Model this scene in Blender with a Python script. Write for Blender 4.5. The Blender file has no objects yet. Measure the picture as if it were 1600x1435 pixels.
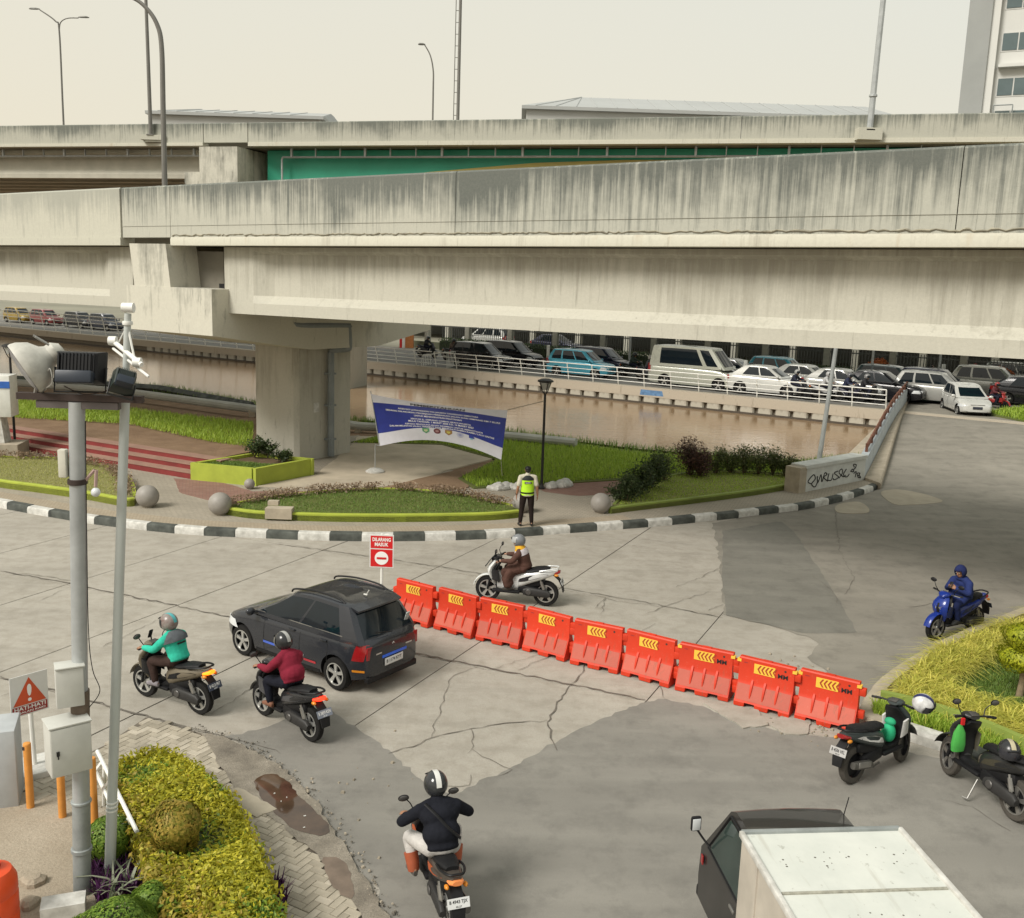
import bpy, bmesh, math, random
import numpy as np
from mathutils import Vector, Matrix
rnd = random.Random(7)
nrg = np.random.default_rng(11)
R = math.radians
S = bpy.context.scene
C = S.collection
# ---------------------------------------------------------------- camera
cam_data = bpy.data.cameras.new('camera'); cam = bpy.data.objects.new('camera', cam_data); C.objects.link(cam)
cam.location = (0, 0, 7.1)
cam.rotation_euler = (Matrix.Rotation(R(90-10.3), 3, 'X') @ Matrix.Rotation(R(1.9), 3, 'Z')).to_euler()
cam_data.sensor_fit = 'HORIZONTAL'; cam_data.sensor_width = 36; cam_data.lens = 36*1540/1600
cam_data.clip_end = 6000; cam_data.clip_start = .1
S.camera = cam
# ---------------------------------------------------------------- sky and sun (hazy overcast afternoon)
SUN_EL, SUN_AZ = 44.0, 232.0        # azimuth: compass direction the light comes from, clockwise from +Y
wd = bpy.data.worlds.new('World'); S.world = wd; wd.use_nodes = True
wn = wd.node_tree; wn.nodes.clear()
wo = wn.nodes.new('ShaderNodeOutputWorld'); wb = wn.nodes.new('ShaderNodeBackground'); ws = wn.nodes.new('ShaderNodeTexSky')
ws.sky_type = 'NISHITA'; ws.sun_disc = False; ws.sun_elevation = R(SUN_EL); ws.sun_rotation = R(SUN_AZ)
ws.air_density = 1.0; ws.dust_density = 6.0; ws.ozone_density = 1.0; ws.altitude = 20
wm = wn.nodes.new('ShaderNodeMix'); wm.data_type = 'RGBA'; wm.inputs[0].default_value = .86
# veil of thin high cloud: one even cream, a little warmer low down to the left where the sun is behind it
wt = wn.nodes.new('ShaderNodeTexCoord'); wz = wn.nodes.new('ShaderNodeTexNoise'); wz.inputs['Scale'].default_value = 1.3; wz.inputs['Detail'].default_value = 4
wr = wn.nodes.new('ShaderNodeValToRGB')
wr.color_ramp.elements[0].position = .48; wr.color_ramp.elements[0].color = (7.25, 6.7, 5.35, 1)
wr.color_ramp.elements[1].position = .74; wr.color_ramp.elements[1].color = (6.6, 6.75, 6.1, 1)
wn.links.new(wt.outputs['Generated'], wz.inputs['Vector']); wsx = wn.nodes.new('ShaderNodeSeparateXYZ'); wn.links.new(wt.outputs['Generated'], wsx.inputs[0]); wa = wn.nodes.new('ShaderNodeMath'); wa.operation = 'MULTIPLY_ADD'; wn.links.new(wz.outputs['Fac'], wa.inputs[0]); wa.inputs[1].default_value = .22; wn.links.new(wsx.outputs[2], wa.inputs[2])
wa2 = wn.nodes.new('ShaderNodeMath'); wa2.operation = 'MULTIPLY_ADD'; wn.links.new(wsx.outputs[0], wa2.inputs[0]); wa2.inputs[1].default_value = .12; wn.links.new(wa.outputs[0], wa2.inputs[2])
wa3 = wn.nodes.new('ShaderNodeMath'); wa3.operation = 'MULTIPLY_ADD'; wn.links.new(wa2.outputs[0], wa3.inputs[0]); wa3.inputs[1].default_value = .62; wa3.inputs[2].default_value = .36; wn.links.new(wa3.outputs[0], wr.inputs['Fac'])
wn.links.new(ws.outputs[0], wm.inputs[6]); wn.links.new(wr.outputs[0], wm.inputs[7])
wn.links.new(wm.outputs[2], wb.inputs[0]); wb.inputs[1].default_value = .1
wn.links.new(wb.outputs[0], wo.inputs[0])
sd = bpy.data.lights.new('sun', 'SUN'); so = bpy.data.objects.new('sun', sd); C.objects.link(so)
sd.energy = 2.7; sd.angle = R(22); sd.color = (1, .96, .89)
_a = R(SUN_AZ); _d = Vector((math.sin(_a)*math.cos(R(SUN_EL)), math.cos(_a)*math.cos(R(SUN_EL)), math.sin(R(SUN_EL))))
so.rotation_euler = _d.to_track_quat('Z', 'Y').to_euler()
S.view_settings.view_transform = 'Standard'; S.view_settings.look = 'None'; S.view_settings.gamma = 1
S.view_settings.use_curve_mapping = False
S.view_settings.exposure = 0.36
S.cycles.max_bounces = 6; S.cycles.diffuse_bounces = 3; S.cycles.glossy_bounces = 3; S.cycles.transmission_bounces = 4
S.cycles.use_denoising = True
# ---------------------------------------------------------------- helpers
class MB:
    """collects shapes of one mesh"""
    def __init__(s): s.v = []; s.f = []; s.m = []; s.xf = None
    def add(s, vs, fs, mi=0):
        o = len(s.v)
        s.v += [tuple(s.xf @ Vector(v)) for v in vs] if s.xf is not None else [tuple(v) for v in vs]
        s.f += [tuple(i+o for i in f) for f in fs]; s.m += [mi]*len(fs); return s
    def box(s, c, d, mi=0, rz=0, top=1.0, ry=0, rx=0):
        x, y, z = d[0]/2, d[1]/2, d[2]/2
        vs = [(-x,-y,-z),(x,-y,-z),(x,y,-z),(-x,y,-z),(-x*top,-y*top,z),(x*top,-y*top,z),(x*top,y*top,z),(-x*top,y*top,z)]
        m = Matrix.Translation(c) @ Matrix.Rotation(rz,4,'Z') @ Matrix.Rotation(ry,4,'Y') @ Matrix.Rotation(rx,4,'X')
        return s.add([m @ Vector(v) for v in vs], [(3,2,1,0),(4,5,6,7),(0,1,5,4),(1,2,6,5),(2,3,7,6),(3,0,4,7)], mi)
    def rbox(s, c, d, r=.02, mi=0, rz=0, ry=0, rx=0, seg=2):
        bm = bmesh.new(); bmesh.ops.create_cube(bm, size=1); bmesh.ops.scale(bm, vec=d, verts=bm.verts)
        bmesh.ops.bevel(bm, geom=bm.edges[:], offset=min(r, min(d)*.49), segments=seg, affect='EDGES', profile=.5)
        m = Matrix.Translation(c) @ Matrix.Rotation(rz,4,'Z') @ Matrix.Rotation(ry,4,'Y') @ Matrix.Rotation(rx,4,'X')
        bm.verts.index_update()
        s.add([m @ v.co for v in bm.verts], [[v.index for v in f.verts] for f in bm.faces], mi); bm.free(); return s
    def prism(s, poly, z0, z1, mi=0, bottom=True):
        if sum(poly[i-1][0]*poly[i][1]-poly[i][0]*poly[i-1][1] for i in range(len(poly))) < 0: poly = poly[::-1]
        n = len(poly)
        za = z0 if callable(z0) else (lambda x, y: z0); zb = z1 if callable(z1) else (lambda x, y: z1)
        vs = [(p[0],p[1],za(*p)) for p in poly]+[(p[0],p[1],zb(*p)) for p in poly]
        fs = [tuple(range(n,2*n))]+[(i,(i+1)%n,(i+1)%n+n,i+n) for i in range(n)]
        if bottom: fs.append(tuple(range(n-1,-1,-1)))
        return s.add(vs, fs, mi)
    def sheet(s, poly, z, mi=0):
        if sum(poly[i-1][0]*poly[i][1]-poly[i][0]*poly[i-1][1] for i in range(len(poly))) < 0: poly = poly[::-1]
        return s.add([(p[0],p[1],z(*p) if callable(z) else z) for p in poly], [tuple(range(len(poly)))], mi)
    def ext(s, poly, o, ax, ay, an, depth, mi=0):
        o, ax, ay, an = Vector(o), Vector(ax), Vector(ay), Vector(an); n = len(poly)
        a = [o+ax*p[0]+ay*p[1] for p in poly]; b = [q+an*depth for q in a]
        return s.add(a+b, [tuple(range(n-1,-1,-1)), tuple(range(n,2*n))]+[(i,(i+1)%n,(i+1)%n+n,i+n) for i in range(n)], mi)
    def tube(s, pts, r, n=8, mi=0, caps=True, flat=1.0, ref=None):
        pts = [Vector(p) for p in pts]; k = len(pts)
        rs = r if isinstance(r, (list,tuple)) else [r]*k
        up = None; vs = []
        for i in range(k):
            t = (pts[min(i+1,k-1)]-pts[max(i-1,0)])
            t = t.normalized() if t.length > 1e-9 else Vector((0,0,1))
            if up is None:
                a = Vector(ref) if ref else (Vector((0,0,1)) if abs(t.z) < .9 else Vector((1,0,0)))
                up = (a-t*a.dot(t)).normalized()
            else:
                up = up-t*up.dot(t); up = up.normalized() if up.length > 1e-6 else t.orthogonal().normalized()
            sd_ = t.cross(up)
            rr = rs[i]; ra, rb = rr if isinstance(rr, (tuple,list)) else (rr, rr*flat)
            vs += [pts[i]+sd_*(ra*math.cos(2*math.pi*j/n))+up*(rb*math.sin(2*math.pi*j/n)) for j in range(n)]
        fs = [(i*n+j, i*n+(j+1)%n, (i+1)*n+(j+1)%n, (i+1)*n+j) for i in range(k-1) for j in range(n)]
        if caps: fs += [tuple(range(n-1,-1,-1)), tuple(range((k-1)*n, k*n))]
        return s.add(vs, fs, mi)
    def lathe(s, prof, n=16, c=(0,0,0), axis='Z', mi=0, caps=True, rot=None):
        vs = []; k = len(prof); c = Vector(c)
        for r_, h in prof:
            for j in range(n):
                a = 2*math.pi*j/n; p = Vector((r_*math.cos(a), r_*math.sin(a), h))
                if axis == 'Y': p = Vector((p.x, p.z, -p.y))
                elif axis == 'X': p = Vector((p.z, p.x, p.y))
                if rot is not None: p = rot @ p
                vs.append(c+p)
        fs = [(i*n+j, i*n+(j+1)%n, (i+1)*n+(j+1)%n, (i+1)*n+j) for i in range(k-1) for j in range(n)]
        if caps: fs += [tuple(range(n-1,-1,-1)), tuple(range((k-1)*n, k*n))]
        return s.add(vs, fs, mi)
    def sph(s, c, r, n=14, k=8, mi=0, rot=None):
        r = r if isinstance(r, (tuple,list)) else (r,r,r); c = Vector(c); vs = [Vector((0,0,-r[2]))]
        for i in range(1,k):
            a = -math.pi/2+math.pi*i/k
            vs += [Vector((r[0]*math.cos(a)*math.cos(2*math.pi*j/n), r[1]*math.cos(a)*math.sin(2*math.pi*j/n), r[2]*math.sin(a))) for j in range(n)]
        vs.append(Vector((0,0,r[2])))
        fs = [(0,1+(j+1)%n,1+j) for j in range(n)]+[(1+i*n+j,1+i*n+(j+1)%n,1+(i+1)*n+(j+1)%n,1+(i+1)*n+j) for i in range(k-2) for j in range(n)]
        l = len(vs)-1; fs += [(l,1+(k-2)*n+j,1+(k-2)*n+(j+1)%n) for j in range(n)]
        return s.add([c+(rot @ v if rot is not None else v) for v in vs], fs, mi)
    def loft(s, rings, closed=True, caps=True, mi=0):
        n = len(rings[0]); k = len(rings)
        vs = [p for r_ in rings for p in r_]
        e = n if closed else n-1
        fs = [(i*n+j, i*n+(j+1)%n, (i+1)*n+(j+1)%n, (i+1)*n+j) for i in range(k-1) for j in range(e)]
        if caps: fs += [tuple(range(n-1,-1,-1)), tuple(range((k-1)*n, k*n))]
        return s.add(vs, fs, mi)
    def mesh(s, name='m'):
        me = bpy.data.meshes.new(name); me.from_pydata(s.v, [], s.f); me.validate(); return me
    def build(s, name, mats, parent=None, angle=35, loc=None, recalc=True):
        me = bpy.data.meshes.new(name); me.from_pydata(s.v, [], s.f)
        mats = mats if isinstance(mats, (list,tuple)) else [mats]
        for m in mats: me.materials.append(m)
        if len(mats) > 1: me.polygons.foreach_set('material_index', s.m)
        if recalc:
            bm = bmesh.new(); bm.from_mesh(me); bmesh.ops.recalc_face_normals(bm, faces=bm.faces); bm.to_mesh(me); bm.free()
        if angle:
            me.polygons.foreach_set('use_smooth', [True]*len(me.polygons)); me.set_sharp_from_angle(angle=R(angle))
        me.update()
        return put(name, me, parent, loc)
def put(name, me, parent=None, loc=None):
    o = bpy.data.objects.new(name, me); C.objects.link(o)
    if parent is not None: o.parent = parent
    if loc is not None: o.location = loc
    return o
def np_obj(name, V, F, mat, parent=None, smooth=False, nv=None):
    me = bpy.data.meshes.new(name); nf, k = F.shape
    me.vertices.add(len(V)); me.vertices.foreach_set('co', V.astype(np.float32).ravel())
    me.loops.add(nf*k); me.loops.foreach_set('vertex_index', F.astype(np.int32).ravel())
    me.polygons.add(nf); me.polygons.foreach_set('loop_start', np.arange(0,nf*k,k,dtype=np.int32))
    me.update(calc_edges=True); me.validate()
    me.materials.append(mat)
    return put(name, me, parent)
def thing(name, label, cat, loc=(0,0,0), rz=0, group=None, parent=None):
    o = bpy.data.objects.new(name, None); C.objects.link(o); o.location = loc; o.rotation_euler = (0,0,rz); o.empty_display_size = .2
    return tag(o, label, cat, group)
def tag(o, label=None, cat=None, group=None, kind=None):
    if label: o['label'] = label
    if cat: o['category'] = cat
    if group: o['group'] = group
    if kind: o['kind'] = kind
    return o
def st(o): o['kind'] = 'structure'; return o
def copy_tree(o, parent=None):
    c = o.copy(); C.objects.link(c); c.parent = parent
    for ch in list(o.children): copy_tree(ch, c)
    return c
def recolor(root, old, new):
    for o in [root]+list(root.children_recursive):
        for sl in o.material_slots:
            if sl.material == old: sl.link = 'OBJECT'; sl.material = new
def area(p): return .5*abs(sum(p[i-1][0]*p[i][1]-p[i][0]*p[i-1][1] for i in range(len(p))))
def inside(x, y, poly):
    r_ = False; j = len(poly)-1
    for i in range(len(poly)):
        xi, yi = poly[i][:2]; xj, yj = poly[j][:2]
        if (yi > y) != (yj > y) and x < (xj-xi)*(y-yi)/(yj-yi)+xi: r_ = not r_
        j = i
    return r_
def samp(poly, n, seed=1):
    g = np.random.default_rng(seed); P_ = np.array(poly); lo = P_.min(0); hi = P_.max(0); out = []
    while len(out) < n:
        q = lo+(hi-lo)*g.random((n*2,2))
        ok = np.zeros(len(q), bool); j = len(P_)-1
        for i in range(len(P_)):
            xi, yi = P_[i]; xj, yj = P_[j]
            c = ((yi > q[:,1]) != (yj > q[:,1])) & (q[:,0] < (xj-xi)*(q[:,1]-yi)/(yj-yi+1e-12)+xi)
            ok ^= c; j = i
        out += q[ok].tolist()
    return np.array(out[:n])
def clip(poly, nx, ny, d):
    """keep the side nx*x+ny*y <= d"""
    out = []
    for i in range(len(poly)):
        a, b = poly[i-1], poly[i]; fa = nx*a[0]+ny*a[1]-d; fb = nx*b[0]+ny*b[1]-d
        if fa*fb < 0:
            t = fa/(fa-fb); out.append((a[0]+(b[0]-a[0])*t, a[1]+(b[1]-a[1])*t))
        if fb <= 0: out.append(tuple(b))
    return out
def resample(pts, step, closed=False):
    pts = [Vector(p) for p in pts]
    if closed: pts = pts+[pts[0]]
    L = [0]
    for a, b in zip(pts, pts[1:]): L.append(L[-1]+(b-a).length)
    n = max(1, round(L[-1]/step)); out = []; k = 0
    for i in range(n+(0 if closed else 1)):
        d = L[-1]*i/n
        while k < len(L)-2 and L[k+1] < d: k += 1
        t = (d-L[k])/max(L[k+1]-L[k],1e-9); out.append(pts[k].lerp(pts[k+1], min(1,t)))
    return out
def spline(pts, n=8, closed=False):
    P_ = [Vector(p) for p in pts]; k = len(P_); out = []
    for i in range(k if closed else k-1):
        g = (lambda j: P_[j % k]) if closed else (lambda j: P_[max(0,min(k-1,j))])
        a, b, c, d = g(i-1), g(i), g(i+1), g(i+2)
        for q in range(n):
            t = q/n; out.append(.5*((2*b)+(c-a)*t+(2*a-5*b+4*c-d)*t*t+(3*b-a-3*c+d)*t**3))
    if not closed: out.append(P_[-1])
    return out
def offset(pts, d):
    """shift an open 2-D line sideways (left positive)"""
    out = []
    for i in range(len(pts)):
        a = Vector(pts[max(i-1,0)][:2]); b = Vector(pts[min(i+1,len(pts)-1)][:2]); t = (b-a).normalized()
        out.append((pts[i][0]-t.y*d, pts[i][1]+t.x*d))
    return out
def text_tris(txt, size=1.0, align='CENTER', bold=0.0):
    cu = bpy.data.curves.new('t', 'FONT'); cu.body = txt; cu.size = size; cu.align_x = align; cu.align_y = 'CENTER'; cu.offset = bold; cu.resolution_u = 2; cu.fill_mode = 'FRONT'
    o = bpy.data.objects.new('t', cu); C.objects.link(o); dg = bpy.context.evaluated_depsgraph_get()
    me = bpy.data.meshes.new_from_object(o.evaluated_get(dg))
    vs = [tuple(v.co) for v in me.vertices]; fs = [tuple(p.vertices) for p in me.polygons]
    bpy.data.objects.remove(o); bpy.data.curves.remove(cu); bpy.data.meshes.remove(me)
    return vs, fs
def text_on(mb, txt, fn, w=None, h=None, bold=0.0, mi=0, size=1.0):
    """lay flat lettering on a surface: fn(x, y) -> point"""
    vs, fs = text_tris(txt, size, bold=bold)
    if not vs: return mb
    xs = [v[0] for v in vs]; ys = [v[1] for v in vs]; cx, cy = (min(xs)+max(xs))/2, (min(ys)+max(ys))/2
    sx = w/(max(xs)-min(xs)) if w else 1; sy = h/(max(ys)-min(ys)) if h else sx
    if not w: sx = sy
    return mb.add([fn((v[0]-cx)*sx, (v[1]-cy)*sy) for v in vs], fs, mi)
def fuse(mb, voxel=.012, smooth=3):
    """one continuous skin over overlapping shapes"""
    me = mb.mesh(); o = bpy.data.objects.new('tmp', me); C.objects.link(o)
    m = o.modifiers.new('r', 'REMESH'); m.mode = 'VOXEL'; m.voxel_size = voxel
    if smooth:
        k = o.modifiers.new('s', 'SMOOTH'); k.factor = .5; k.iterations = smooth
    dg = bpy.context.evaluated_depsgraph_get(); out = bpy.data.meshes.new_from_object(o.evaluated_get(dg))
    bpy.data.objects.remove(o); bpy.data.meshes.remove(me)
    out.polygons.foreach_set('use_smooth', [True]*len(out.polygons)); return out
def fused(mb, name, mat, parent, voxel=.012, smooth=3):
    me = fuse(mb, voxel, smooth); me.name = name; me.materials.clear(); me.materials.append(mat); return put(name, me, parent)
# ---------------------------------------------------------------- materials
class NT:
    def __init__(s, name):
        s.mat = bpy.data.materials.new(name); s.mat.use_nodes = True; s.t = s.mat.node_tree
        s.b = s.t.nodes['Principled BSDF']; s.tc = s.t.nodes.new('ShaderNodeTexCoord')
    def new(s, k): return s.t.nodes.new('ShaderNode'+k)
    def link(s, a, b): s.t.links.new(a, b)
    def setin(s, sock, v):
        if hasattr(v, 'is_output') or isinstance(v, bpy.types.NodeSocket): s.link(v, sock)
        elif isinstance(v, (tuple,list)) and len(v) == 3 and sock.type == 'RGBA': sock.default_value = (*v, 1)
        else: sock.default_value = v
    def vec(s, scale=(1,1,1), src='Object', rot=(0,0,0), loc=(0,0,0)):
        m = s.new('Mapping'); m.inputs['Scale'].default_value = scale; m.inputs['Rotation'].default_value = rot; m.inputs['Location'].default_value = loc
        s.link(s.tc.outputs[src], m.inputs['Vector']); return m.outputs[0]
    def noise(s, scale, detail=4, rough=.55, v=None, dist=0):
        n = s.new('TexNoise'); n.inputs['Scale'].default_value = scale; n.inputs['Detail'].default_value = detail; n.inputs['Roughness'].default_value = rough; n.inputs['Distortion'].default_value = dist
        s.link(v if v is not None else s.tc.outputs['Object'], n.inputs['Vector']); return n.outputs['Fac']
    def voro(s, scale, v=None, feature='F1', rnd=1):
        n = s.new('TexVoronoi'); n.feature = feature; n.inputs['Scale'].default_value = scale; n.inputs['Randomness'].default_value = rnd
        s.link(v if v is not None else s.tc.outputs['Object'], n.inputs['Vector']); return n.outputs['Distance']
    def ramp(s, f, stops):
        n = s.new('ValToRGB'); e = n.color_ramp.elements
        while len(e) < len(stops): e.new(.5)
        for q, (p, c) in zip(e, stops): q.position = p; q.color = (*c, 1) if isinstance(c, (tuple,list)) else (c, c, c, 1)
        s.link(f, n.inputs['Fac']); return n.outputs[0]
    def mix(s, f, a, b, mode='MIX'):
        n = s.new('Mix'); n.data_type = 'RGBA'; n.blend_type = mode; s.setin(n.inputs[0], f); s.setin(n.inputs[6], a); s.setin(n.inputs[7], b); return n.outputs[2]
    def math(s, op, a, b=0.0, clamp=False):
        n = s.new('Math'); n.operation = op; n.use_clamp = clamp; s.setin(n.inputs[0], a); s.setin(n.inputs[1], b); return n.outputs[0]
    def sep(s, v=None):
        n = s.new('SeparateXYZ'); s.link(v if v is not None else s.tc.outputs['Object'], n.inputs[0]); return n.outputs
    def bump(s, h, strength=.3, dist=.02, prev=None):
        n = s.new('Bump'); n.inputs['Strength'].default_value = strength; n.inputs['Distance'].default_value = dist; s.link(h, n.inputs['Height'])
        if prev is not None: s.link(prev, n.inputs['Normal'])
        s.link(n.outputs[0], s.b.inputs['Normal']); return n.outputs[0]
    def out(s, col=None, rough=None, metal=None, spec=None):
        if col is not None: s.setin(s.b.inputs['Base Color'], col)
        if rough is not None: s.setin(s.b.inputs['Roughness'], rough)
        if metal is not None: s.b.inputs['Metallic'].default_value = metal
        if spec is not None: s.b.inputs['Specular IOR Level'].default_value = spec
        return s.mat
def mul(c, k): return tuple(min(1, x*k) for x in c)
def mat(name, col, rough=.6, metal=0, var=.14, vs=4, bump=0, bs=60, spec=.5, coat=0, col2=None, emit=None, es=0, island=0):
    n = NT(name); f = n.noise(vs, 5, .6)
    a, b = mul(col, 1-var), (col2 or mul(col, 1+var))
    c = n.mix(n.ramp(f, [(.3, 0.0), (.7, 1.0)]), a, b)
    if island:
        g = n.new('NewGeometry'); k = n.math('ADD', n.math('MULTIPLY', g.outputs['Random Per Island'], 2*island), 1-island)
        c = n.mix(1.0, c, k, 'MULTIPLY')
    if bump: n.bump(n.noise(bs, 4), bump, .01)
    r_ = n.math('ADD', n.math('MULTIPLY', n.noise(vs*2.3, 3), .2), rough-.1)
    m = n.out(c, r_, metal, spec)
    if coat: n.b.inputs['Coat Weight'].default_value = coat; n.b.inputs['Coat Roughness'].default_value = .06
    if emit: n.b.inputs['Emission Color'].default_value = (*emit,1); n.b.inputs['Emission Strength'].default_value = es
    return m
def streaked(name, pale, dark, z0, z1, amount=.5, up=.55, rust=0.0, sx=5.0):
    """weathered concrete: vertical rain streaks and algae, heaviest below the coping"""
    n = NT(name); v = n.vec((sx, sx, .22)); st_ = n.noise(1.0, 7, .72, v); st2 = n.noise(2.7, 5, .65, v); bl = n.noise(.33, 6, .65); fine = n.noise(14, 6, .7)
    z = n.sep()[2]; t = n.math('DIVIDE', n.math('SUBTRACT', z, z0), z1-z0, True)
    a = n.math('ADD', n.math('MULTIPLY', st_, .9), n.math('MULTIPLY', bl, .85))
    a = n.math('ADD', a, n.math('MULTIPLY', n.math('POWER', t, 1.4), up)); a = n.math('ADD', a, n.math('MULTIPLY', st2, .35))
    m1 = n.ramp(n.math('MULTIPLY', a, .5), [(.69-amount*.25, 0.0), (.83-amount*.25, 1.0)])
    c = n.mix(m1, pale, dark)
    c = n.mix(n.ramp(st2, [(.62, 0.0), (.74, .55)]), c, mul(pale, 1.12))
    c = n.mix(n.ramp(n.noise(1.0, 6, .7, n.vec((sx*1.7, sx*1.7, .6), loc=(3,1,7))), [(.6, 0.0), (.72, .75)]), c, mul(dark, .75))
    c = n.mix(n.ramp(fine, [(.35, 0.0), (.7, .22)]), c, mul(pale, .6))
    if rust: c = n.mix(n.ramp(n.noise(1.0, 5, .6, n.vec((2.4,2.4,.5), loc=(9,4,2))), [(.58, 0.0), (.8, rust)]), c, (.34,.22,.11))
    n.bump(n.math('ADD', fine, n.math('MULTIPLY', n.noise(60, 4), .5)), .35, .015)
    return n.out(c, .88, 0, .3)

# ---- road and ground surfaces
def m_concrete_road():
    n = NT('road_concrete'); a = n.noise(.35, 6, .6); b = n.noise(3, 6, .65); f = n.noise(70, 3, .7); ag = n.voro(160)
    c = n.ramp(a, [(.3, (.36,.335,.288)), (.7, (.44,.41,.355))])
    c = n.mix(n.ramp(b, [(.45, 0.0), (.72, .65)]), c, (.27,.243,.198))
    c = n.mix(n.ramp(n.noise(.8, 7, .72, n.vec((1,1,1), loc=(5,9,0))), [(.52, 0.0), (.64, .45)]), c, (.255,.232,.192))
    c = n.mix(n.ramp(n.voro(2.1), [(.0, .5), (.045, 0.0)]), c, (.16,.145,.12))
    c = n.mix(n.ramp(n.noise(1.0, 5, .6, n.vec((.25,2.6,1), rot=(0,0,.42))), [(.5, 0.0), (.78, .45)]), c, (.235,.215,.18))
    c = n.mix(n.ramp(f, [(.4, 0.0), (.72, .6)]), c, (.2,.18,.15))
    n.bump(n.math('ADD', f, n.math('MULTIPLY', ag, .8)), .35, .006)
    return n.out(c, .9, 0, .3)
def m_asphalt(name, lo, hi, rz=.42):
    n = NT(name); a = n.noise(.28, 6, .62); f = n.noise(120, 3, .75); w = n.noise(1.0, 6, .6, n.vec((.22,1.5,1), rot=(0,0,rz)))
    c = n.ramp(a, [(.32, lo), (.68, hi)])
    c = n.mix(n.ramp(w, [(.42, 0.0), (.72, .6)]), c, mul(hi, 1.22))
    c = n.mix(n.ramp(n.noise(1.6, 6, .7), [(.48, 0.0), (.70, .65)]), c, mul(lo, .74))
    c = n.mix(n.ramp(n.noise(.55, 6, .7, n.vec((1,1,1), loc=(31,7,0))), [(.55, 0.0), (.66, .4)]), c, mul(hi, 1.25))
    c = n.mix(n.ramp(f, [(.42, 0.0), (.7, .55)]), c, mul(lo, .55))
    c = n.mix(n.ramp(n.noise(150, 2, .5), [(.66, 0.0), (.74, .5)]), c, (.4,.38,.33))
    n.bump(f, .4, .006)
    return n.out(c, .9, 0, .2)
def m_block(name, c1, c2, mortar, sx, sy, rz=0, bump=.4):
    n = NT(name); b = n.new('TexBrick'); v = n.vec((1,1,1), rot=(0,0,rz)); n.link(v, b.inputs['Vector'])
    b.inputs['Scale'].default_value = 1; b.inputs['Brick Width'].default_value = sx; b.inputs['Row Height'].default_value = sy; b.inputs['Mortar Size'].default_value = .006
    n.setin(b.inputs['Color1'], c1); n.setin(b.inputs['Color2'], c2); n.setin(b.inputs['Mortar'], mortar); b.inputs['Bias'].default_value = -.2
    c = n.mix(n.ramp(n.noise(.6, 6, .6), [(.4, 0.0), (.7, .55)]), b.outputs['Color'], mul(c1, .72))
    c = n.mix(n.ramp(n.noise(30, 4, .7), [(.4, 0.0), (.75, .4)]), c, mul(c2, .6))
    n.bump(b.outputs['Fac'], -bump, .008)
    return n.out(c, .9, 0, .3)
def m_water():
    n = NT('muddy_water'); v = n.vec((.5, 1.9, 1), rot=(0,0,-.57))
    w = n.noise(2.2, 4, .55, v); w2 = n.noise(.6, 3, .5, v)
    c = n.ramp(n.noise(.09, 4, .5), [(.3, (.24,.16,.09)), (.7, (.30,.205,.12))])
    n.bump(n.math('ADD', w, n.math('MULTIPLY', w2, 1.2)), .22, .035)
    n.b.inputs['IOR'].default_value = 1.33
    return n.out(c, .12, 0, .28)
def m_soil(name, a, b, s=3):
    n = NT(name); c = n.ramp(n.noise(s, 7, .65), [(.3, a), (.7, b)]); c = n.mix(n.ramp(n.noise(40, 4, .7), [(.4, 0.0), (.7, .5)]), c, mul(a, .6))
    n.bump(n.noise(25, 6, .7), .6, .03); return n.out(c, .95, 0, .2)
def m_leaf(name, lo, hi, rough=.5, trans=.0):
    n = NT(name); g = n.new('NewGeometry'); r_ = g.outputs['Random Per Island']
    c = n.ramp(r_, [(0.0, lo), (.5, tuple((a+b)/2 for a, b in zip(lo, hi))), (1.0, hi)])
    c = n.mix(n.ramp(n.noise(1.7, 4), [(.35, 0.0), (.7, .35)]), c, lo)
    m = n.out(c, rough, 0, .35)
    tr_ = n.new('BsdfTranslucent'); n.link(c, tr_.inputs['Color']); mx = n.new('MixShader'); mx.inputs[0].default_value = .38
    o_ = [q for q in n.t.nodes if q.type == 'OUTPUT_MATERIAL'][0]
    n.link(n.b.outputs[0], mx.inputs[1]); n.link(tr_.outputs[0], mx.inputs[2]); n.link(mx.outputs[0], o_.inputs['Surface'])
    return m
ROADC = m_concrete_road()
JOINT = mat('joint_filler', (.075,.066,.055), .95, var=.3, vs=9)
ASPH = m_asphalt('asphalt_front', (.20,.19,.17), (.25,.238,.21))
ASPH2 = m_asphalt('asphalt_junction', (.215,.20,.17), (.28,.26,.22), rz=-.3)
ASPH_D = m_asphalt('asphalt_patch', (.175,.168,.146), (.215,.207,.178))
ASPH_B = m_asphalt('bridge_asphalt', (.155,.148,.13), (.19,.18,.155), rz=1.15)
FARASPH = mat('far_asphalt', (.17,.165,.15), .85, var=.15, vs=1)
PATCH = mat('cement_patch', (.34,.30,.23), .9, var=.12, vs=2, bump=.3)
CRACK = mat('crack_dirt', (.13,.115,.095), .95, var=.35, vs=6)
PAVEG = m_block('paving_grey', (.33,.295,.235), (.385,.34,.27), (.17,.15,.12), .21, .105, .35)
PAVER = m_block('paving_red', (.25,.135,.105), (.30,.185,.145), (.13,.10,.08), .21, .105, -.3)
PAVET = m_block('paving_tan', (.36,.30,.22), (.41,.35,.265), (.2,.165,.12), .105, .105, .2)
PADC = mat('pale_concrete_pad', (.43,.37,.28), .9, var=.18, vs=.9, bump=.3)
WATER = m_water()
DIRT = m_soil('dirt', (.20,.13,.08), (.30,.205,.13), 1.2)
SOIL = m_soil('planting_soil', (.11,.075,.045), (.17,.115,.07))
LAWN_SOIL = m_soil('lawn_ground', (.09,.12,.03), (.16,.17,.055), 2)
DRYLAWN = m_soil('dry_lawn_ground', (.20,.20,.075), (.27,.25,.10), 2)
BED = mat('canal_bed', (.15,.1,.06), .95)
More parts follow.
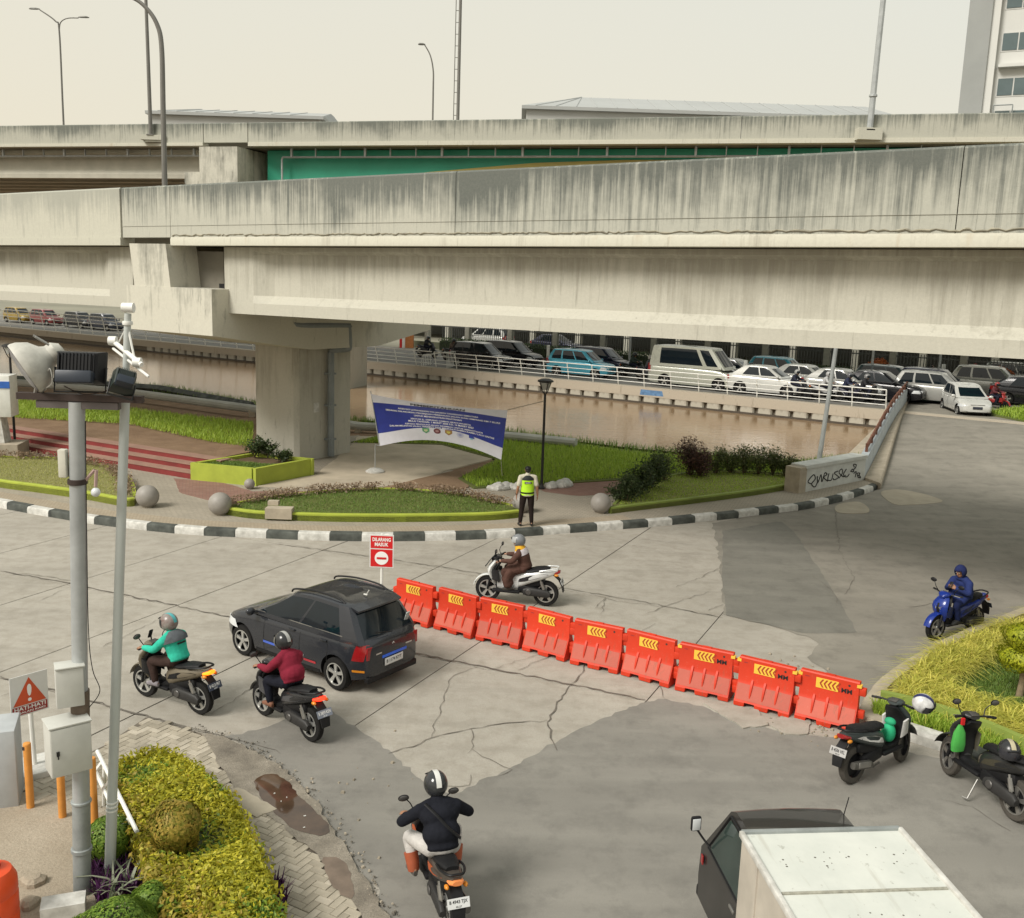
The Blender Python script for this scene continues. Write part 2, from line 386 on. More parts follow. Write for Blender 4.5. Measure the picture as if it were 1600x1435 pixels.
APRON = m_soil('worn_apron_concrete', (.33,.275,.205), (.43,.37,.29), .9)
# ---- structures
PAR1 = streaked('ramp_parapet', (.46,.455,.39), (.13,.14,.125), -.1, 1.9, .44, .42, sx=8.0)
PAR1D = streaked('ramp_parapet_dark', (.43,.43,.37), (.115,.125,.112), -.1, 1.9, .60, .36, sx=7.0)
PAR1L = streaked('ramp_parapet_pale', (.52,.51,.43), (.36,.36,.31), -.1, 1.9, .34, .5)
LEDGE = streaked('ramp_ledge', (.55,.535,.45), (.36,.34,.28), -.3, .1, .2, .2, rust=.45)
GIRD = streaked('girder_concrete', (.49,.475,.405), (.34,.325,.27), -2.1, 0, .36, .42, sx=4.0)
GIRD2 = mat('far_girder_concrete', (.44,.42,.35), .9, var=.12, vs=.8, bump=.2)
PIERC = streaked('pier_concrete', (.47,.45,.385), (.32,.30,.25), -1, 6, .25, .4, sx=2.2)
CAPC = streaked('pier_cap_concrete', (.56,.54,.46), (.16,.16,.135), 4.4, 7.6, .36, .25, sx=1.6)
PAR2 = streaked('flyover_parapet', (.44,.435,.37), (.14,.15,.13), -.1, 1.25, .58, .42, sx=7)
GREEN_S = mat('green_painted_steel', (.018,.30,.185), .45, var=.12, vs=.5)
YEL_S = mat('ochre_painted_steel', (.42,.34,.09), .5, var=.12, vs=.5)
DKCONC = mat('dark_concrete', (.20,.185,.15), .95, var=.2, vs=.7)  # darker concrete tone for the decks and pier heads
PIPEG = mat('grey_pipe', (.20,.22,.225), .5, var=.15, vs=2)
PIPE_D = mat('dark_drain_pipe', (.045,.055,.062), .45, var=.2, vs=2)
QUAYC = streaked('quay_concrete', (.45,.395,.315), (.30,.25,.19), -.6, .7, .3, .1, sx=1.4)
PILEC = streaked('sheet_pile_concrete', (.45,.42,.35), (.24,.21,.165), -.9, -.46, .2, .3, sx=3)
WHITEP = mat('white_paint', (.74,.74,.70), .5, var=.06, vs=4)
WHITE_D = mat('weathered_white_paint', (.56,.545,.495), .8, var=.34, vs=5, bump=.25, col2=(.66,.65,.61))
BLACK_D = mat('weathered_black_paint', (.045,.052,.045), .8, var=.4, vs=3, col2=(.10,.108,.095), bump=.2)
KERBC = mat('bare_kerb_concrete', (.37,.32,.245), .9, var=.18, vs=3, bump=.4)
LIME = mat('lime_green_paint', (.34,.40,.045), .7, var=.14, vs=1.6, bump=.15)
LIME_D = mat('moss_green_paint', (.21,.27,.05), .75, var=.18, vs=1.6, bump=.15)
REDSTEP = mat('red_step_paint', (.19,.024,.022), .75, var=.2, vs=2, bump=.2)
TREAD = mat('step_tread', (.29,.175,.13), .85, var=.16, vs=1.6, bump=.2)
BALLC = mat('grey_stone_paint', (.27,.25,.225), .55, var=.12, vs=3)
ROOFG = mat('grey_sheet_roof', (.36,.37,.36), .6, var=.06, vs=.2)
WALLG = mat('far_wall', (.46,.46,.44), .9, var=.06, vs=.2)
TOWERG = mat('tower_grey', (.30,.31,.30), .9, var=.1, vs=.15)
TOWERW = mat('tower_white', (.60,.60,.57), .85, var=.05, vs=.15)
GLASSF = mat('far_glass', (.10,.135,.14), .15, var=.2, vs=.3)
GALV = mat('galvanised_steel', (.40,.42,.42), .5, .35, var=.14, vs=3, bump=.1)
GALV_D = mat('dull_galvanised_steel', (.27,.29,.285), .6, .3, var=.2, vs=5, bump=.1)
LAMPM = mat('lamp_post_grey', (.16,.155,.14), .55, .2, var=.1, vs=2)
BLACKM = mat('black_metal', (.02,.02,.02), .45, .2, var=.2, vs=6)
RUSTM = mat('rust_brown_paint', (.155,.06,.035), .8, var=.3, vs=5, bump=.2)
DKBROWN = mat('dark_brown_channel', (.04,.025,.02), .7, var=.25, vs=6)
CABINET = mat('cabinet_enamel', (.50,.50,.46), .45, var=.06, vs=5)
ORANGEP = mat('orange_bollard_paint', (.62,.26,.05), .55, var=.16, vs=4)
def m_plastic(name, c, dirt):
    n = NT(name); oi = n.new('ObjectInfo'); r_ = n.math('ADD', n.math('MULTIPLY', oi.outputs['Random'], .22), .86)
    k = n.mix(n.ramp(n.noise(2.2, 6, .65), [(.35, 0.0), (.7, .5)]), c, mul(c, .74)); k = n.mix(1.0, k, r_, 'MULTIPLY')
    k = n.mix(n.ramp(n.noise(1.0, 6, .75, n.vec((9,9,1.3))), [(.56, 0.0), (.72, dirt)]), k, (.22,.10,.06))
    k = n.mix(n.ramp(n.noise(26, 5, .8), [(.62, 0.0), (.72, dirt)]), k, (.62,.30,.22))
    n.bump(n.noise(5, 3), .15, .02); return n.out(k, .5, 0, .35)
BARR = m_plastic('orange_red_plastic', (.60,.042,.014), .55)
BARR2 = m_plastic('sun_bleached_plastic', (.50,.105,.068), .75)
CHEV_Y = mat('yellow_sticker', (.80,.50,.06), .4, var=.05)
CHEV_R = mat('dark_red_print', (.35,.045,.015), .5, var=.05)
BLACKT = mat('black_print', (.012,.012,.012), .6, var=.1)
WHITET = mat('white_print', (.82,.82,.80), .5, var=.03)
SIGNR = mat('sign_red', (.60,.018,.02), .4, var=.06)
SIGNRO = mat('sign_red_orange', (.58,.085,.03), .45, var=.08)
SIGNW = mat('sign_white', (.66,.66,.64), .4, var=.05)
SIGND = mat('sign_dark_red', (.30,.03,.03), .45, var=.08)
PLATEW = mat('plate_white', (.62,.63,.63), .4, var=.05)
PLATEB = mat('plate_black', (.03,.035,.05), .4, var=.1)
RUBBER = mat('tyre_rubber', (.014,.0135,.013), .85, var=.25, vs=9, bump=.2, spec=.2)
RUBBERD = mat('dusty_tyre_rubber', (.06,.053,.044), .85, var=.25, vs=9, bump=.2)
ALLOY = mat('silver_alloy', (.52,.52,.50), .35, .7, var=.08)
DKALLOY = mat('dark_alloy', (.10,.095,.09), .45, .5, var=.15)
STEEL = mat('dull_steel', (.33,.32,.30), .4, .8, var=.15, vs=8)
BPLAS = mat('black_plastic', (.010,.010,.011), .5, var=.2, vs=6, spec=.25)
GPLAS = mat('grey_plastic', (.03,.029,.028), .55, var=.15, vs=6, spec=.3)
SEATM = mat('seat_vinyl', (.010,.010,.011), .6, var=.2, vs=8, bump=.1, spec=.25)
CARGLASS = mat('tinted_car_glass', (.006,.011,.016), .04, var=.1, spec=.45)
CARGLASS2 = mat('clear_green_glass', (.03,.045,.04), .06, var=.25, vs=1.5, spec=.4)
TAILR = mat('tail_lamp_red', (.26,.010,.012), .15, var=.1, spec=.7)
TAILON = mat('lit_brake_lamp', (.7,.02,.01), .2, emit=(1,.03,.01), es=2.5)
TAILON2 = mat('lit_amber_lamp', (.7,.15,.01), .2, emit=(1,.18,.01), es=2.5)
LENS = mat('clear_lens', (.62,.64,.65), .12, var=.1, spec=.8)
AMBER = mat('amber_reflector', (.55,.20,.015), .25, var=.1)
def paint(name, c, rough=.28, metal=.15): return mat(name, c, rough, metal, var=.07, vs=1.2, coat=.55, spec=.3)
P_DGREY = paint('dark_grey_paint', (.024,.026,.032), .26)
P_WHITE = paint('white_car_paint', (.56,.56,.53)); P_SILVER = paint('silver_car_paint', (.40,.40,.38), .3, .4)
P_BEIGE = paint('pale_beige_paint', (.40,.41,.35)); P_BLACK = paint('black_car_paint', (.012,.012,.015)); P_TAXI = paint('light_blue_taxi_paint', (.07,.34,.46))
P_NAVY = paint('navy_car_paint', (.02,.022,.05)); P_TEAL = paint('dark_teal_car_paint', (.03,.05,.055)); P_TRUCK = paint('black_truck_paint', (.022,.020,.019), .38)
SKIN = mat('skin', (.30,.15,.085), .55, var=.1, vs=9)
HAIR = mat('black_hair', (.008,.007,.006), .6)
# ---- plants
L_HEDGE = m_leaf('yellow_green_leaves', (.27,.28,.025), (.74,.66,.06)); L_HEDGE_R = m_leaf('bronze_tipped_leaves', (.20,.22,.025), (.60,.42,.09))
L_GREEN = m_leaf('clipped_green_leaves', (.08,.17,.02), (.30,.42,.06)); L_DARK = m_leaf('dark_shrub_leaves', (.03,.055,.022), (.12,.16,.06))
L_MAROON = m_leaf('maroon_leaves', (.06,.045,.03), (.19,.095,.075)); L_LIME = m_leaf('lime_topiary_leaves', (.22,.27,.015), (.55,.55,.03))
L_DRY = m_leaf('dry_brown_leaves', (.22,.15,.10), (.46,.35,.24)); L_YELLOW = m_leaf('yellow_strap_leaves', (.36,.39,.05), (.88,.78,.20))
L_PURPLE = m_leaf('purple_leaves', (.035,.008,.04), (.12,.03,.12)); L_PAND = m_leaf('grey_green_strap_leaves', (.16,.20,.12), (.42,.44,.32))
L_GRASS = m_leaf('bright_grass', (.25,.39,.04), (.52,.64,.10)); L_GRASS_D = m_leaf('dark_green_grass', (.10,.18,.03), (.24,.34,.07)); L_GRASS_Y = m_leaf('dry_grass', (.28,.30,.07), (.50,.49,.16))  # second grass is a darker green for turf beds, bank weeds and island lawn
L_SPARSE = m_leaf('olive_shrub_leaves', (.05,.075,.025), (.20,.22,.08))

# ================================================================= ground, water, roads
ZF, ZW = .9, .0          # far bank, water level
E1 = Vector((.9206, -.3903)); E2 = Vector((.3903, .9206))
BD = Vector((.392, .920))      # bridge direction
def hb(x, y):
    """road rises towards the canal bridge"""
    t = min(1, max(0, (BD.x*x+BD.y*y-35.0)/19)); t = t*t*(3-2*t)
    k = min(1, max(0, (x-6-.2*(y-30))/5))
    return ZF*t*k
gm = MB(); gm.sheet([(-2500,-600),(2500,-600),(2500,4000),(-2500,4000)], -1.6)
st(gm.build('ground', BED))
# far bank: one plateau beyond the quay line
QO = Vector((20.4, 51.5)); QU = Vector((-.8405, .5418)); QV = Vector((.5418, .8405))
def Q(u, v, z=0.0): p = QO+QU*u+QV*v; return (p.x, p.y, ZF+z)
fb = MB(); fb.prism([Q(-500,.25)[:2], Q(260,.25)[:2], Q(260,900)[:2], Q(-500,900)[:2]], -1.5, ZF-.012)
st(fb.build('far_terrain', mat('far_ground', (.21,.2,.15), .95, var=.2, vs=.1)))
fs_ = MB(); fs_.sheet([Q(-200,.9)[:2], Q(160,.9)[:2], Q(160,13.2)[:2], Q(-200,13.2)[:2]], ZF)
st(fs_.build('far_road', FARASPH))
# near bank: terrain under everything on this side
BANK = [(-29.604,56.427),(-24.781,55.521),(-19.783,54.737),(-13.291,49.206),(-7.407,46.686),(-3.083,46.195),(-0.041,44.66),(2.768,42.508),(5.386,41.035),(8.437,40.071),(11.271,38.852),(14.568,40.62)]
BANK = [(-95,78)]+[tuple(b) for b in BANK]+[(19.2,45.5),(40,36),(120,-10)]
wm_ = MB(); wm_.sheet([Q(-120,.6)[:2], Q(240,.6)[:2]]+[(-150,110)]+[(x-QV.x*.25, y-QV.y*.25) for x, y in BANK], ZW)
st(wm_.build('canal_water', WATER))
near = [(-140,-60),(120,-60)]+BANK[::-1]+[(-140,95)]
nm = MB(); nm.prism(near, -1.5, -.045); st(nm.build('terrain', DIRT))
# ---- junction: dark base, concrete slabs with open joints on it
rb = MB(); rb.sheet([(-60,8),(34,-4),(34,36),(11,37),(0,31),(-14,33),(-60,52)], -.012); road = st(rb.build('road', JOINT))
NL = [2.5, 7.0, 11.43, 15.75, 20.9, 25.6, 30.4]
AL = [-34.2, -30.6, -27.2, -24.3, -20.9, -17.5, -14.4, -11.1, -7.8, -4.0, -.4, 3.2, 6.8]
road_poly = [(-60,8),(34,-4),(34,36),(12.5,37),(0,31),(-14,33),(-60,52)]
sk = 0.045
for i in range(len(AL)-1):
    for j in range(len(NL)-1):
        g = .010+rnd.random()*.005
        q = []
        for a, n_ in ((AL[i]+g,NL[j]+g),(AL[i+1]-g,NL[j]+g),(AL[i+1]-g,NL[j+1]-g),(AL[i]+g,NL[j+1]-g)):
            a2 = a+sk*(n_-15.75); p = E1*a2+E2*n_; q.append((p.x,p.y))
        if not any(inside(*p, road_poly) for p in q): continue
        dz = rnd.uniform(-.003,.003)
        b = MB(); b.prism(q, -.011, dz, bottom=False); b.build('slab', ROADC, road, angle=0)
# ---- asphalt overlays
def wob(poly, step=.25, amp=.03, seed=1):
    r_ = random.Random(seed); p = resample([(*q,0) for q in poly], step, True)
    return [(q.x+r_.uniform(-amp,amp), q.y+r_.uniform(-amp,amp)) for q in p]
A1 = [(-4.29,14.204),(-3.88,14.454),(-3.469,14.946),(-2.965,15.349),(-2.295,14.616),(-1.664,13.803),(-1.109,13.032),(-0.985,12.666),(-0.633,12.741),(0.058,13.428),(1.01,14.634),(1.859,15.522),(2.402,15.997),(2.761,16.184),(3.382,15.918),(3.881,15.43),(4.429,15.067),(4.944,14.966),(5.733,14.753),(6.718,14.284),(7.601,13.274),(6.122,10.349),(3.48,10.211),(-1.195,9.968),(-1.412,10.488),(-1.806,11.05),(-2.227,11.821),(-2.693,12.642),(-3.32,13.391),(-3.943,13.952)]
A1 = A1[:20]+[(9.6,13),(14,10),(14,-8),(-1,-8),(-.8,6.5)]+A1[24:]
am = MB(); am.sheet(wob(A1,.13,.04,3), .0075); st(am.build('front_asphalt', ASPH, angle=0))
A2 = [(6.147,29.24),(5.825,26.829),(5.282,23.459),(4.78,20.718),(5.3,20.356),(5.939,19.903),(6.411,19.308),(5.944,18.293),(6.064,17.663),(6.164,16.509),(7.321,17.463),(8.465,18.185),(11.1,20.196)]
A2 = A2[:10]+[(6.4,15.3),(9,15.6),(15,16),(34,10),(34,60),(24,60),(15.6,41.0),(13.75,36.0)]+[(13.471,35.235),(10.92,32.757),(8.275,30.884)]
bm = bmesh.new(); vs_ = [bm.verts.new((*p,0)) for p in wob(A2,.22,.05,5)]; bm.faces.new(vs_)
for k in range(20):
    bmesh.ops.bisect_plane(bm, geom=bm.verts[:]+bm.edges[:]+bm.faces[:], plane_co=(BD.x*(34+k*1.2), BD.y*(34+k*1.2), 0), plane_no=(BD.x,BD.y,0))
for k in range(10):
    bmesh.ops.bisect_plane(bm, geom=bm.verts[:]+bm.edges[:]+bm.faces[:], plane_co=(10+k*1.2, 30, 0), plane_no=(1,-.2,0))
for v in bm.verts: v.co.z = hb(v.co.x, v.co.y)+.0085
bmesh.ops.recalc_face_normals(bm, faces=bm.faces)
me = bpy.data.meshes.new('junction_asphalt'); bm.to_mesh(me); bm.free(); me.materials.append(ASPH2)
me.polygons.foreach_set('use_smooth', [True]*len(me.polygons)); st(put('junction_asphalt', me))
pm_ = MB(); pm_.sheet(wob([(6.312,28.327),(8.4,29.793),(8.473,28.613),(7.848,22.965),(7.411,19.849),(6.162,19.732),(5.371,20.363),(4.794,20.719),(5.282,23.459)],.3,.03,8), .0125)
st(pm_.build('asphalt_patch', ASPH_D, angle=0))
for i, s_ in enumerate(([(10.973,32.378),(11.872,32.997),(11.91,32.043),(11.532,31.259),(10.646,31.222)], [(13.22,34.54),(13.978,35.093),(14.691,34.554),(15.004,33.667),(14.706,33.222),(13.53,32.755),(13.031,32.875)])):
    p_ = MB(); p_.prism([(q.x,q.y) for q in spline([(*v,0) for v in s_], 5, True)], lambda x, y: hb(x,y)+.008, lambda x, y: hb(x,y)+.022); st(p_.build('cement_patch', PATCH, angle=0))
# broken slab edge by the last barrier, with rubble
for s_ in ([(4.418,15.23),(4.857,15.878),(5.16,15.6),(4.93,14.919),(4.539,14.891)], [(3.458,16.028),(4.31,15.887),(4.365,15.226),(3.908,15.075)]):
    p_ = MB(); p_.prism(wob(s_,.12,.03,4), .0, .03); p_.build('slab', ROADC, road, angle=0)
rub = MB()
for _ in range(150):
    k = rnd.random(); c_ = (rnd.gauss(5.0,.45), rnd.gauss(15.3,.35)) if k < .55 else (rnd.gauss(5.6,.3), rnd.gauss(17.6,.35)) if k < .8 else (rnd.gauss(-2.3,.6), rnd.gauss(12.2,.9))
    s_ = rnd.uniform(.012,.05); rub.box((c_[0],c_[1],s_*.25+.008), (s_,s_*rnd.uniform(.6,1.2),s_*.6), 0, rnd.random()*3, .7)
tag(rub.build('rubble', mat('rubble_grit', (.30,.26,.2), .95, var=.3), angle=0), kind='stuff', label='loose grit and broken concrete beside the barriers')
# ---- cracks, traced
def crack(poly, w=.014, z=.006, seed=0, amp=.035):
    r_ = random.Random(seed); p = resample([(*q,0) for q in poly], .14); b = MB(); L = []; Rr = []
    for i, q in enumerate(p):
        t = (p[min(i+1,len(p)-1)]-p[max(i-1,0)]).normalized(); nrm = Vector((-t.y,t.x,0)); c = q+nrm*r_.uniform(-amp,amp)
        k = w*r_.uniform(.35,1.25)*(.4 if i in (0,len(p)-1) else 1); zz = z+hb(c.x,c.y)
        L.append((c.x+nrm.x*k,c.y+nrm.y*k,zz)); Rr.append((c.x-nrm.x*k,c.y-nrm.y*k,zz))
    n_ = len(L); b.add(L+Rr, [(i,n_+i,n_+i+1,i+1) for i in range(n_-1)]); return b
cks = MB()
for k, (s_, w) in enumerate([
 ([(1.189,16.663),(0.904,15.828),(0.718,15.072),(0.772,14.506),(0.817,14.101)], .02), ([(-0.917,17.692),(-0.341,17.12),(1.136,18.541),(0.964,18.02)], .008), ([(1.45,17.899),(1.458,17.273),(1.189,16.663)], .018),
 ([(-1.727,13.84),(-1.331,14.138),(-0.964,14.49),(-0.471,14.751),(0.143,15.029),(0.73,15.12)], .016), ([(-1.135,14.368),(-1.044,15.548),(-0.965,16.772),(-0.469,17.415)], .01), ([(-0.522,14.747),(-0.451,14.308),(-0.53,13.882)], .008),
 ([(-0.489,14.051),(0.152,13.434),(-0.032,13.232)], .01), ([(-1.02,12.857),(-0.483,12.964),(-0.452,13.261)], .012), ([(0.224,17.229),(0.737,17.837),(0.998,18.255)], .012),
 ([(3.191,17.89),(2.791,16.795),(2.805,16.108)], .008), ([(1.949,20.86),(2.229,21.647),(2.063,20.532)], .01), ([(3.694,27.042),(4.724,26.691),(5.597,26.398)], .01), ([(3.052,20.63),(3.649,21.34),(4.792,22.391)], .012), ([(4,22.65),(4.668,23.391),(5.426,24.41)], .01),
 ([(4.45,20.983),(4.905,21.468)], .01), ([(1.951,21.85),(2.429,21.439),(3.616,21.116),(4.716,20.545)], .012), ([(3.179,20.031),(2.763,19.412),(2.584,19.585)], .008),
 ([(-4.735,14.945),(-4.537,15.528),(-4.325,16.156)], .010), ([(-5.732,15.562),(-5.139,15.23),(-4.611,15.6)], .006), ([(-4.863,14.382),(-4.37,14.242),(-3.704,13.969),(-3.306,13.729)], .012),
 ([(10.597,31.395),(9.195,26.577),(8.684,23.837),(8.002,22.488)], .012), ([(8.247,27.134),(9.193,27.253),(10.012,28.069)], .008), ([(7.687,23.996),(7.767,22.707),(7.613,21.745)], .012), ([(9.396,25.957),(11.106,25.241),(12.08,24.772)], .008), ([(9.208,21.682),(10.335,22.256)], .010),
 ([(11.476,31.52),(12.847,31.004),(14.444,30.88)], .007), ([(14.127,30.164),(14.98,29.632)], .007), ([(7.54,14.447),(7.194,13.911)], .012), ([(6.279,13.01),(6.652,12.825),(6.894,12.218)], .007),
 ([(-11.889,22.154),(-9.738,21.354),(-8.486,20.75),(-6.688,19.989),(-5.661,19.486),(-3.985,18.778),(-1.841,17.935),(-0.346,17.302),(1.189,16.663),(2.446,16.08)], .034), ([(-8.796,16.175),(-7.743,15.715),(-6.743,15.279),(-5.718,14.799),(-4.889,14.402)], .036), ([(-6.211,25.314),(-3.868,24.484),(-1.5,23.611),(0.858,22.459),(3.018,21.5),(4.716,20.545)], .02), ([(-10.031,20.152),(-9.64,21.801)], .008), ([(-2.491,23.946),(-1.492,23.502),(-0.528,23.074)], .009), ([(-6.241,25.44),(-4.578,24.761),(-3.527,24.405)], .008), ([(-8.37,15.352),(-7.999,15.909)], .007), ([(-7.634,17.68),(-7.123,19.304)], .008), ([(-11.505,21.842),(-11.226,22.024),(-9.999,21.614)], .016), ([(12.364,23.975),(12.498,22.962)], .01),
 ]):
    cks.v += []; c_ = crack(s_, w*.62, .0155, k); cks.add(c_.v, c_.f)
cks.build('crack', CRACK, road, angle=0)
# ---- far plaza: kerb line and pavement
KPX = [(-22.98,32.68),(-18.253,29.839),(-15.023,28.213),(-13.567,27.535),(-11.975,26.84),(-10.538,26.38),(-8.624,25.935),(-6.855,25.825),(-5.113,25.781),(-2.974,25.986),(-1.337,26.33),(0.127,26.793),(1.349,27.306),(2.869,27.947),(4.362,28.603),(6.653,29.8),(8.23,30.702),(9.769,31.64),(11.479,33.137),(12.711,34.461),(13.601,35.593)]
KERB = [(q.x,q.y) for q in spline([(*v,0) for v in KPX], 8)]
PZ = .20
kerb = st(bpy.data.objects.new('kerb', None)); C.objects.link(kerb)
kp = resample([(*q,0) for q in KERB], .86)
for i in range(len(kp)-1):
    a, b = kp[i], kp[i+1]; t = (b-a).normalized(); nr = Vector((-t.y,t.x,0))
    t0 = (kp[i]-kp[max(i-1,0)]).normalized() if i else t
    g = .006; p0 = a+t*g; p1 = b-t*g; jz = rnd.uniform(-.012,.012); jo = rnd.uniform(-.012,.012)
    q = []
    prof = [(0,-.04),(0,.13),(.02,.185),(.05,.205),(.24,.21),(.24,-.04)]
    rings = [[(p+nr*(y+jo)+Vector((0,0,z+(jz if z > 0 else 0)))) for y, z in prof] for p in (p0, p1)]
    kb = MB(); kb.loft(rings); kb.build('kerb_block', WHITE_D if i % 2 == 0 else BLACK_D, kerb, angle=30)
inner = offset(KERB, .245)
PAVE = inner+[(15.2,41.5)]+[(10.556,36.24),(6.755,39.44),(4.168,34.809),(-1.821,34.735),(-6.754,42.594),(-10.428,38.522),(-10.972,33.164),(-18.982,36.829)]+[(-34,47)]
fl_ = MB(); fl_.prism(inner+[(15.2,41.5)]+[(x-QV.x*.3,y-QV.y*.3) for x, y in BANK[1:13]][::-1], -.5, .165); st(fl_.build('plaza_ground', DIRT, angle=0))
pv = MB(); pv.prism(PAVE, -.04, PZ-.004); pavement = st(pv.build('pavement', PAVEG, angle=0))
def ov(name, pts, z, m, seed=2, w=.03):
    b = MB(); b.prism(wob(pts,.3,w,seed), PZ-.05, z); return st(b.build(name, m, angle=0))
ov('red_paving', [(-11.266,32.227),(-9.758,32.05),(-8.224,30.678),(-6.245,30.988),(-4.818,30.445),(-7.358,30.055),(-8.359,28.663),(-10.391,30.147)], PZ+.004, PAVER, 3)
ov('red_paving', [(0.697,33.777),(4.34,35.309),(4.582,34.418),(3.447,32.107),(2.138,31.609),(1.059,32.136)], PZ+.004, PAVER, 4)
tan = offset(KERB, .85)
ov('tan_paving', inner[8:110]+tan[8:110][::-1], PZ+.002, PAVET, 6, .005)
# concrete pad under the ramp
ov('concrete_pad', [(-6.802,33.649),(-6.615,39.277),(-6.699,42.246),(-5.345,42.534),(-2.986,40.961),(-0.629,38.062),(-2.318,35.254),(-3.426,32.558),(-4.984,31.484),(-6.826,31.291),(-8.325,31.454)], PZ+.012, PADC, 7)
ov('dirt_patch', [(-4.191,31.812),(-3.093,33.595),(-1.855,35.335),(-1.212,33.909),(-1.46,32.145),(-2.904,31.613)], PZ+.03, DIRT, 8)
# upper left terrace behind the red steps
TZ = .20+.54
stepa = [(-18.761,36.584),(-10.665,32.22)]; s0, s1 = Vector((*stepa[0],0)), Vector((*stepa[1],0)); stp_t = (s1-s0).normalized(); stp_n = Vector((-stp_t.y,stp_t.x,0))
s0 = s0-stp_t*9
steps = thing('red_steps', 'three broad red painted steps with tan treads up to the dirt terrace', 'steps', (0,0,0))
for k in range(3):
    a0 = s0+stp_n*(.42*k); a1 = s1+stp_n*(.42*k)+stp_t*(.25*k)
    b = MB(); b.prism([a0.to_2d()[:], a1.to_2d()[:], (a1+stp_n*.41).to_2d()[:], (a0+stp_n*.41).to_2d()[:]], 0, .20+.18*(k+1)); b.build('riser', REDSTEP, steps, angle=0)
    b = MB(); b.prism([(a0-stp_n*.02).to_2d()[:], (a1-stp_n*.02).to_2d()[:], (a1+stp_n*.44).to_2d()[:], (a0+stp_n*.44).to_2d()[:]], .20+.18*(k+1)+.001, .20+.18*(k+1)+.03); b.build('tread', TREAD, steps, angle=0)
far0 = s0+stp_n*1.28; far1 = s1+stp_n*1.28+stp_t*.8
ter = MB(); tb = [tuple(b) for b in BANK if b[0] < -8.5]
ter.prism([far0.to_2d()[:], far1.to_2d()[:]]+[(-10.261,33.005),(-9.327,34.849),(-10.376,39.498)]+[(-9.8,48.0)]+[(x,y) for x, y in tb[::-1]], -.5, lambda x, y: TZ-.0+.0*x if y < 47 else .45)
st(ter.build('terrace', DIRT, angle=0))
gr = MB(); RG = [(-6.75,40.55),(-5.442,43.291),(-3.026,45.383),(-0.038,44.088),(2.748,42.16),(5.326,40.549),(8.376,39.76),(12.855,38.999),(10.445,35.851),(7.205,36.28),(5.653,35.522),(4.255,34.576),(0.684,32.986),(-1.248,32.149),(-1.873,33.664),(-0.621,37.647),(-2.964,40.664)]
gr.prism(RG, -.3, .235); st(gr.build('lawn', LAWN_SOIL, angle=0))
bk = MB(); bl = [(x,y) for x, y in BANK if x > -9]
bk.loft([[(x,y,.26) for x, y in bl], [(x+QV.x*.9,y+QV.y*.9,-.2) for x, y in bl], [(x-QV.x*1.4,y-QV.y*1.4,.2) for x, y in bl]][::1], closed=False, caps=False)
st(bk.build('bank', LAWN_SOIL))
# ---- near left apron, verge and island bases are in the foreground section

# ================================================================= near ramp (concrete flyover ramp)
RA = math.atan2(-.553, .833); RO = (-9.2, 31.44)
ramp = thing('concrete_ramp', 'near concrete ramp with stained parapet crossing the whole picture on a thick pier', 'flyover', (RO[0],RO[1],0), RA)
def zd(s): return 7.86+.007*s       # underside of deck edge
def sweep(name, prof, s0, s1, m, zf=zd, n=1, parent=ramp, angle=35):
    b = MB(); b.loft([[(s_, y, z+zf(s_)) for y, z in prof] for s_ in [s0+(s1-s0)*i/n for i in range(n+1)]]); return b.build(name, m, parent, angle)
# origin of each streaked piece is set at deck level so that stains follow its own height
def piece(name, prof, s0, s1, m, n=1, zoff=0.0):
    b = MB(); b.loft([[(s_, y, z+.007*s_) for y, z in prof] for s_ in [s0+(s1-s0)*i/n for i in range(n+1)]]); o = b.build(name, m, ramp, 35); o.location.z = 7.86+zoff; return o
W_ = 8.4
PARP = [(0,.26),(0,1.86),(.06,1.91),(.24,1.91),(.30,1.86),(.42,.7),(.42,.26)]
segs = [(-5.15,-2.62),(-2.60,9.0),(9.02,21.2),(21.22,34),(34.02,46)]
for a, b in segs: piece('parapet', PARP, a, b, PAR1D if a > 8 else PAR1)
for a, b in ((-18.6,-5.19),(-34,-18.62),(-50,-34.02)): piece('parapet', [(y-.05,z-.0) for y, z in PARP], a, b, PAR1L, zoff=.0)
for a, b in ((-50,-5.19),(-2.6,46)): piece('deck_ledge', [(-.03,0),(-.03,.20),(.0,.262),(.55,.262),(.55,0)] if a > -3 else [(-.08,0),(-.08,.26),(.5,.26),(.5,0)], a, b, LEDGE if a > -3 else PAR1L, n=10)
for a, b in segs+[(-50,-5.19)]: piece('far_parapet', [(W_-y,z) for y, z in PARP], a, b, PAR1)
piece('deck', [(.5,.02),(.5,.30),(W_-.5,.30),(W_-.5,.02)], -50, 46, DKCONC)
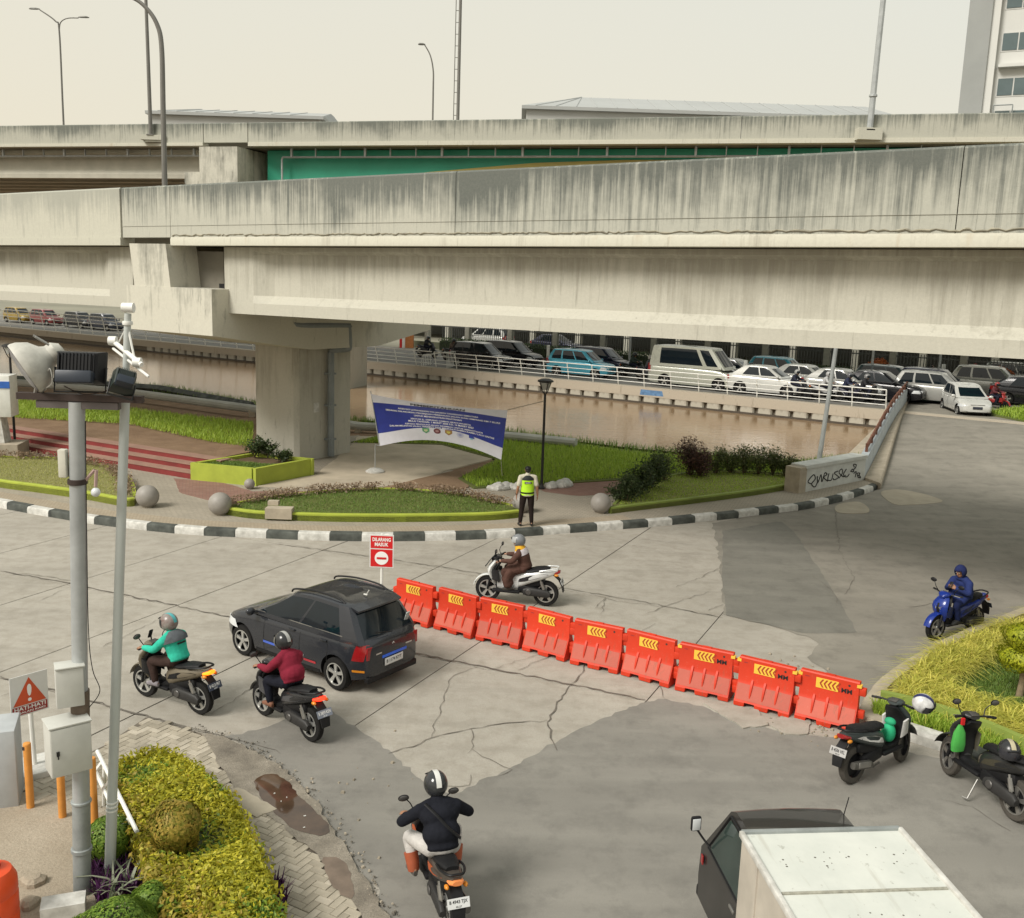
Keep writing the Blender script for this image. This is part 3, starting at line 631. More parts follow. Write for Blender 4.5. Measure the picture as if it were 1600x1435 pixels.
# ragged patched mortar line above the ledge
ml = MB(); pts = []; s_ = -2.5
while s_ < 30:
    pts.append((s_, -.012, .30+.05*rnd.random()+.007*s_)); s_ += rnd.uniform(.05,.16)
ml.tube(pts, [.012+.016*rnd.random() for _ in pts], 5); o = ml.build('mortar_seam', mat('seam_mortar', (.28,.26,.2), .95, var=.4, vs=5), ramp); o.location.z = 7.86
ml = MB(); ml.tube([(-5.1,-.006,.62-.035),(46,-.006,.62+.32)], .006, 4); o = ml.build('form_line', mat('form_line_stain', (.2,.19,.15), .9), ramp); o.location.z = 7.86
def girder(s0, s1, y0):
    web = [(y0+.42,0),(y0+.05,-.03),(y0+.05,-.16),(y0+.30,-.26),(y0+.30,-1.52),(y0,-1.76),(y0,-2.11),(y0+.75,-2.11),(y0+.75,-1.76),(y0+.5,-1.52),(y0+.5,-.26),(y0+.75,-.16),(y0+.75,-.0)]
    end = [(y0+.42,0),(y0+.02,-.03),(y0+.02,-.16),(y0+.02,-.26),(y0+.02,-1.52),(y0,-1.76),(y0,-2.11),(y0+.75,-2.11),(y0+.75,-1.76),(y0+.74,-1.52),(y0+.74,-.26),(y0+.75,-.16),(y0+.75,-.0)]
    b = MB(); st_ = [(s0,end),(s0+1.35,end),(s0+2.0,web),(s1-2.0,web),(s1-1.35,end),(s1,end)]
    b.loft([[(s_, y, z+.007*s_) for y, z in pr] for s_, pr in st_]); o = b.build('girder', GIRD, ramp, 20); o.location.z = 7.86
for s0, s1 in ((-.55,24.6),(-32,-5.3),(29.4,46)):
    for y0 in (.42, 2.6, 4.8, 7.0): girder(s0, s1, y0)
def cap_col(sc):
    b = MB(); pr = [(-.25,5.05),(4.1,4.45),(7.6,4.45),(10.8,5.0),(10.8,6.52),(-.25,6.52)]
    b.loft([[(s_, y, z+.007*sc) for y, z in pr] for s_ in (sc-2.15, sc+2.2)]); b.build('pier_cap', CAPC, ramp, 30)
    b = MB(); b.loft([[(sc-1.75,y,6.5+.007*sc),(sc+.15,y,6.5+.007*sc),(sc-.05,y,7.9+.007*sc),(sc-1.95,y,7.9+.007*sc)] for y in (-.22, 1.0)]); b.build('end_wall', CAPC, ramp, 30)
    b = MB(); b.box((sc+.2,5.2,7.1), (2.2,8.4,1.2)); b.build('pier_head', DKCONC, ramp)
    for y in (.8,3.0,5.2,7.4):
        for q in (1.85,-2.0): b = MB(); b.box((sc+q,y,6.6),(.5,.5,.14)); b.build('bearing', BPLAS, ramp)
    b = MB(); b.prism([(sc-1.0,4.35),(sc+1.0,4.35),(sc+1.15,4.5),(sc+1.15,7.2),(sc+1.0,7.35),(sc-1.0,7.35),(sc-1.15,7.2),(sc-1.15,4.5)], -.4, 4.6+.007*sc); b.build('pier_column', PIERC, ramp, 30)
PC = -2.55
cap_col(PC); cap_col(27.4)
# drain pipe on the pier
dp = MB(); px = PC+1.33
dp.tube(spline([(PC-.6,3.2,5.55),(PC+.4,3.2,5.5),(PC+1.9,3.3,5.42),(PC+2.1,3.6,5.3),(PC+2.1,5.9,5.25),(PC+2.1,6.05,5.15),(PC+2.1,6.1,4.5),(PC+2.0,6.1,4.38),(PC+1.45,6.0,4.3),(px,5.95,4.2),(px,5.95,3.9),(px,5.95,.25)], 4), .13, 10)
for z in (.9, 2.2, 3.4): dp.box((px-.06,5.95,z),(.34,.36,.07))
dp.build('drain_pipe', PIPEG, ramp)
fl = MB(); fl.box((px-.175,5.35,2.15),(.02,.26,.36)); fl.build('notice_plate', WHITE_D, ramp)
# lamp post arched on the ramp edge
def post_on(name, label, base, pts, r0, r1, m=LAMPM, group='tall lamp posts on the flyovers', luminaires=()):
    t = thing(name, label, 'lamp post', base, 0, group)
    p = spline(pts, 8); n_ = len(p); b = MB(); b.tube(p, [r0+(r1-r0)*i/(n_-1) for i in range(n_)], 10); b.build('pole', m, t)
    b = MB(); b.box((0,0,.03),(.4,.4,.06)); b.build('base_plate', m, t)
    for (x, y, z, dx) in luminaires:
        l = MB(); l.loft([[(x+dx*k*.75, y+w*a, z+.04+h*bb) for a, bb in ((-1,0),(-.7,1),(.7,1),(1,0),(0,-.5))] for k, w, h in ((0,.05,.04),(.3,.13,.08),(.8,.15,.08),(1,.07,.04))]); l.build('lamp_head', m, t)
    return t
def on_ramp(s_, y, z): c, sn = math.cos(RA), math.sin(RA); return (RO[0]+c*s_-sn*y, RO[1]+sn*s_+c*y, z)
b0 = on_ramp(-3.3, .35, 9.7)
post_on('lamp_post', 'arched lamp post rising from the near ramp in front of the far flyover', b0, [(0,0,0),(.02,0,2.5),(.03,0,4.4),(-.1,0,5.1),(-.45,0,5.6),(-.95,0,5.9),(-1.9,0,6.1)], .09, .05, luminaires=[(-1.9,0,6.1,-1)])
# ================================================================= far flyover
FA = math.atan2(-.276, .961); FO = (-.6, 55.0)
fly = thing('far_flyover', 'far flyover with dark stained parapet and green steel girder behind the ramp', 'flyover', (FO[0],FO[1],0), FA)
ZB = 14.54
def fpiece(name, prof, s0, s1, m, ang=35, n=1, z=ZB):
    b = MB(); b.loft([[(s_, y, zz) for y, zz in prof] for s_ in [s0+(s1-s0)*i/n for i in range(n+1)]]); o = b.build(name, m, fly, ang); o.location.z = z; return o
FP = [(0,-.1),(0,.95),(.05,1.0),(.2,1.0),(.25,.95),(.3,-.1)]
PX = -16.3                       # pier station
for a, b in ((-95,-50),(-49.98,PX-2.6),(PX-2.55,PX+.35),(PX+.4,12),(12.03,40),(40.03,95)): fpiece('parapet', FP, a, b, PAR2); fpiece('far_parapet', [(18.4-y,z) for y, z in FP], a, b, PAR2); fpiece('median_wall', [(9.0,-.05),(9.0,.9),(9.8,.9),(9.8,-.05)], a, b, PAR2)  # far edge and median wall added with the deck widened for shade
fpiece('deck_ledge', [(-.05,-.32),(-.05,-.1),(.6,-.1),(.6,-.32)], PX+.4, 95, LEDGE, n=1); fpiece('deck_ledge', [(-.05,-.28),(-.05,-.1),(.6,-.1),(.6,-.28)], -95, PX-2.6, LEDGE)
fpiece('deck', [(.6,-.35),(.6,-.05),(17.8,-.05),(17.8,-.35)], -95, 95, DKCONC)  # unseen far half of the deck added to shade the far road
for y in (1.0,3.4,5.8,8.2,11,13.6,16.2):
    fpiece('girder', [(y,-.36),(y,-.55),(y+.25,-.7),(y+.25,-1.55),(y,-1.8),(y,-2.05),(y+.7,-2.05),(y+.7,-1.8),(y+.45,-1.55),(y+.45,-.7),(y+.7,-.55),(y+.7,-.36)], -95, PX-2.7, GIRD2, 20)
for y in (1.3,5.2,9.4,13.6):
    fpiece('steel_girder', [(y,-.40),(y-.05,-2.5),(y+2.2,-2.5),(y+2.2,-.40)], PX+.9, 95, GREEN_S, 20)
fpiece('lower_flange', [(1.1,-2.5),(1.1,-2.62),(3.7,-2.62),(3.7,-2.5)], PX+.9, 95, YEL_S)
# ochre stripe rising along the green girder
b = MB(); b.add([(-10.5,1.20,-2.15),(60,1.20,-2.45),(60,1.20,-.95),(6,1.20,-.97),(1,1.20,-1.12),(-5,1.20,-1.6)], [(0,1,2,3,4,5)]); o = b.build('ochre_band', YEL_S, fly); o.location.z = ZB
# service pipes with hangers
for a, e, z in ((PX+2.2,95,-.85),(-95,PX-2.7,-.75)):
    b = MB(); b.tube([(a,.75,z),(e,.75,z)], .06, 8); o = b.build('service_pipe', GALV, fly); o.location.z = ZB
    s_ = a+.6; i = 0
    while s_ < min(e, 40):
        if s_ > -45:
            b = MB(); b.box((s_,.72,(z-.3)/2),(.05 if i % 3 else .12,.12,-z-.3)); o = b.build('hanger', GALV, fly); o.location.z = ZB
        s_ += 1.55; i += 1
b = MB(); b.tube([(PX+2.2,.75,-.85),(PX+2.15,.75,-1.0),(PX+2.15,.75,-3.4)], .06, 8); o = b.build('downpipe', GALV, fly); o.location.z = ZB
b = MB(); b.box((PX-1.1,1.2,12.6),(2.5,4.0,3.0)); b.box((PX-2.9,1.2,11.9),(1.2,3.6,1.6)); b.build('pier_cap', CAPC, fly)
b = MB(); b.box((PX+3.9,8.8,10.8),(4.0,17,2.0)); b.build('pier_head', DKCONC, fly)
b = MB(); b.box((PX+3.9,5.2,4.7),(2.2,2.6,11.5)); b.build('pier_column', PIERC, fly)
def on_fly(s_, y, z): c, sn = math.cos(FA), math.sin(FA); return (FO[0]+c*s_-sn*y, FO[1]+sn*s_+c*y, z)
p0 = on_fly(-36.4,9.2,ZB+.9)
post_on('lamp_post', 'slender twin-armed lamp post on the far flyover at the far left', p0, [(0,0,0),(0,0,3),(0,0,7.9),(-.25,0,8.6),(-1.3,0,9.3)], .075, .04, luminaires=[(-1.3,0,9.3,-1),(1.4,0,8.85,1)])
b = MB(); b.tube(spline([(0,0,7.9),(.12,0,8.5),(.6,0,8.8),(1.4,0,8.85)],6), .04, 8); _o = [o for o in C.objects if o.get('label','').startswith('slender twin')][0]; b.build('arm', LAMPM, _o)
p0 = on_fly(-22.3,-.22,ZB+.3)
tp = post_on('lamp_post', 'straight grey pole bracketed to the far flyover parapet left of the arched post', p0, [(0,0,0),(-.02,0,5),(-.06,0,10.5)], .12, .08)
b = MB(); b.box((.15,.12,-.12),(1.5,.55,.28)); b.box((.15,.12,-.3),(1.0,.4,.14)); b.build('bracket_block', PAR1L, tp)
p0 = on_fly(-8.1,9.3,ZB+.9)
post_on('lamp_post', 'small single-arm lamp post with curved top behind the middle of the far flyover', p0, [(0,0,0),(0,0,3.5),(-.02,0,4.6),(-.22,0,5.5),(-.6,0,6.15)], .06, .035, luminaires=[(-.55,0,6.1,-.6)])
p0 = on_fly(-6.5,9.6,ZB+.9)
mast = thing('mast', 'thin mast with a ladder rail standing behind the middle of the far flyover', 'mast', p0)
b = MB(); b.tube([(0,0,0),(.02,0,12)], [.11,.09], 10); b.build('pole', LAMPM, mast)
b = MB(); b.tube([(-.28,0,0),(-.25,0,12)], .03, 6); b.build('ladder_rail', LAMPM, mast)
for k in range(16):
    b = MB(); b.tube([(-.28,0,.5+k*.7),(0,0,.5+k*.7)], .02, 5); b.build('rung', LAMPM, mast)
p0 = on_fly(18.1,-.25,ZB+.2)
tp = post_on('lamp_post', 'stout pale pole on a bracket of the far flyover parapet at the right', p0, [(0,0,0),(.02,0,1.6),(.05,0,4.5),(.12,0,8.5)], .15, .12, m=GALV)
b = MB(); b.box((0,.1,-.15),(1.15,.6,.55)); b.build('bracket_block', PAR1L, tp)
b = MB(); b.lathe([(.16,0),(.2,.02),(.2,.1),(.16,.12)], 10, (.02,0,1.55)); b.tube([(.2,0,7.2),(.05,0,7.25)], .03, 6); b.build('clamp', GALV, tp)
# ================================================================= distant buildings
def shed(label, x0, x1, y0, dep, ze, zr, k, cat='building'):
    t = thing('warehouse', label, cat, (x0,y0,ZF))
    L = x1-x0; b = MB(); b.box((L/2,dep/2,(ze-ZF)/2),(L,dep,ze-ZF)); b.build('wall', WALLG, t)
    b = MB(); e = .5; r0 = k
    b.loft([[(-e,-e,ze-ZF),(L+e,-e,ze-ZF),(L+e,dep+e,ze-ZF),(-e,dep+e,ze-ZF)], [(-e,-e,ze-ZF+.35),(L+e,-e,ze-ZF+.35),(L+e,dep+e,ze-ZF+.35),(-e,dep+e,ze-ZF+.35)], [(r0,dep*.45,zr-ZF),(L-.4,dep*.45,zr-ZF),(L-.4,dep*.55,zr-ZF),(r0,dep*.55,zr-ZF)]]); rf = b.build('roof', ROOFG, t, 10)
    for i in range(int(L/2.2)):
        x = 1+i*2.2; b = MB(); xa = x if x > r0 else r0
        b.tube([(x,-e,ze-ZF+.37),(xa,dep*.45,zr-ZF+.03)], .05, 4); b.build('seam', ROOFG, rf)
    return t
a = (0.299,112,24.483); a2 = (39.665,112,25.997); az = (0.269,112,25.345)[2]; ar = (21.228,122,28.502)[2]
shed('long pale grey metal roof seen above the far flyover at centre right', a[0], a2[0]+1, 112, 22, az, ar, 6.5)
a = (-43.423,120,23.908); a2 = (-23.685,120,24.677)
shed('low curved grey roof seen above the far flyover at centre left', a[0], a2[0], 120, 20, (-38.618,120,24.703)[2], (-36.972,130,26.788)[2], 3.0)
TB = (41.148,98,24.129)
tower = thing('office_tower', 'tall grey and white office block with window bands at the upper right corner', 'building', (TB[0],98,ZF), R(-26))
b = MB(); b.box((1.0,8,30),(2.0,16,60)); b.build('core_wall', TOWERG, tower)
b = MB(); b.box((14.0,8.4,30),(24,15,60)); b.build('wall', TOWERW, tower)
b = MB(); b.box((2.35,.55,30),(.7,.6,60)); b.build('column', TOWERW, tower)
for z in (14.2,22.4): 
    b = MB(); b.box((1.0,-.02,z),(2.0,.06,.12)); b.build('groove_band', TOWERW, tower)
ZT = TB[2]-ZF
for fl_, (dz, prot) in enumerate(((-1.6,0),(1.3,0),(5.3,0),(9.0,0),(12.6,1.0),(16.4,1.0),(20.2,1.0))):
    z = ZT+dz
    if prot and fl_ == 4:
        b = MB(); b.box((12.8,.2,z+20),(23.6,1.9,41.6)); b.build('upper_block', TOWERW, tower)
    yf = -.75 if prot else .9
    for g_ in range(3):
        x0 = 3.1+g_*7.2-(1.2 if prot else 0)
        w = MB(); w.box((x0+2.7,yf+.03,z+.9),(5.6,.14,1.75)); wf = w.build('window', TOWERW, tower)
        for q in range(4):
            w = MB(); w.box((x0+.65+q*1.37,yf-.06,z+.9),(1.25,.06,1.5)); w.build('pane', GLASSF, wf)
for z in (ZT+4.0,):
    b = MB(); b.box((13,.6,z),(20,1.0,.28)); b.build('ledge', TOWERW, tower)
b = MB()
for z in (0,.9): b.tube([(3.0,.3,ZT+z-.4),(4.6,.3,ZT+z-.4)], .06, 6)
for x in (3.0,4.6): b.tube([(x,.3,ZT-1.2),(x,.3,ZT+.5)], .06, 6)
b.build('balcony_rail', GALV_D, tower)
# ================================================================= quay wall with sheet piles, railing
quay = thing('quay_wall', 'pale concrete quay wall with fluted sheet piles along the far side of the canal', 'wall', (QO.x,QO.y,ZF), math.atan2(QU.y,QU.x))
# local x runs along QU; local -y points to the far land, +y to the canal
b = MB(); b.box((52,-.1,-.2),(150,.75,.52)); cp_ = b.build('coping', QUAYC, quay)
k = 0; x = -8.0
me_p = None
while x < 62:
    if me_p is None:
        b = MB(); b.loft([[(-.42,-.2,z),(-.42,.16,z),(-.34,.26,z),(.34,.26,z),(.42,.16,z),(.42,-.2,z)] for z in (-1.9,-.46)]); o = b.build('sheet_pile', PILEC, quay); me_p = o.data
    else: o = put('sheet_pile', me_p, quay)
    o.location.x = x+rnd.uniform(-.03,.03); x += 1.02
b = MB(); b.box((52,.2,-.86),(150,.16,.16)); b.build('tide_band', mat('wet_tide_line', (.07,.055,.04), .6), quay)
b = MB(); b.box((52,-.12,-1.2),(150,.3,1.7)); b.build('back_wall', mat('wet_pile_wall', (.18,.15,.11), .8), quay)
b = MB(); b.add([(13.6,.278,-.05),(15.0,.278,-.05),(15.05,.278,-.38),(13.5,.278,-.36)], [(0,1,2,3)]); b.build('blue_paint_smear', mat('blue_paint', (.10,.20,.36), .8, var=.3, vs=6), quay)
rail = thing('canal_railing', 'white steel railing with four bars along the far quay', 'railing', (QO.x,QO.y,ZF), math.atan2(QU.y,QU.x))
def bars(x0, x1):
    for z in (.32,.58,.84,1.12):
        b = MB(); b.tube([(x0,-.05,z),(x1,-.05,z)], .024 if z < 1 else .034, 6); b.build('bar', WHITEP, rail)
bars(.9, 31); bars(31.2, 47)
b = MB(); b.tube([(0,-.32,.06),(0,-.16,.7),(0,-.05,1.0),(0,-.03,1.12)], .035, 6); o = b.build('post', WHITEP, rail); pm2 = o.data; o.location.x = .9
for k in range(1, 27): o = put('post', pm2, rail); o.location.x = .9+k*1.77
rail2 = thing('tall_railing', 'taller white railing along the quay at the far left', 'railing', (QO.x,QO.y,ZF), math.atan2(QU.y,QU.x))
for z in (.4,.75,1.1,1.4,1.72):
    b = MB(); b.tube([(47.4,-.05,z),(92,-.05,z)], .03 if z < 1.5 else .045, 6); b.build('bar', WHITEP, rail2)
for k in range(24): o = put('post', pm2, rail2); o.location.x = 47.4+k*1.9; o.scale = (1.2,1.2,1.54)
# little gate ramp of crossing rails by the pier
gr_ = thing('stair_railing', 'short cluster of white slanting rails beside the pier on the far quay', 'railing', Q(30.5,.9), math.atan2(QU.y,QU.x))
for k in range(6):
    b = MB(); b.tube([(0+k*.05,-.2*k,0),(.02,-.2*k,1.1),(2.2,-.2*k,.75),(2.25,-.2*k,0)], .03, 6); b.build('rail', WHITEP, gr_)
# ================================================================= bridge over the canal at the right
BP0 = Vector((10.169,33.463)); BP1 = Vector((13.133,36.068))
bw = thing('bridge_wing_wall', 'white low wall with black graffiti where the bridge begins', 'wall', (0,0,0))
dirw = (BP1-BP0).normalized(); nw = Vector((-dirw.y,dirw.x))
L_ = (BP1-BP0).length
WG = mat('whitewash', (.52,.53,.50), .85, var=.14, vs=2.5, bump=.2)
b = MB(); q = [BP0, BP1, BP1+nw*.5, BP0+nw*.5]; b.prism([p[:] for p in q], 0, 1.02); b.build('wall_body', WG, bw)
b = MB(); q = [BP0-nw*.06-dirw*.08, BP1-nw*.06, BP1+nw*.56, BP0+nw*.56-dirw*.08]; b.prism([p[:] for p in q], 1.021, 1.14); b.build('coping', WG, bw)
b = MB(); q = [BP0-dirw*.42-nw*.03, BP0-nw*.03-dirw*.002, BP0+nw*.55-dirw*.002, BP0-dirw*.42+nw*.55]; b.prism([p[:] for p in q], 0, 1.08); b.build('end_pillar', KERBC, bw)
# graffiti strokes
gf = MB()
def gp(u, v): p = BP0+dirw*(u*L_)-nw*.004; return (p.x, p.y, .22+v*.75)
strokes = [[(.10,.30),(.04,.45),(.12,.72),(.15,.5),(.10,.3),(.16,.12),(.2,.4)], [(.18,.62),(.2,.3),(.24,.66),(.26,.3)], [(.27,.3),(.3,.7),(.34,.62),(.29,.5),(.36,.28)], [(.37,.65),(.36,.35),(.42,.3),(.44,.6)], [(.52,.68),(.46,.62),(.5,.5),(.54,.36),(.47,.28),(.45,.36)], [(.55,.32),(.6,.55),(.58,.75),(.54,.6),(.62,.35),(.66,.4)], [(.66,.7),(.62,.45),(.68,.3),(.72,.42)], [(.74,.55),(.8,.5),(.77,.64),(.74,.55)], [(.80,.72),(.78,.86),(.83,.82),(.81,.64),(.76,.62)], [(.80,.4),(.84,.48),(.83,.2)], [(.88,.2),(.86,.38),(.91,.36),(.88,.2),(.93,.12),(.9,.28)]]
for s_ in strokes:
    p = spline([(*q,0) for q in s_], 6)
    gf.tube([gp(q.x,q.y) for q in p], .021, 5)
gf.build('graffiti', BLACKT, bw)
# parapet along the bridge with a rusty pipe rail
BW0 = Vector((BP1.x, BP1.y)); BW1 = Vector((23.448,58.239))
bl_ = BW1-BW0; bn = Vector((-bl_.y,bl_.x)).normalized()
bp = thing('bridge_parapet', 'pale blue-white bridge parapet topped by a rusty brown rail', 'wall', (0,0,0))
rings = []
for i in range(9):
    p = BW0+bl_*(i/8); z = hb(p.x+1.2,p.y)
    rings.append([(p.x,p.y,z-.6),(p.x,p.y,z+.86),(p.x+bn.x*.28,p.y+bn.y*.28,z+.86),(p.x+bn.x*.28,p.y+bn.y*.28,z-.6)])
b = MB(); b.loft(rings); b.build('wall_body', mat('pale_blue_whitewash', (.44,.48,.50), .85, var=.12, vs=1.5, bump=.2), bp)
def rl(t, h, o_=.14): p = BW0+bl_*t+bn*o_; return (p.x,p.y,hb(p.x+1.2,p.y)+h)
for h in (1.0,1.16):
    b = MB(); b.tube([rl(.06+.94*i/10, h) for i in range(11)], .045, 6); b.build('rail', RUSTM, bp)
for i in range(14):
    b = MB(); b.box(rl(.06+.94*i/13,.98),(.10,.10,.42),0,math.atan2(bl_.y,bl_.x)); b.build('post', RUSTM, bp)
sw = MB(); rings = []
for i in range(9):
    t_ = i/8; p = BW0+bl_*t_; r_ = Vector((13.409,35.091)).lerp(Vector((22.298,55.667)), t_); z = hb(p.x+1.2,p.y)
    rings.append([(p.x+.02,p.y,z-.4),(p.x+.02,p.y,z+.2),(r_.x-.05,r_.y,z+.2),(r_.x,r_.y,z+.15),(r_.x,r_.y,z-.4)])
sw.loft(rings); st(sw.build('bridge_footway', KERBC, angle=30))
b = MB(); b.prism([(12.2,37.5),(30,33),(52,55),(22.5,57)], lambda x, y: hb(x,y)-.9, lambda x, y: hb(x,y)-.02); st(b.build('bridge_deck', KERBC, angle=0))
bp_t = thing('utility_pole', 'slim grey steel pole rising behind the graffiti wall to the girder', 'pole', (*(12.328,39.057),.2))
b = MB(); b.tube([(0,0,0),(.15,0,2.4),(.52,0,9)], [.10,.085,.06], 10); b.build('shaft', GALV, bp_t); b = MB(); b.box((0,0,.02),(.3,.3,.05)); b.build('base_plate', GALV, bp_t)
# ================================================================= near bank pipeline
pl = thing('pipeline', 'long pale pipe lying along the near canal bank behind the lawn', 'pipe', (0,0,0))
pp = [(*q,.95 if q[0] < -7.5 else .45) for q in [(-32.09,53.183),(-27.214,51.825),(-19.327,48.987),(-11.846,44.367),(-6.9,43.501),(-2.867,43.064),(-0.031,42.043),(2.668,40.901)]]
b = MB(); b.tube(pp, .19, 10); b.build('pipe_run', mat('pipe_coating', (.38,.38,.34), .6, var=.15, vs=1), pl)
for k in range(1, len(pp)-1):
    b = MB(); b.box((pp[k][0],pp[k][1],pp[k][2]-.4),(.3,.3,.7)); b.build('saddle', KERBC, pl)
dk = thing('bank_edge_beam', 'dark weathered beam along the near water edge at left', 'beam', (0,0,0))
pp2 = [(*q,.66) for q in [(-34.518,57.259),(-29.232,55.714),(-24.029,54.63),(-19.239,53.22),(-12.685,47.53)]]
b = MB(); b.tube(pp2, .2, 4); b.build('beam', BLACK_D, dk)

# ================================================================= plants
def blades(pts, z, h, w, mat_, name, lean=.5, seed=1, seg=2, parent=None, droop=.0):
    """grass or strap leaves as tapered bent strips"""
    g = np.random.default_rng(seed); n = len(pts); zz = np.full(n, z) if np.isscalar(z) else np.asarray(z)
    a = g.random(n)*2*np.pi; L = h*(.55+.9*g.random(n)); ln = lean*(.3+.9*g.random(n)); wd_ = w*(.7+.6*g.random(n))
    d = np.stack([np.cos(a),np.sin(a)],1); sx = np.stack([-d[:,1],d[:,0]],1)
    rows = []; k = seg+1
    for i in range(k):
        t = i/seg; hx = L*ln*t**1.6; hz = L*(t*(1-.35*ln*t)-droop*t**2.2); ww = wd_*(1-.85*t)
        c = np.concatenate([pts+d*hx[:,None], (zz+hz)[:,None]],1); s_ = np.concatenate([sx*ww[:,None]/2, np.zeros((n,1))],1)
        rows.append(np.stack([c-s_, c+s_],1))
    V = np.stack(rows,1).reshape(n, 2*k, 3)
    F = []
    for i in range(seg): F.append(np.array([2*i,2*i+1,2*i+3,2*i+2]))
    F = (np.arange(n)[:,None,None]*2*k+np.stack(F)[None]).reshape(-1,4)
    return np_obj(name, V.reshape(-1,3), F, mat_, parent)
def leaves(P_, Nn, size, mat_, name, seed=1, parent=None, asp=.45, jit=.7):
    """small folded leaves at points P_ facing roughly along Nn"""
    g = np.random.default_rng(seed); n = len(P_)
    Nn = Nn+g.normal(0,jit,(n,3)); Nn /= np.linalg.norm(Nn,axis=1)[:,None]+1e-9
    t = np.cross(Nn, g.normal(0,1,(n,3))); t /= np.linalg.norm(t,axis=1)[:,None]+1e-9; b_ = np.cross(Nn,t)
    s_ = size*(.6+.8*g.random(n))[:,None]
    V = np.stack([P_-t*s_*.5, P_+b_*s_*asp*.5+Nn*s_*.08, P_+t*s_*.5-Nn*s_*.1, P_-b_*s_*asp*.5+Nn*s_*.08],1)
    F = np.arange(n*4).reshape(n,4)
    return np_obj(name, V.reshape(-1,3), F, mat_, parent)
def ball_pts(c, r, n, seed=1, depth=.18, lump=.06):
    g = np.random.default_rng(seed); d = g.normal(0,1,(n,3)); d /= np.linalg.norm(d,axis=1)[:,None]
    k = 1+lump*(np.sin(d[:,0]*5+seed)+np.sin(d[:,1]*6+2*seed)+np.sin(d[:,2]*7))-depth*g.random(n)**2
    return np.array(c)+d*k[:,None]*np.array(r), d
def shrub(label, base, h, spread, m, n=500, size=.07, stems=7, seed=1, name='shrub', group=None, z0=None):
    t = thing(name, label, 'shrub', base, 0, group); r_ = random.Random(seed); g = np.random.default_rng(seed); tips = []
    b = MB()
    for k in range(stems):
        a = r_.random()*6.28; q = r_.random()**.6*spread; hh = h*r_.uniform(.65,1.05)*(1-.25*q/spread); e = Vector((math.cos(a)*q,math.sin(a)*q,hh))
        mid = Vector((e.x*.35,e.y*.35,hh*.5)); b.tube([(0,0,0),mid,e], [.015,.011,.004], 5); tips += [mid.lerp(e,.35),mid.lerp(e,.6),mid.lerp(e,.8),e,mid]
    b.build('stem', SOIL, t)
    tp = np.array([list(x) for x in tips]); idx = g.integers(0,len(tp),n)
    P_ = tp[idx]+g.normal(0,1,(n,3))*np.array([.11,.11,.10])*min(1.6,max(.6,h)); P_[:,2] = np.abs(P_[:,2])
    leaves(P_, np.tile([0,0,1.0],(n,1)), size, m, 'foliage', seed, t, .4, .9)
    return t
# ---- lawns on the plaza
RGi = [(-6.696,40.232),(-5.078,42.634),(-2.971,44.599),(-0.034,43.346),(2.709,41.48),(5.249,39.918),(8.255,39.152),(10.846,38.224),(9.957,36.256),(7.253,36.54),(5.69,35.771),(4.164,34.794),(0.686,33.094),(-1.15,32.372),(-1.718,33.69),(-0.371,37.555),(-2.989,40.989)]
blades(samp(RGi, 26000, 3), .235, .16, .03, L_GRASS, 'grass', .6, 4); tag(C.objects[-1], 'bright green grass between the ramp pier and the canal', 'grass', kind='stuff')
LG = [(-23.721,46.284),(-17.512,44.358),(-11.052,41.388),(-9.501,35.529),(-11.354,36.603),(-15.917,40.262),(-21.032,40.956)]
blades(samp(LG, 15000, 5), .72, .17, .035, L_GRASS, 'grass', .6, 6); tag(C.objects[-1], 'green grass strip above the dirt terrace at left', 'grass', kind='stuff')
bank_pts = np.array([(p.x-QV.x*k*.1, p.y-QV.y*k*.1) for p in resample([(*q,0) for q in BANK[1:13]], .035) for k in (-4,0,4,9)])+nrg.normal(0,.15,(len(resample([(*q,0) for q in BANK[1:13]], .035))*4,2))
blades(bank_pts, np.where(bank_pts[:,0] < -8, .5, .2), .26, .035, L_GRASS_D, 'bank_weeds', .6, 8); tag(C.objects[-1], 'darker weeds fringing the near edge of the canal', 'grass', kind='stuff')
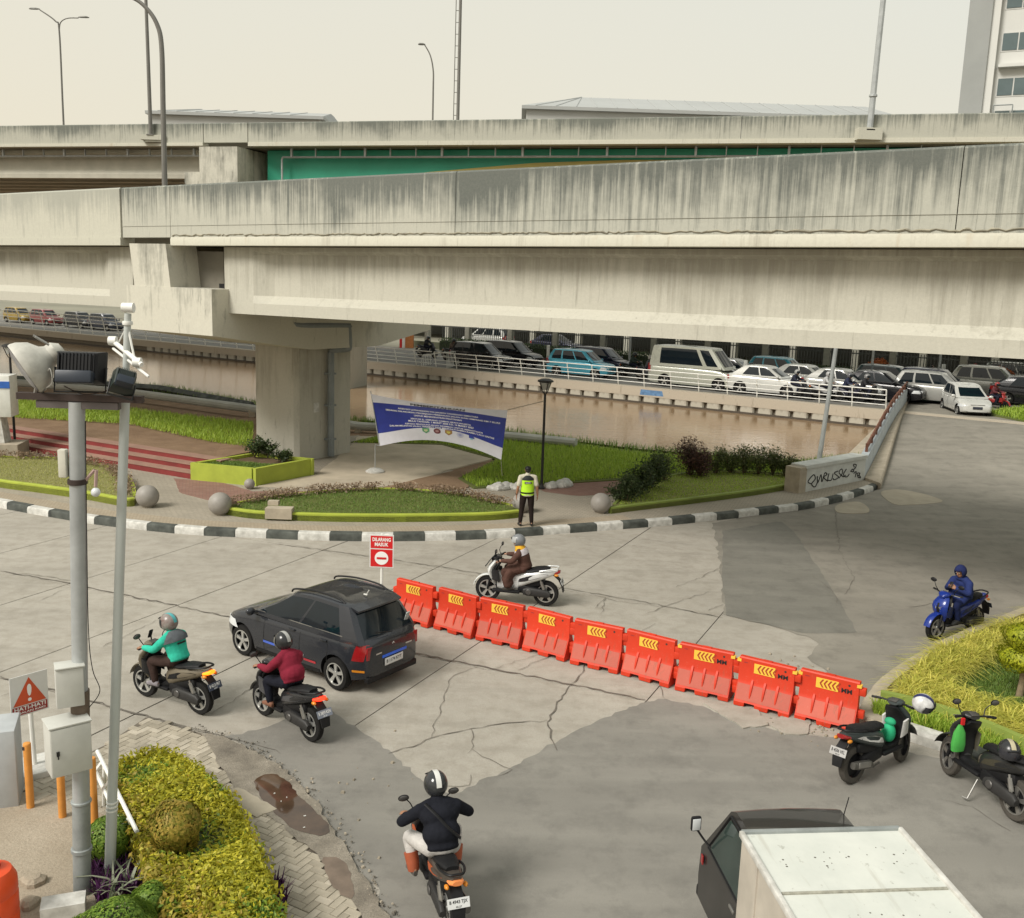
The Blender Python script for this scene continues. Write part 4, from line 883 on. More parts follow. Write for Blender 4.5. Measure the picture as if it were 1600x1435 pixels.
# ---- planter beds with painted kerb walls
def bed(label, front, back, wall_h, m_wall, m_soil_, hedge, m_grass, ng, seed, hedge_n=900, hedge_h=.22):
    t = thing('planter_bed', label, 'planter', (0,0,0), 0, 'low planter beds along the plaza kerb')
    f = [(q.x,q.y) for q in spline([(*v,0) for v in front], 6)]; k = [(q.x,q.y) for q in spline([(*v,0) for v in back], 6)]
    ring = f+k[::-1]; top = PZ+wall_h
    fi = offset(f, .14)
    w = MB(); rings = [[(a[0],a[1],PZ-.05),(a[0],a[1],top-.01),(a[0]+(c[0]-a[0])*.1,a[1]+(c[1]-a[1])*.1,top),(c[0],c[1],top),(c[0],c[1],PZ-.05)] for a, c in zip(f, fi)]
    w.loft(rings); w.build('front_wall', m_wall, t, 30)
    w = MB(); ko = offset(k, -.1); rings = [[(a[0],a[1],PZ-.05),(a[0],a[1],top-.03),(c[0],c[1],top-.03),(c[0],c[1],PZ-.05)] for a, c in zip(k, ko)]
    w.loft(rings); w.build('back_edge', m_wall, t, 30)
    w = MB(); w.prism(ring, PZ-.04, top-.06); w.build('soil', m_soil_, t, 0)
    c = np.array(ring).mean(0); rr = [tuple(c+(np.array(q)-c)*.93) for q in ring]
    o = blades(samp(rr, ng, seed), top-.06, .05, .02, m_grass, 'turf', .8, seed, 1, t); o['kind'] = 'stuff'
    if hedge:
        pts = np.array([(q.x,q.y,0) for q in resample([(*q,0) for q in offset(k,-.28)], .02)])
        g = np.random.default_rng(seed); idx = g.integers(0,len(pts),hedge_n*4); P_ = pts[idx]+np.stack([g.normal(0,.13,hedge_n*4),g.normal(0,.13,hedge_n*4),top-.02+g.random(hedge_n*4)*hedge_h],1)
        clump = np.sin(P_[:,0]*5+seed)+np.sin(P_[:,1]*7+1.3*seed) > -1.1
        o = leaves(P_[clump], np.tile([0,0,1.0],(int(clump.sum()),1)), .09, hedge, 'edging_plants', seed, t, .45, .9); o['kind'] = 'stuff'
    return t
bed('lime edged planter with dry brown edging plants at the far left of the plaza', [(-20.877,32.816),(-17.662,30.95),(-15.952,30.031),(-14.5,29.505),(-12.842,28.857),(-11.4,28.132),(-11.044,28.184)], [(-22.885,36.057),(-19.644,34.516),(-17.62,34.13),(-15.844,34.205),(-13.775,33.023),(-12.273,31.12),(-11.156,28.676)], .24, LIME, DRYLAWN, L_DRY, L_GRASS_Y, 7000, 11)
bed('lens shaped lime edged planter in front of the pier beside the officer', [(-8.331,27.602),(-7.196,27.141),(-5.371,27.091),(-3.582,27.262),(-1.782,27.585),(-0.5,27.916),(0.284,28.34)], [(-8.356,27.999),(-7.21,29.442),(-5.64,30.506),(-3.884,31.066),(-2.005,30.782),(-0.447,29.741),(0.208,29.064)], .22, LIME, LAWN_SOIL, L_DRY, L_GRASS_D, 9000, 12)
bed('moss green edged planter with leafy shrubs behind the right plaza kerb', [(3.072,29.222),(4.457,30.106),(6.279,31.282),(8.268,32.653),(10.029,34.081)], [(3.176,29.92),(3.99,32.192),(5.399,34.553),(7.162,36.031),(8.898,36.327),(10.451,35.86)], .2, LIME_D, DRYLAWN, None, L_GRASS, 9000, 13)
# big square planter at the pier foot
sp_ = [(-10.672,32.111),(-8.325,31.454),(-6.866,33.638)]; A_, B_, C_ = [Vector((*p,0)) for p in sp_]; D_ = A_+(C_-B_)*1.0
pt = thing('pier_planter', 'large square lime green planter box at the foot of the pier', 'planter', (0,0,0))
for a, b_ in ((A_,B_),(B_,C_),(C_,D_),(D_,A_)):
    d = (b_-a).normalized(); n_ = Vector((-d.y,d.x,0)); w = MB(); e0 = a; e1 = b_-d*.0
    w.prism([e0[:2],(e1-d*.152)[:2],(e1-d*.152+n_*.15)[:2],(e0+n_*.15)[:2]], .15, .78); w.build('wall', LIME, pt, 30)
w = MB(); cen = (A_+B_+C_+D_)/4; w.prism([(cen+(p-cen)*.94)[:2] for p in (A_,B_,C_,D_)], .2, .68); w.build('soil', SOIL, pt, 0)
o = blades(samp([(cen+(p-cen)*.9)[:2] for p in (A_,B_,(B_+C_)/2,(A_+D_)/2)], 4000, 2), .68, .07, .03, L_GRASS_D, 'turf', .8, 2, 1, pt); o['kind'] = 'stuff'
for i, (p, lb) in enumerate((((-8.989,33.847),'leftmost dark leafy shrub in the planter at the pier foot'),((-8.561,33.927),'middle dark leafy shrub in the planter at the pier foot'),((-7.92,33.303),'rightmost dark leafy shrub in the planter at the pier foot'))):
    shrub(lb, (*p,.68), .75-.15*i, .38, L_DARK, 700, .11, 9, 20+i, group='shrubs in the pier planter')
# shrubs behind the right planter
for i, (px, h, m, lb) in enumerate((((3.65,30.432), .85, L_DARK, 'pale-tipped grey green shrub at the left tip of the right planter'), ((4.243,31.641), 1.05, L_DARK, 'dark dense shrub second from the left tip of the right planter'), ((4.765,32.719), 1.2, L_DARK, 'tall dark dense shrub beside the maroon shrub'), ((5.386,33.99), 1.1, L_SPARSE, 'olive shrub just left of the maroon shrub'), ((6.494,35.198), 1.35, L_MAROON, 'bushy maroon leaved shrub in the right planter'), ((6.787,35.014), 1.1, L_MAROON, 'smaller maroon shrub merging with the bushy maroon one on its right'),
        ((7.507,35.605), 1.0, L_SPARSE, 'thin olive shrub just right of the maroon shrubs'), ((8.071,35.821), .95, L_SPARSE, 'thin olive shrub third left of the graffiti wall pole'), ((8.584,35.787), 1.1, L_SPARSE, 'upright olive shrub midway along the planter back'), ((9.097,35.753), 1.15, L_SPARSE, 'fullest olive shrub left of the graffiti wall'), ((9.609,35.719), 1.0, L_SPARSE, 'loose olive shrub second from the graffiti wall'), ((10.087,35.562), .9, L_SPARSE, 'small olive shrub touching the graffiti wall pillar'))):
    shrub(lb, (*px,PZ), h*1.08, .50 if m is not L_SPARSE else .44, m, 1900 if m is not L_SPARSE else 1000, .10, 13, 40+i, group='shrubs along the right planter')
# dark lawn fringe behind
# ---- stone balls
def ball(label, p, r):
    t = thing('stone_ball', label, 'stone ball', (*p,PZ), 0, 'grey stone balls on the plaza')
    b = MB(); b.sph((0,0,r*.95), r, 32, 20); b.build('sphere', BALLC, t, 60)
    b = MB(); b.lathe([(r*.45,0),(r*.42,.05)], 20); b.build('foot', KERBC, t)
ball('grey stone ball beside the end of the far left planter', (-10.64,28.16), .33)
ball('grey stone ball by the left tip of the lens shaped planter', (-8.327,27.524), .33)
ball('grey stone ball left of the moss green edged planter', (2.75,29.344), .31)
ball('small grey stone ball against the pier planter corner', (-8.422,31.037), .17)
ball('grey stone ball half hidden behind the officer', (0.344,29.084), .3)
# ---- white painted rocks
for i, p in enumerate(((-0.501,32.165),(-0.183,32.319),(0.096,32.364),(0.354,32.405),(1.334,32.772),(1.623,32.925),(1.87,33.071))):
    b = MB(); r_ = .17+.1*rnd.random(); b.sph((0,0,.05), (r_*1.3,r_*.9,r_*.7), 10, 6)
    b.v = [(x*(1+.2*math.sin(9*y+i)),y*(1+.2*math.sin(7*x)),z*(1+.25*math.sin(11*x+5*y))) for x, y, z in b.v]
    o = b.build('white_rock', WHITE_D, None, 30, (*p,PZ)); o.rotation_euler.z = i*1.3
    tag(o, ['smallest white rock far left of the black lamp post','big white rock left of the officer','white rock behind the officer shoulder','white rock touching the officer sleeve','white rock just right of the black lamp post','middle white rock right of the black lamp post','rightmost white rock at the lawn edge'][i], 'rock', 'white rocks along the lawn edge')
# ---- black garden lamps
def garden_lamp(label, p, z, h):
    t = thing('garden_lamp', label, 'lamp post', (*p,z), 0, 'black garden lamps')
    b = MB(); b.lathe([(.11,0),(.11,.04),(.06,.1),(.05,.18)], 12); b.build('base', BLACKM, t)
    b = MB(); b.tube([(0,0,.1),(0,0,h-.55)], [.05,.042], 10); b.build('pole', BLACKM, t)
    for k in range(4):
        a = k*math.pi/2+.4; b = MB(); b.tube([(0,0,h-.58),(math.cos(a)*.08,math.sin(a)*.08,h-.48),(math.cos(a)*.22,math.sin(a)*.22,h-.12)], .016, 6); b.build('arm', BLACKM, t)
    b = MB(); b.lathe([(.02,h-.02),(.14,h-.03),(.26,h-.08),(.27,h-.13),(.2,h-.15)], 18); b.build('cap', BLACKM, t)
    b = MB(); b.lathe([(.10,h-.4),(.17,h-.16)], 14); b.build('diffuser', mat('lamp_diffuser', (.4,.4,.37), .4), t)
garden_lamp('black garden lamp with a flat round cap behind the officer', (1.026,32.541), PZ, 3.75)
garden_lamp('black garden lamp beside the white kiosk at the left edge', (-18.696,36.454), PZ, 4.0)
# ---- kiosk at the left edge
kp_ = (-18.81,35.195); kk = thing('kiosk', 'white kiosk sign box with a blue band at the left edge', 'kiosk', (kp_[0],kp_[1],PZ), R(8))
b = MB(); b.box((-.1,0,.25),(2.2,1.2,.5)); b.build('plinth', KERBC, kk); b = MB(); b.box((-.3,.1,1.0),(1.5,.7,1.0),0,0,.85); b.build('leg', WHITE_D, kk)
b = MB(); b.rbox((-.2,.1,2.2),(1.9,.8,1.5),.03); b.build('panel', WHITEP, kk); b = MB(); b.box((-.2,-.315,2.62),(1.91,.03,.24)); b.build('blue_band', mat('kiosk_blue', (.03,.12,.45), .4), kk)
# ---- banner between a stick and the lamp
ban = thing('banner', 'blue and white traffic notice banner with white lettering and emblems hung beside the lamp', 'banner', (0,0,0))
c00 = Vector((-4.519,33.2,1.37)); c01 = Vector((-4.86,33.2,3.14)); c11 = Vector((-0.196,31.4,2.985)); c10 = Vector((-0.351,31.4,1.329))
def bs(u, v, o_=0.0):
    top = c01.lerp(c11,u); bot = c00.lerp(c10,u); top = top+Vector((0,0,-.10*math.sin(math.pi*u))); bot = bot+Vector((0,0,(.42 if True else 0)*math.sin(math.pi*min(1,u*.98))*1.0))
    p = bot.lerp(top, v); p.y += -.10*math.sin(math.pi*u)*math.sin(math.pi*v)+.05*math.sin(9*u+3*v)-o_; return p
nu, nv = 48, 16
def grid(u0, u1, v0, v1, o_=0.0, a=nu, b_=nv, fv=None):
    m_ = MB(); vs = []
    for i in range(a+1):
        for j in range(b_+1):
            u = u0+(u1-u0)*i/a; lo = v0(u) if callable(v0) else v0; hi = v1(u) if callable(v1) else v1; vs.append(bs(u, lo+(hi-lo)*j/b_, o_))
    m_.add(vs, [(i*(b_+1)+j,(i+1)*(b_+1)+j,(i+1)*(b_+1)+j+1,i*(b_+1)+j+1) for i in range(a) for j in range(b_)]); return m_
BW_ = mat('banner_white', (.60,.60,.66), .6, var=.05); BB_ = mat('banner_blue', (.016,.03,.24), .5, var=.12)
grid(0,1,0,1).build('cloth', BW_, ban, 60)
grid(.0,1,lambda u: .24+.12*math.sin(math.pi*u)**2,lambda u: .84+.06*math.sin(math.pi*u),.006).build('blue_field', BB_, ban, 60)
WT = MB()
lines = [(.5,.785,.60,.045,'AKSES EXIT JATIWARINGIN TOL JAKARTA TANGERANG SEMENTARA'),(.53,.72,.86,.045,'SEDANG DILAKUKAN PEKERJAAN PERBAIKAN JALAN DARI SIMPANG KM 7 RUAS'),(.5,.655,.36,.042,'UNTUK MENINGKATKAN PELAYANAN'),(.52,.565,.46,.046,'SEKITAR JL. SIMPANG CAMAN ARAH JAKARTA'),(.52,.51,.50,.046,'MULAI TANGGAL 1 MARET 2023 S.D. 16 MARET 2023'),(.54,.43,.60,.046,'KEPADA PENGGUNA JALAN DIHIMBAU UNTUK BERHATI-HATI'),(.52,.375,.82,.046,'DALAM MELINTASI JALAN TERSEBUT DAN MENTAATI RAMBU-RAMBU LALU LINTAS')]
for u, v, w, h, s_ in lines: text_on(WT, s_, lambda x, y, u=u, v=v: bs(u+x, v+y, .011), w, h, .02)
WT.build('lettering', WHITET, ban, 0)
WT = MB(); text_on(WT, 'PEMBERITAHUAN', lambda x, y: bs(.5+x, .925+y, .011), .40, .05, .03); WT.build('heading', BLACKT, ban, 0)
emb = [(.40,(.10,.30,.16),(.5,.55,.3)),(.49,(.14,.04,.05),(.35,.2,.2)),(.58,(.30,.17,.06),(.5,.45,.1)),(.67,(.45,.46,.58),(.3,.32,.5)),(.76,(.03,.05,.30),(.2,.5,.6))]
for i, (u, c1, c2) in enumerate(emb):
    b = MB(); n_ = 14
    sh = [[(math.cos(k*6.283/n_)*.028,math.sin(k*6.283/n_)*.075) for k in range(n_)]][0] if i in (1,3) else [(-.028,.07),(.028,.07),(.028,-.02),(0,-.08),(-.028,-.02)] if i != 4 else [(-.022,.075),(.005,.075),(.022,.03),(.022,0),(-.022,0)]
    cy_ = .20+.13*math.sin(math.pi*u)
    b.add([bs(u+x, cy_-.05+y, .010) for x, y in sh], [tuple(range(len(sh)))]); b.build('emblem', mat('emblem_colour', c1, .5), ban, 0)
    b = MB(); b.add([bs(u+x*.5, cy_-.05-(.03 if i == 4 else 0)+y*.45, .015) for x, y in sh], [tuple(range(len(sh)))]); b.build('emblem', mat('emblem_core', c2, .5), ban, 0)
b = MB(); b.tube([c11, (*(0.951,31,3.361),)], .012, 5); b.tube([c10,(c10.x+.05,c10.y,c10.z-.5)], .008, 4); b.build('rope', mat('rope', (.25,.24,.2), .9), ban)
bs0 = (-4.863,34.449)
b = MB(); b.tube([(bs0[0],bs0[1],PZ),(bs0[0],bs0[1]-.02,1.2),c00-Vector((.02,-.02,0)),c01+Vector((0,.02,.1))], .018, 6); b.build('stick', GALV, ban)
b = MB(); b.lathe([(.34,0),(.34,.05),(.2,.13),(.05,.16)], 16, (bs0[0],bs0[1],PZ)); b.build('stick_base', WHITE_D, ban)
b = MB(); b.box((*(-6.529,27.158),PZ+.2),(.75,.35,.3)); b.box((*(-6.759,27.433),PZ+.42),(.3,.2,.12)); tag(b.build('rubble_block', KERBC), 'grey broken concrete block leaning on the lens planter wall', 'block')

# ================================================================= foreground left: apron, pavers, puddle
ap = MB(); ap.prism(wob([(-7.071,11.865),(-6.491,12.396),(-5.892,12.232),(-5.556,12.056),(-4.794,11.634),(-4.131,10.718),(-3.564,9.845),(-3.17,9.183),(-5.516,9.068)],.3,.03,21)+[], -.04, .035); st(ap.build('apron', APRON, angle=0))
vb = MB(); vb.prism([(-7.122,11.958),(-6.745,12.553),(-6.259,13.247),(-5.978,13.807),(-5.73,14.774),(-4.856,14.36),(-4.339,14.136),(-3.582,12.637),(-2.865,11.859),(-2.209,11.095),(-1.795,10.529),(-1.35,9.793),(-1.175,9.28),(-3.565,9.163),(-4.794,11.634),(-5.556,12.056),(-6.475,12.363)], -.04, .009); verge = st(vb.build('verge', mat('paver_joint_sand', (.13,.11,.085), .95, var=.3), angle=0))
PVP = [(-6.711,12.485),(-6.242,13.21),(-5.962,13.766),(-5.713,14.729),(-4.842,14.317),(-4.349,14.071),(-4.102,13.337),(-3.493,12.47),(-3.108,12.162),(-2.813,11.816),(-2.157,11.03),(-1.747,10.47),(-1.393,9.846),(-1.256,9.377),(-3.534,9.264),(-4.731,11.578),(-5.529,11.994),(-6.416,12.333)]
PM = [mat('concrete_paver', (.36,.32,.25), .9, var=.16, vs=3, bump=.4), mat('concrete_paver_dark', (.30,.265,.205), .9, var=.2, vs=3, bump=.4), mat('concrete_paver_pale', (.42,.375,.30), .9, var=.14, vs=3, bump=.4)]
pb = []
bx_, by_ = .21, .105; ang = R(62); ca, sa = math.cos(ang), math.sin(ang)
for i in range(-60, 60):
    for j in range(-60, 60):
        # herringbone: pairs of one lying and one standing block
        ox = (i*2+j)*by_*1.0; oy = (j-i*2)*by_*1.0
        for k in (0, 1):
            c_ = (ox+bx_/2, oy+by_/2) if k == 0 else (ox+bx_+by_/2-by_*1.0+0.0, oy+by_+bx_/2-by_*1.0+by_)
            if k == 1: c_ = (ox+by_/2, oy+by_+bx_/2)
            x = -3.2+c_[0]*ca-c_[1]*sa; y = 11.5+c_[0]*sa+c_[1]*ca
            if inside(x, y, PVP): pb.append((x, y, k))
seen = set(); pb2 = []
for x, y, k in pb:
    key = (round(x,2), round(y,2))
    if key not in seen: seen.add(key); pb2.append((x,y,k))
HEDGE_TOP = [(-5.172,12.388),(-4.908,12.78),(-4.558,12.672),(-3.941,12.117),(-3.383,11.416),(-2.954,10.711),(-2.655,10.075),(-2.386,9.504),(-2.181,8.987),(-1.996,8.517),(-2.924,8.471),(-3.425,9.232),(-3.854,10.007),(-4.344,10.766),(-4.841,11.639)]
pb2 = [q for q in pb2 if not inside(q[0],q[1],[(x*1.0,y) for x, y in HEDGE_TOP])]
pb2.sort(key=lambda q: q[0]**2+q[1]**2)
pmesh = []
for m_ in PM:
    b = MB(); b.loft([[(-.1025+e,-.05+e,z),(.1025-e,-.05+e,z),(.1025-e,.05-e,z),(-.1025+e,.05-e,z)] for e, z in ((0,-.04),(0,-.006),(.006,0))]); o = b.build('paver', m_, verge, 30); pmesh.append(o.data); bpy.data.objects.remove(o)
rest = MB()
for i, (x, y, k) in enumerate(pb2):
    z = .034+rnd.uniform(-.004,.004); rz = ang+(math.pi/2 if k else 0)+rnd.uniform(-.02,.02); mi = rnd.choice((0,0,1,2))
    if i < 300:
        o = put('paver', pmesh[mi], verge, (x,y,z)); o.rotation_euler = (rnd.uniform(-.012,.012),rnd.uniform(-.012,.012),rz)
    else:
        rest.box((x,y,z-.02),(.205,.10,.04),mi,rz,.97)
if rest.v: o = rest.build('far_pavers', PM, verge, 0); o['kind'] = 'stuff'
# crumbled edge, wet grit and puddle
WETG = NT('wet_grit'); _c = WETG.ramp(WETG.noise(1.8,6,.7), [(.3,(.14,.122,.098)),(.5,(.25,.22,.175)),(.7,(.36,.32,.26))]); _c = WETG.mix(WETG.ramp(WETG.noise(60,4,.8), [(.45,0.0),(.7,.7)]), _c, (.09,.08,.065)); WETG.bump(WETG.noise(45,5,.75), .7, .02); WETG = WETG.out(_c, .7, 0, .4)
GRIT = wob([(-4.632,14.223),(-4.351,14.178),(-3.683,13.702),(-3.192,13.246),(-2.661,12.575),(-2.158,11.673),(-1.696,10.855),(-1.281,10.077),(-1.031,9.49),(-1.29,9.375),(-1.561,10.006),(-1.991,10.773),(-2.301,11.159),(-2.656,11.495),(-2.847,11.783),(-3.417,12.191),(-3.807,12.799),(-4.251,13.522)],.12,.035,31)
b = MB(); b.sheet(GRIT, .042); st(b.build('wet_grit', WETG, angle=0))
PUD = wob([(q.x,q.y) for q in spline([(*v,0) for v in [(-3.466,12.804),(-3.324,13.031),(-3.065,12.902),(-2.762,12.466),(-2.474,12.088),(-2.21,11.73),(-2.228,11.52),(-2.46,11.536),(-2.696,11.67),(-2.985,12.009),(-3.272,12.4)]], 5, True)],.08,.015,32)
PW = NT('puddle_water'); _c = PW.ramp(PW.noise(2.5,4), [(.3,(.045,.028,.018)),(.7,(.11,.068,.042))]); PW = PW.out(_c, .04, 0, .5)
b = MB(); b.sheet(PUD, .047); st(b.build('puddle', PW, angle=0))
b = MB(); b.sheet(wob([(q.x,q.y) for q in spline([(*v,0) for v in [(-2.157,11.03),(-1.911,10.976),(-1.756,10.658),(-1.675,10.352),(-1.707,10.23),(-1.885,10.401),(-2.04,10.706)]], 5, True)],.08,.02,33), .046); st(b.build('puddle', mat('damp_mud', (.16,.12,.09), .5, var=.25, vs=4), angle=0))
ed = MB(); ep = resample([(*q,0) for q in [(-4.87,14.404),(-4.364,14.22),(-3.694,13.742),(-3.178,13.266),(-2.635,12.577),(-2.133,11.674),(-1.673,10.857),(-1.255,10.044),(-1.004,9.44)]], .07)
for i, p in enumerate(ep):
    for _ in range(3):
        s_ = rnd.uniform(.01,.05)*rnd.random()**.5; ed.box((p.x+rnd.gauss(0,.07),p.y+rnd.gauss(0,.07),.035), (s_,s_*rnd.uniform(.5,1),.016), rnd.choice((0,0,1)), rnd.random()*3, .7)
o = ed.build('broken_edge', [mat('broken_asphalt', (.15,.135,.11), .95, var=.3), KERBC], None, 0); tag(o, 'crumbled asphalt edge beside the puddle', kind='stuff')
bits = MB()
for p in samp(PUD, 5, 3): bits.box((p[0],p[1],.052),(.03*rnd.random()+.01,.02,.008),0,rnd.random()*3)
tag(bits.build('litter', WHITE_D, None, 0), 'scraps of litter floating in the puddle', kind='stuff')
b = MB(); b.prism(wob([(-3.864,12.446),(-3.652,12.632),(-3.29,12.365),(-2.995,12.12),(-3.166,11.887),(-3.486,11.978)],.1,.02,5), 0, .048); st(b.build('cement_patch', PATCH, angle=0))
# ---- hedge
def hedge_block(label, poly, z0, z1, m, n, size, seed):
    t = thing('hedge', label, 'hedge', (0,0,0)); b = MB()
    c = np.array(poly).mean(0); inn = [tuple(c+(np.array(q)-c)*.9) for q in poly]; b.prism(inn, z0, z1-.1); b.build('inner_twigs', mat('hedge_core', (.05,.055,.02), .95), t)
    top = samp(poly, int(n*.62), seed); g = np.random.default_rng(seed)
    zz = z1+.045*np.sin(top[:,0]*4.1)+.04*np.sin(top[:,1]*3.3+1)-.14*g.random(len(top))**1.5
    P1 = np.concatenate([top, zz[:,None]],1); N1 = np.tile([0,0,1.],(len(P1),1))
    per = resample([(*q,0) for q in poly], .02, True); k = n-len(P1); idx = g.integers(0,len(per),k); P2 = np.array([list(per[i]) for i in idx]); P2[:,:2] += g.normal(0,.05,(k,2)); P2[:,2] = z0+(z1-z0)*g.random(k)
    N2 = P2-np.array([c[0],c[1],z0]); N2 /= np.linalg.norm(N2,axis=1)[:,None]
    P_ = np.concatenate([P1,P2]); N_ = np.concatenate([N1,N2]); sel = (np.sin(P_[:,0]*2.3+P_[:,1]*1.7)+g.normal(0,.7,len(P_))) > .8; dk_ = (~sel) & ((np.sin(P_[:,0]*5.1+1)+np.sin(P_[:,1]*4.3)+g.normal(0,.8,len(P_))) > 1.35); ok_ = ~(sel | dk_)
    leaves(P_[dk_], N_[dk_], size*.85, L_GREEN, 'foliage', seed+2, t, .42, .75)
    leaves(P_[ok_], N_[ok_], size, m[0], 'foliage', seed, t, .42, .75); leaves(P_[sel], N_[sel], size, m[1], 'foliage', seed+1, t, .42, .75)
    return t
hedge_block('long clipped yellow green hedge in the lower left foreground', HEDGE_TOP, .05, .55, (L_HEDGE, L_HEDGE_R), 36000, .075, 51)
def topiary(label, c, r, m, n, size, seed, group='clipped bushes around the hedge', trunk=0):
    t = thing('clipped_bush', label, 'bush', (c[0],c[1],c[2]), 0, group)
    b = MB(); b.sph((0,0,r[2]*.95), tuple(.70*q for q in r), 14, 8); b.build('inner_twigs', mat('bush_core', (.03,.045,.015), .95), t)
    P_, N_ = ball_pts((0,0,r[2]*.95), r, n, seed); leaves(P_, N_, size, m, 'foliage', seed, t, .45, .6)
    return t
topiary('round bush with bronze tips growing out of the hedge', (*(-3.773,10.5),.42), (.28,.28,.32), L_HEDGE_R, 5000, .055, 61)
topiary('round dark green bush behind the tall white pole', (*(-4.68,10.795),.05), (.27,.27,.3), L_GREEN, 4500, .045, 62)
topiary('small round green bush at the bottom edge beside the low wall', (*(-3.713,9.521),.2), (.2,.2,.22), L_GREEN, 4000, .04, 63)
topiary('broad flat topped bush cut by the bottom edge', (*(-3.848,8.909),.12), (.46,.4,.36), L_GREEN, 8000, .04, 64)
# purple ground plants and strap leaved plants
pu = [(-4.893,10.716),(-4.52,10.939),(-4.137,10.437),(-4.075,10.075),(-4.512,9.993)]
o = blades(samp(pu, 700, 9), .04, .22, .035, L_PURPLE, 'purple_plants', .7, 9); tag(o, 'purple leaved plants around the foot of the white pole', 'plant', kind='stuff')
o = blades(samp([(-2.638,10.421),(-2.469,10.406),(-2.362,9.941),(-2.502,9.956)], 90, 10), .03, .2, .035, L_PURPLE, 'purple_sprig', .7, 10); tag(o, 'purple sprig poking out beside the hedge onto the pavers', 'plant')
for i, (p, lb) in enumerate((((-4.503,10.147),'grey green strap leaved plant left of the white pole foot'),((-4.265,10.208),'grey green strap leaved plant right of the white pole foot'),((-4.337,10.061),'grey green strap leaved plant in front of the white pole foot'))):
    o = blades(np.tile(np.array(p),(13,1))+nrg.normal(0,.03,(13,2)), .05, .42, .05, L_PAND, 'strap_plant', .9, 70+i, 4, droop=.25); tag(o, lb, 'plant', 'strap leaved plants at the pole foot')
# low retaining wall beside the hedge and folded white gate rail
lw = [(-4.576,11.195),(-3.771,9.944),(-3.34,9.207)]; lw2 = offset(lw, .16)
b = MB(); b.prism(lw+lw2[::-1], 0, .3); tag(b.build('low_wall', PATCH), 'low tan cement wall between the bushes and the hedge', 'wall')
gt = thing('gate_arm', 'folded white steel barrier arm lying against the hedge', 'gate', (0,0,0))
g0, g1 = Vector((*(-5.499,12.43),.62)), Vector((*(-4.277,10.631),.55))
for k, (o_, z_) in enumerate(((0,0),(-.10,-.14))):
    off = Vector((o_,0,z_)); b = MB(); q = (g1-g0)*(.12 if k else 0)
    b.tube([g0+off+q, g1+off-q], .026, 8); b.build('bar', WHITEP, gt)
for i in range(4):
    p = g0.lerp(g1, .15+.23*i); b = MB(); b.tube([p, p+Vector((-.10,0,-.14))], .03, 6); b.build('bracket', WHITEP, gt)
for i in (.2,.85):
    p = g0.lerp(g1, i); b = MB(); b.tube([p, (p.x-.03,p.y,.02)], .025, 6); b.build('stand', WHITEP, gt)
# ---- floodlight pole
fp = thing('floodlight_pole', 'weathered grey pole carrying a floodlight rack and two cabinets in the left foreground', 'pole', (-4.76,10.2,0))
lean = Vector((.20,.0,0))/5.7
def fpz(z, dx=0, dy=0): return (lean.x*z+dx, dy, z)
b = MB(); b.tube([fpz(-.05),fpz(1.15)], .098, 14); b.build('lower_sleeve', GALV_D, fp)
b = MB(); b.tube([fpz(1.15),fpz(2.15)], [.095,.088], 14); b.tube([fpz(2.15),fpz(2.5)],.1,14,1); b.tube([fpz(2.5),fpz(5.7)], .083, 14); b.build('shaft', [GALV, mat('rusted_collar', (.12,.09,.065), .8, var=.3, vs=8)], fp)
b = MB(); b.lathe([(.105,0),(.115,.01),(.115,.05),(.105,.06)], 14, fpz(.55)); b.lathe([(.1,0),(.112,.01),(.112,.03),(.1,.04)], 14, fpz(1.15)); b.build('band', GALV_D, fp)
b = MB(); b.rbox(fpz(1.95,-.05,-.20),(.42,.30,.56),.012,0,R(38)); cb = b.build('electrical_cabinet', CABINET, fp)
cm = Matrix.Translation(fpz(1.95,-.05,-.20)) @ Matrix.Rotation(R(38),4,'Z')
b = MB(); b.xf = cm; b.rbox((0,-.156,0),(.405,.012,.54),.004); b.build('door', CABINET, cb); b = MB(); b.xf = cm; b.box((-.14,-.168,0),(.03,.02,.05)); b.box((-.14,-.175,-.035),(.012,.012,.05)); b.build('lock', BLACKM, cb)
b = MB(); b.xf = cm; b.rbox((0,0,.292),(.44,.33,.02),.005); b.build('lid', CABINET, cb)
b = MB(); b.rbox(fpz(2.60,-.07,-.10),(.28,.20,.44),.01,0,R(28)); cb = b.build('electrical_cabinet', CABINET, fp); b = MB(); b.rbox(fpz(2.835,-.07,-.10),(.3,.22,.02),.005,0,R(28)); b.build('lid', CABINET, cb)
b = MB(); b.tube(spline([fpz(2.3,.1),fpz(2.5,.22),fpz(2.75,.14),fpz(3.2,.1),fpz(4.2,.092),fpz(5.5,.09)],6), .005, 5); b.build('cable', BPLAS, fp)
b = MB(); b.rbox(fpz(5.05,-.13,-.04),(.085,.085,.30),.012); b.build('radio_unit', mat('ivory_plastic', (.55,.54,.46), .5), fp)
b = MB(); b.lathe([(.09,0),(.1,.005),(.1,.055),(.09,.06)], 14, fpz(4.82)); b.build('clamp', DKBROWN, fp)
b = MB(); b.tube([fpz(4.85,.07),fpz(4.98,.18),fpz(4.98,.20),fpz(4.80,.19)], .018, 6); b.build('lamp_bracket', mat('pinkish_primer', (.40,.28,.25), .7), fp); b = MB(); b.sph(fpz(4.74,.19),.05,12,8); b.build('bulb', LENS, fp)
zt = 5.72
b = MB(); b.box((lean.x*zt+.05,-.02,zt+.03),(1.30,.09,.07)); b.build('cross_beam', DKBROWN, fp); b = MB(); b.box((lean.x*zt+.02,-.0,zt-.05),(.85,.10,.075)); b.build('under_beam', mat('dusty_channel', (.10,.085,.08), .8), fp)
fp_o = (lean.x*zt, 0, zt+.07)
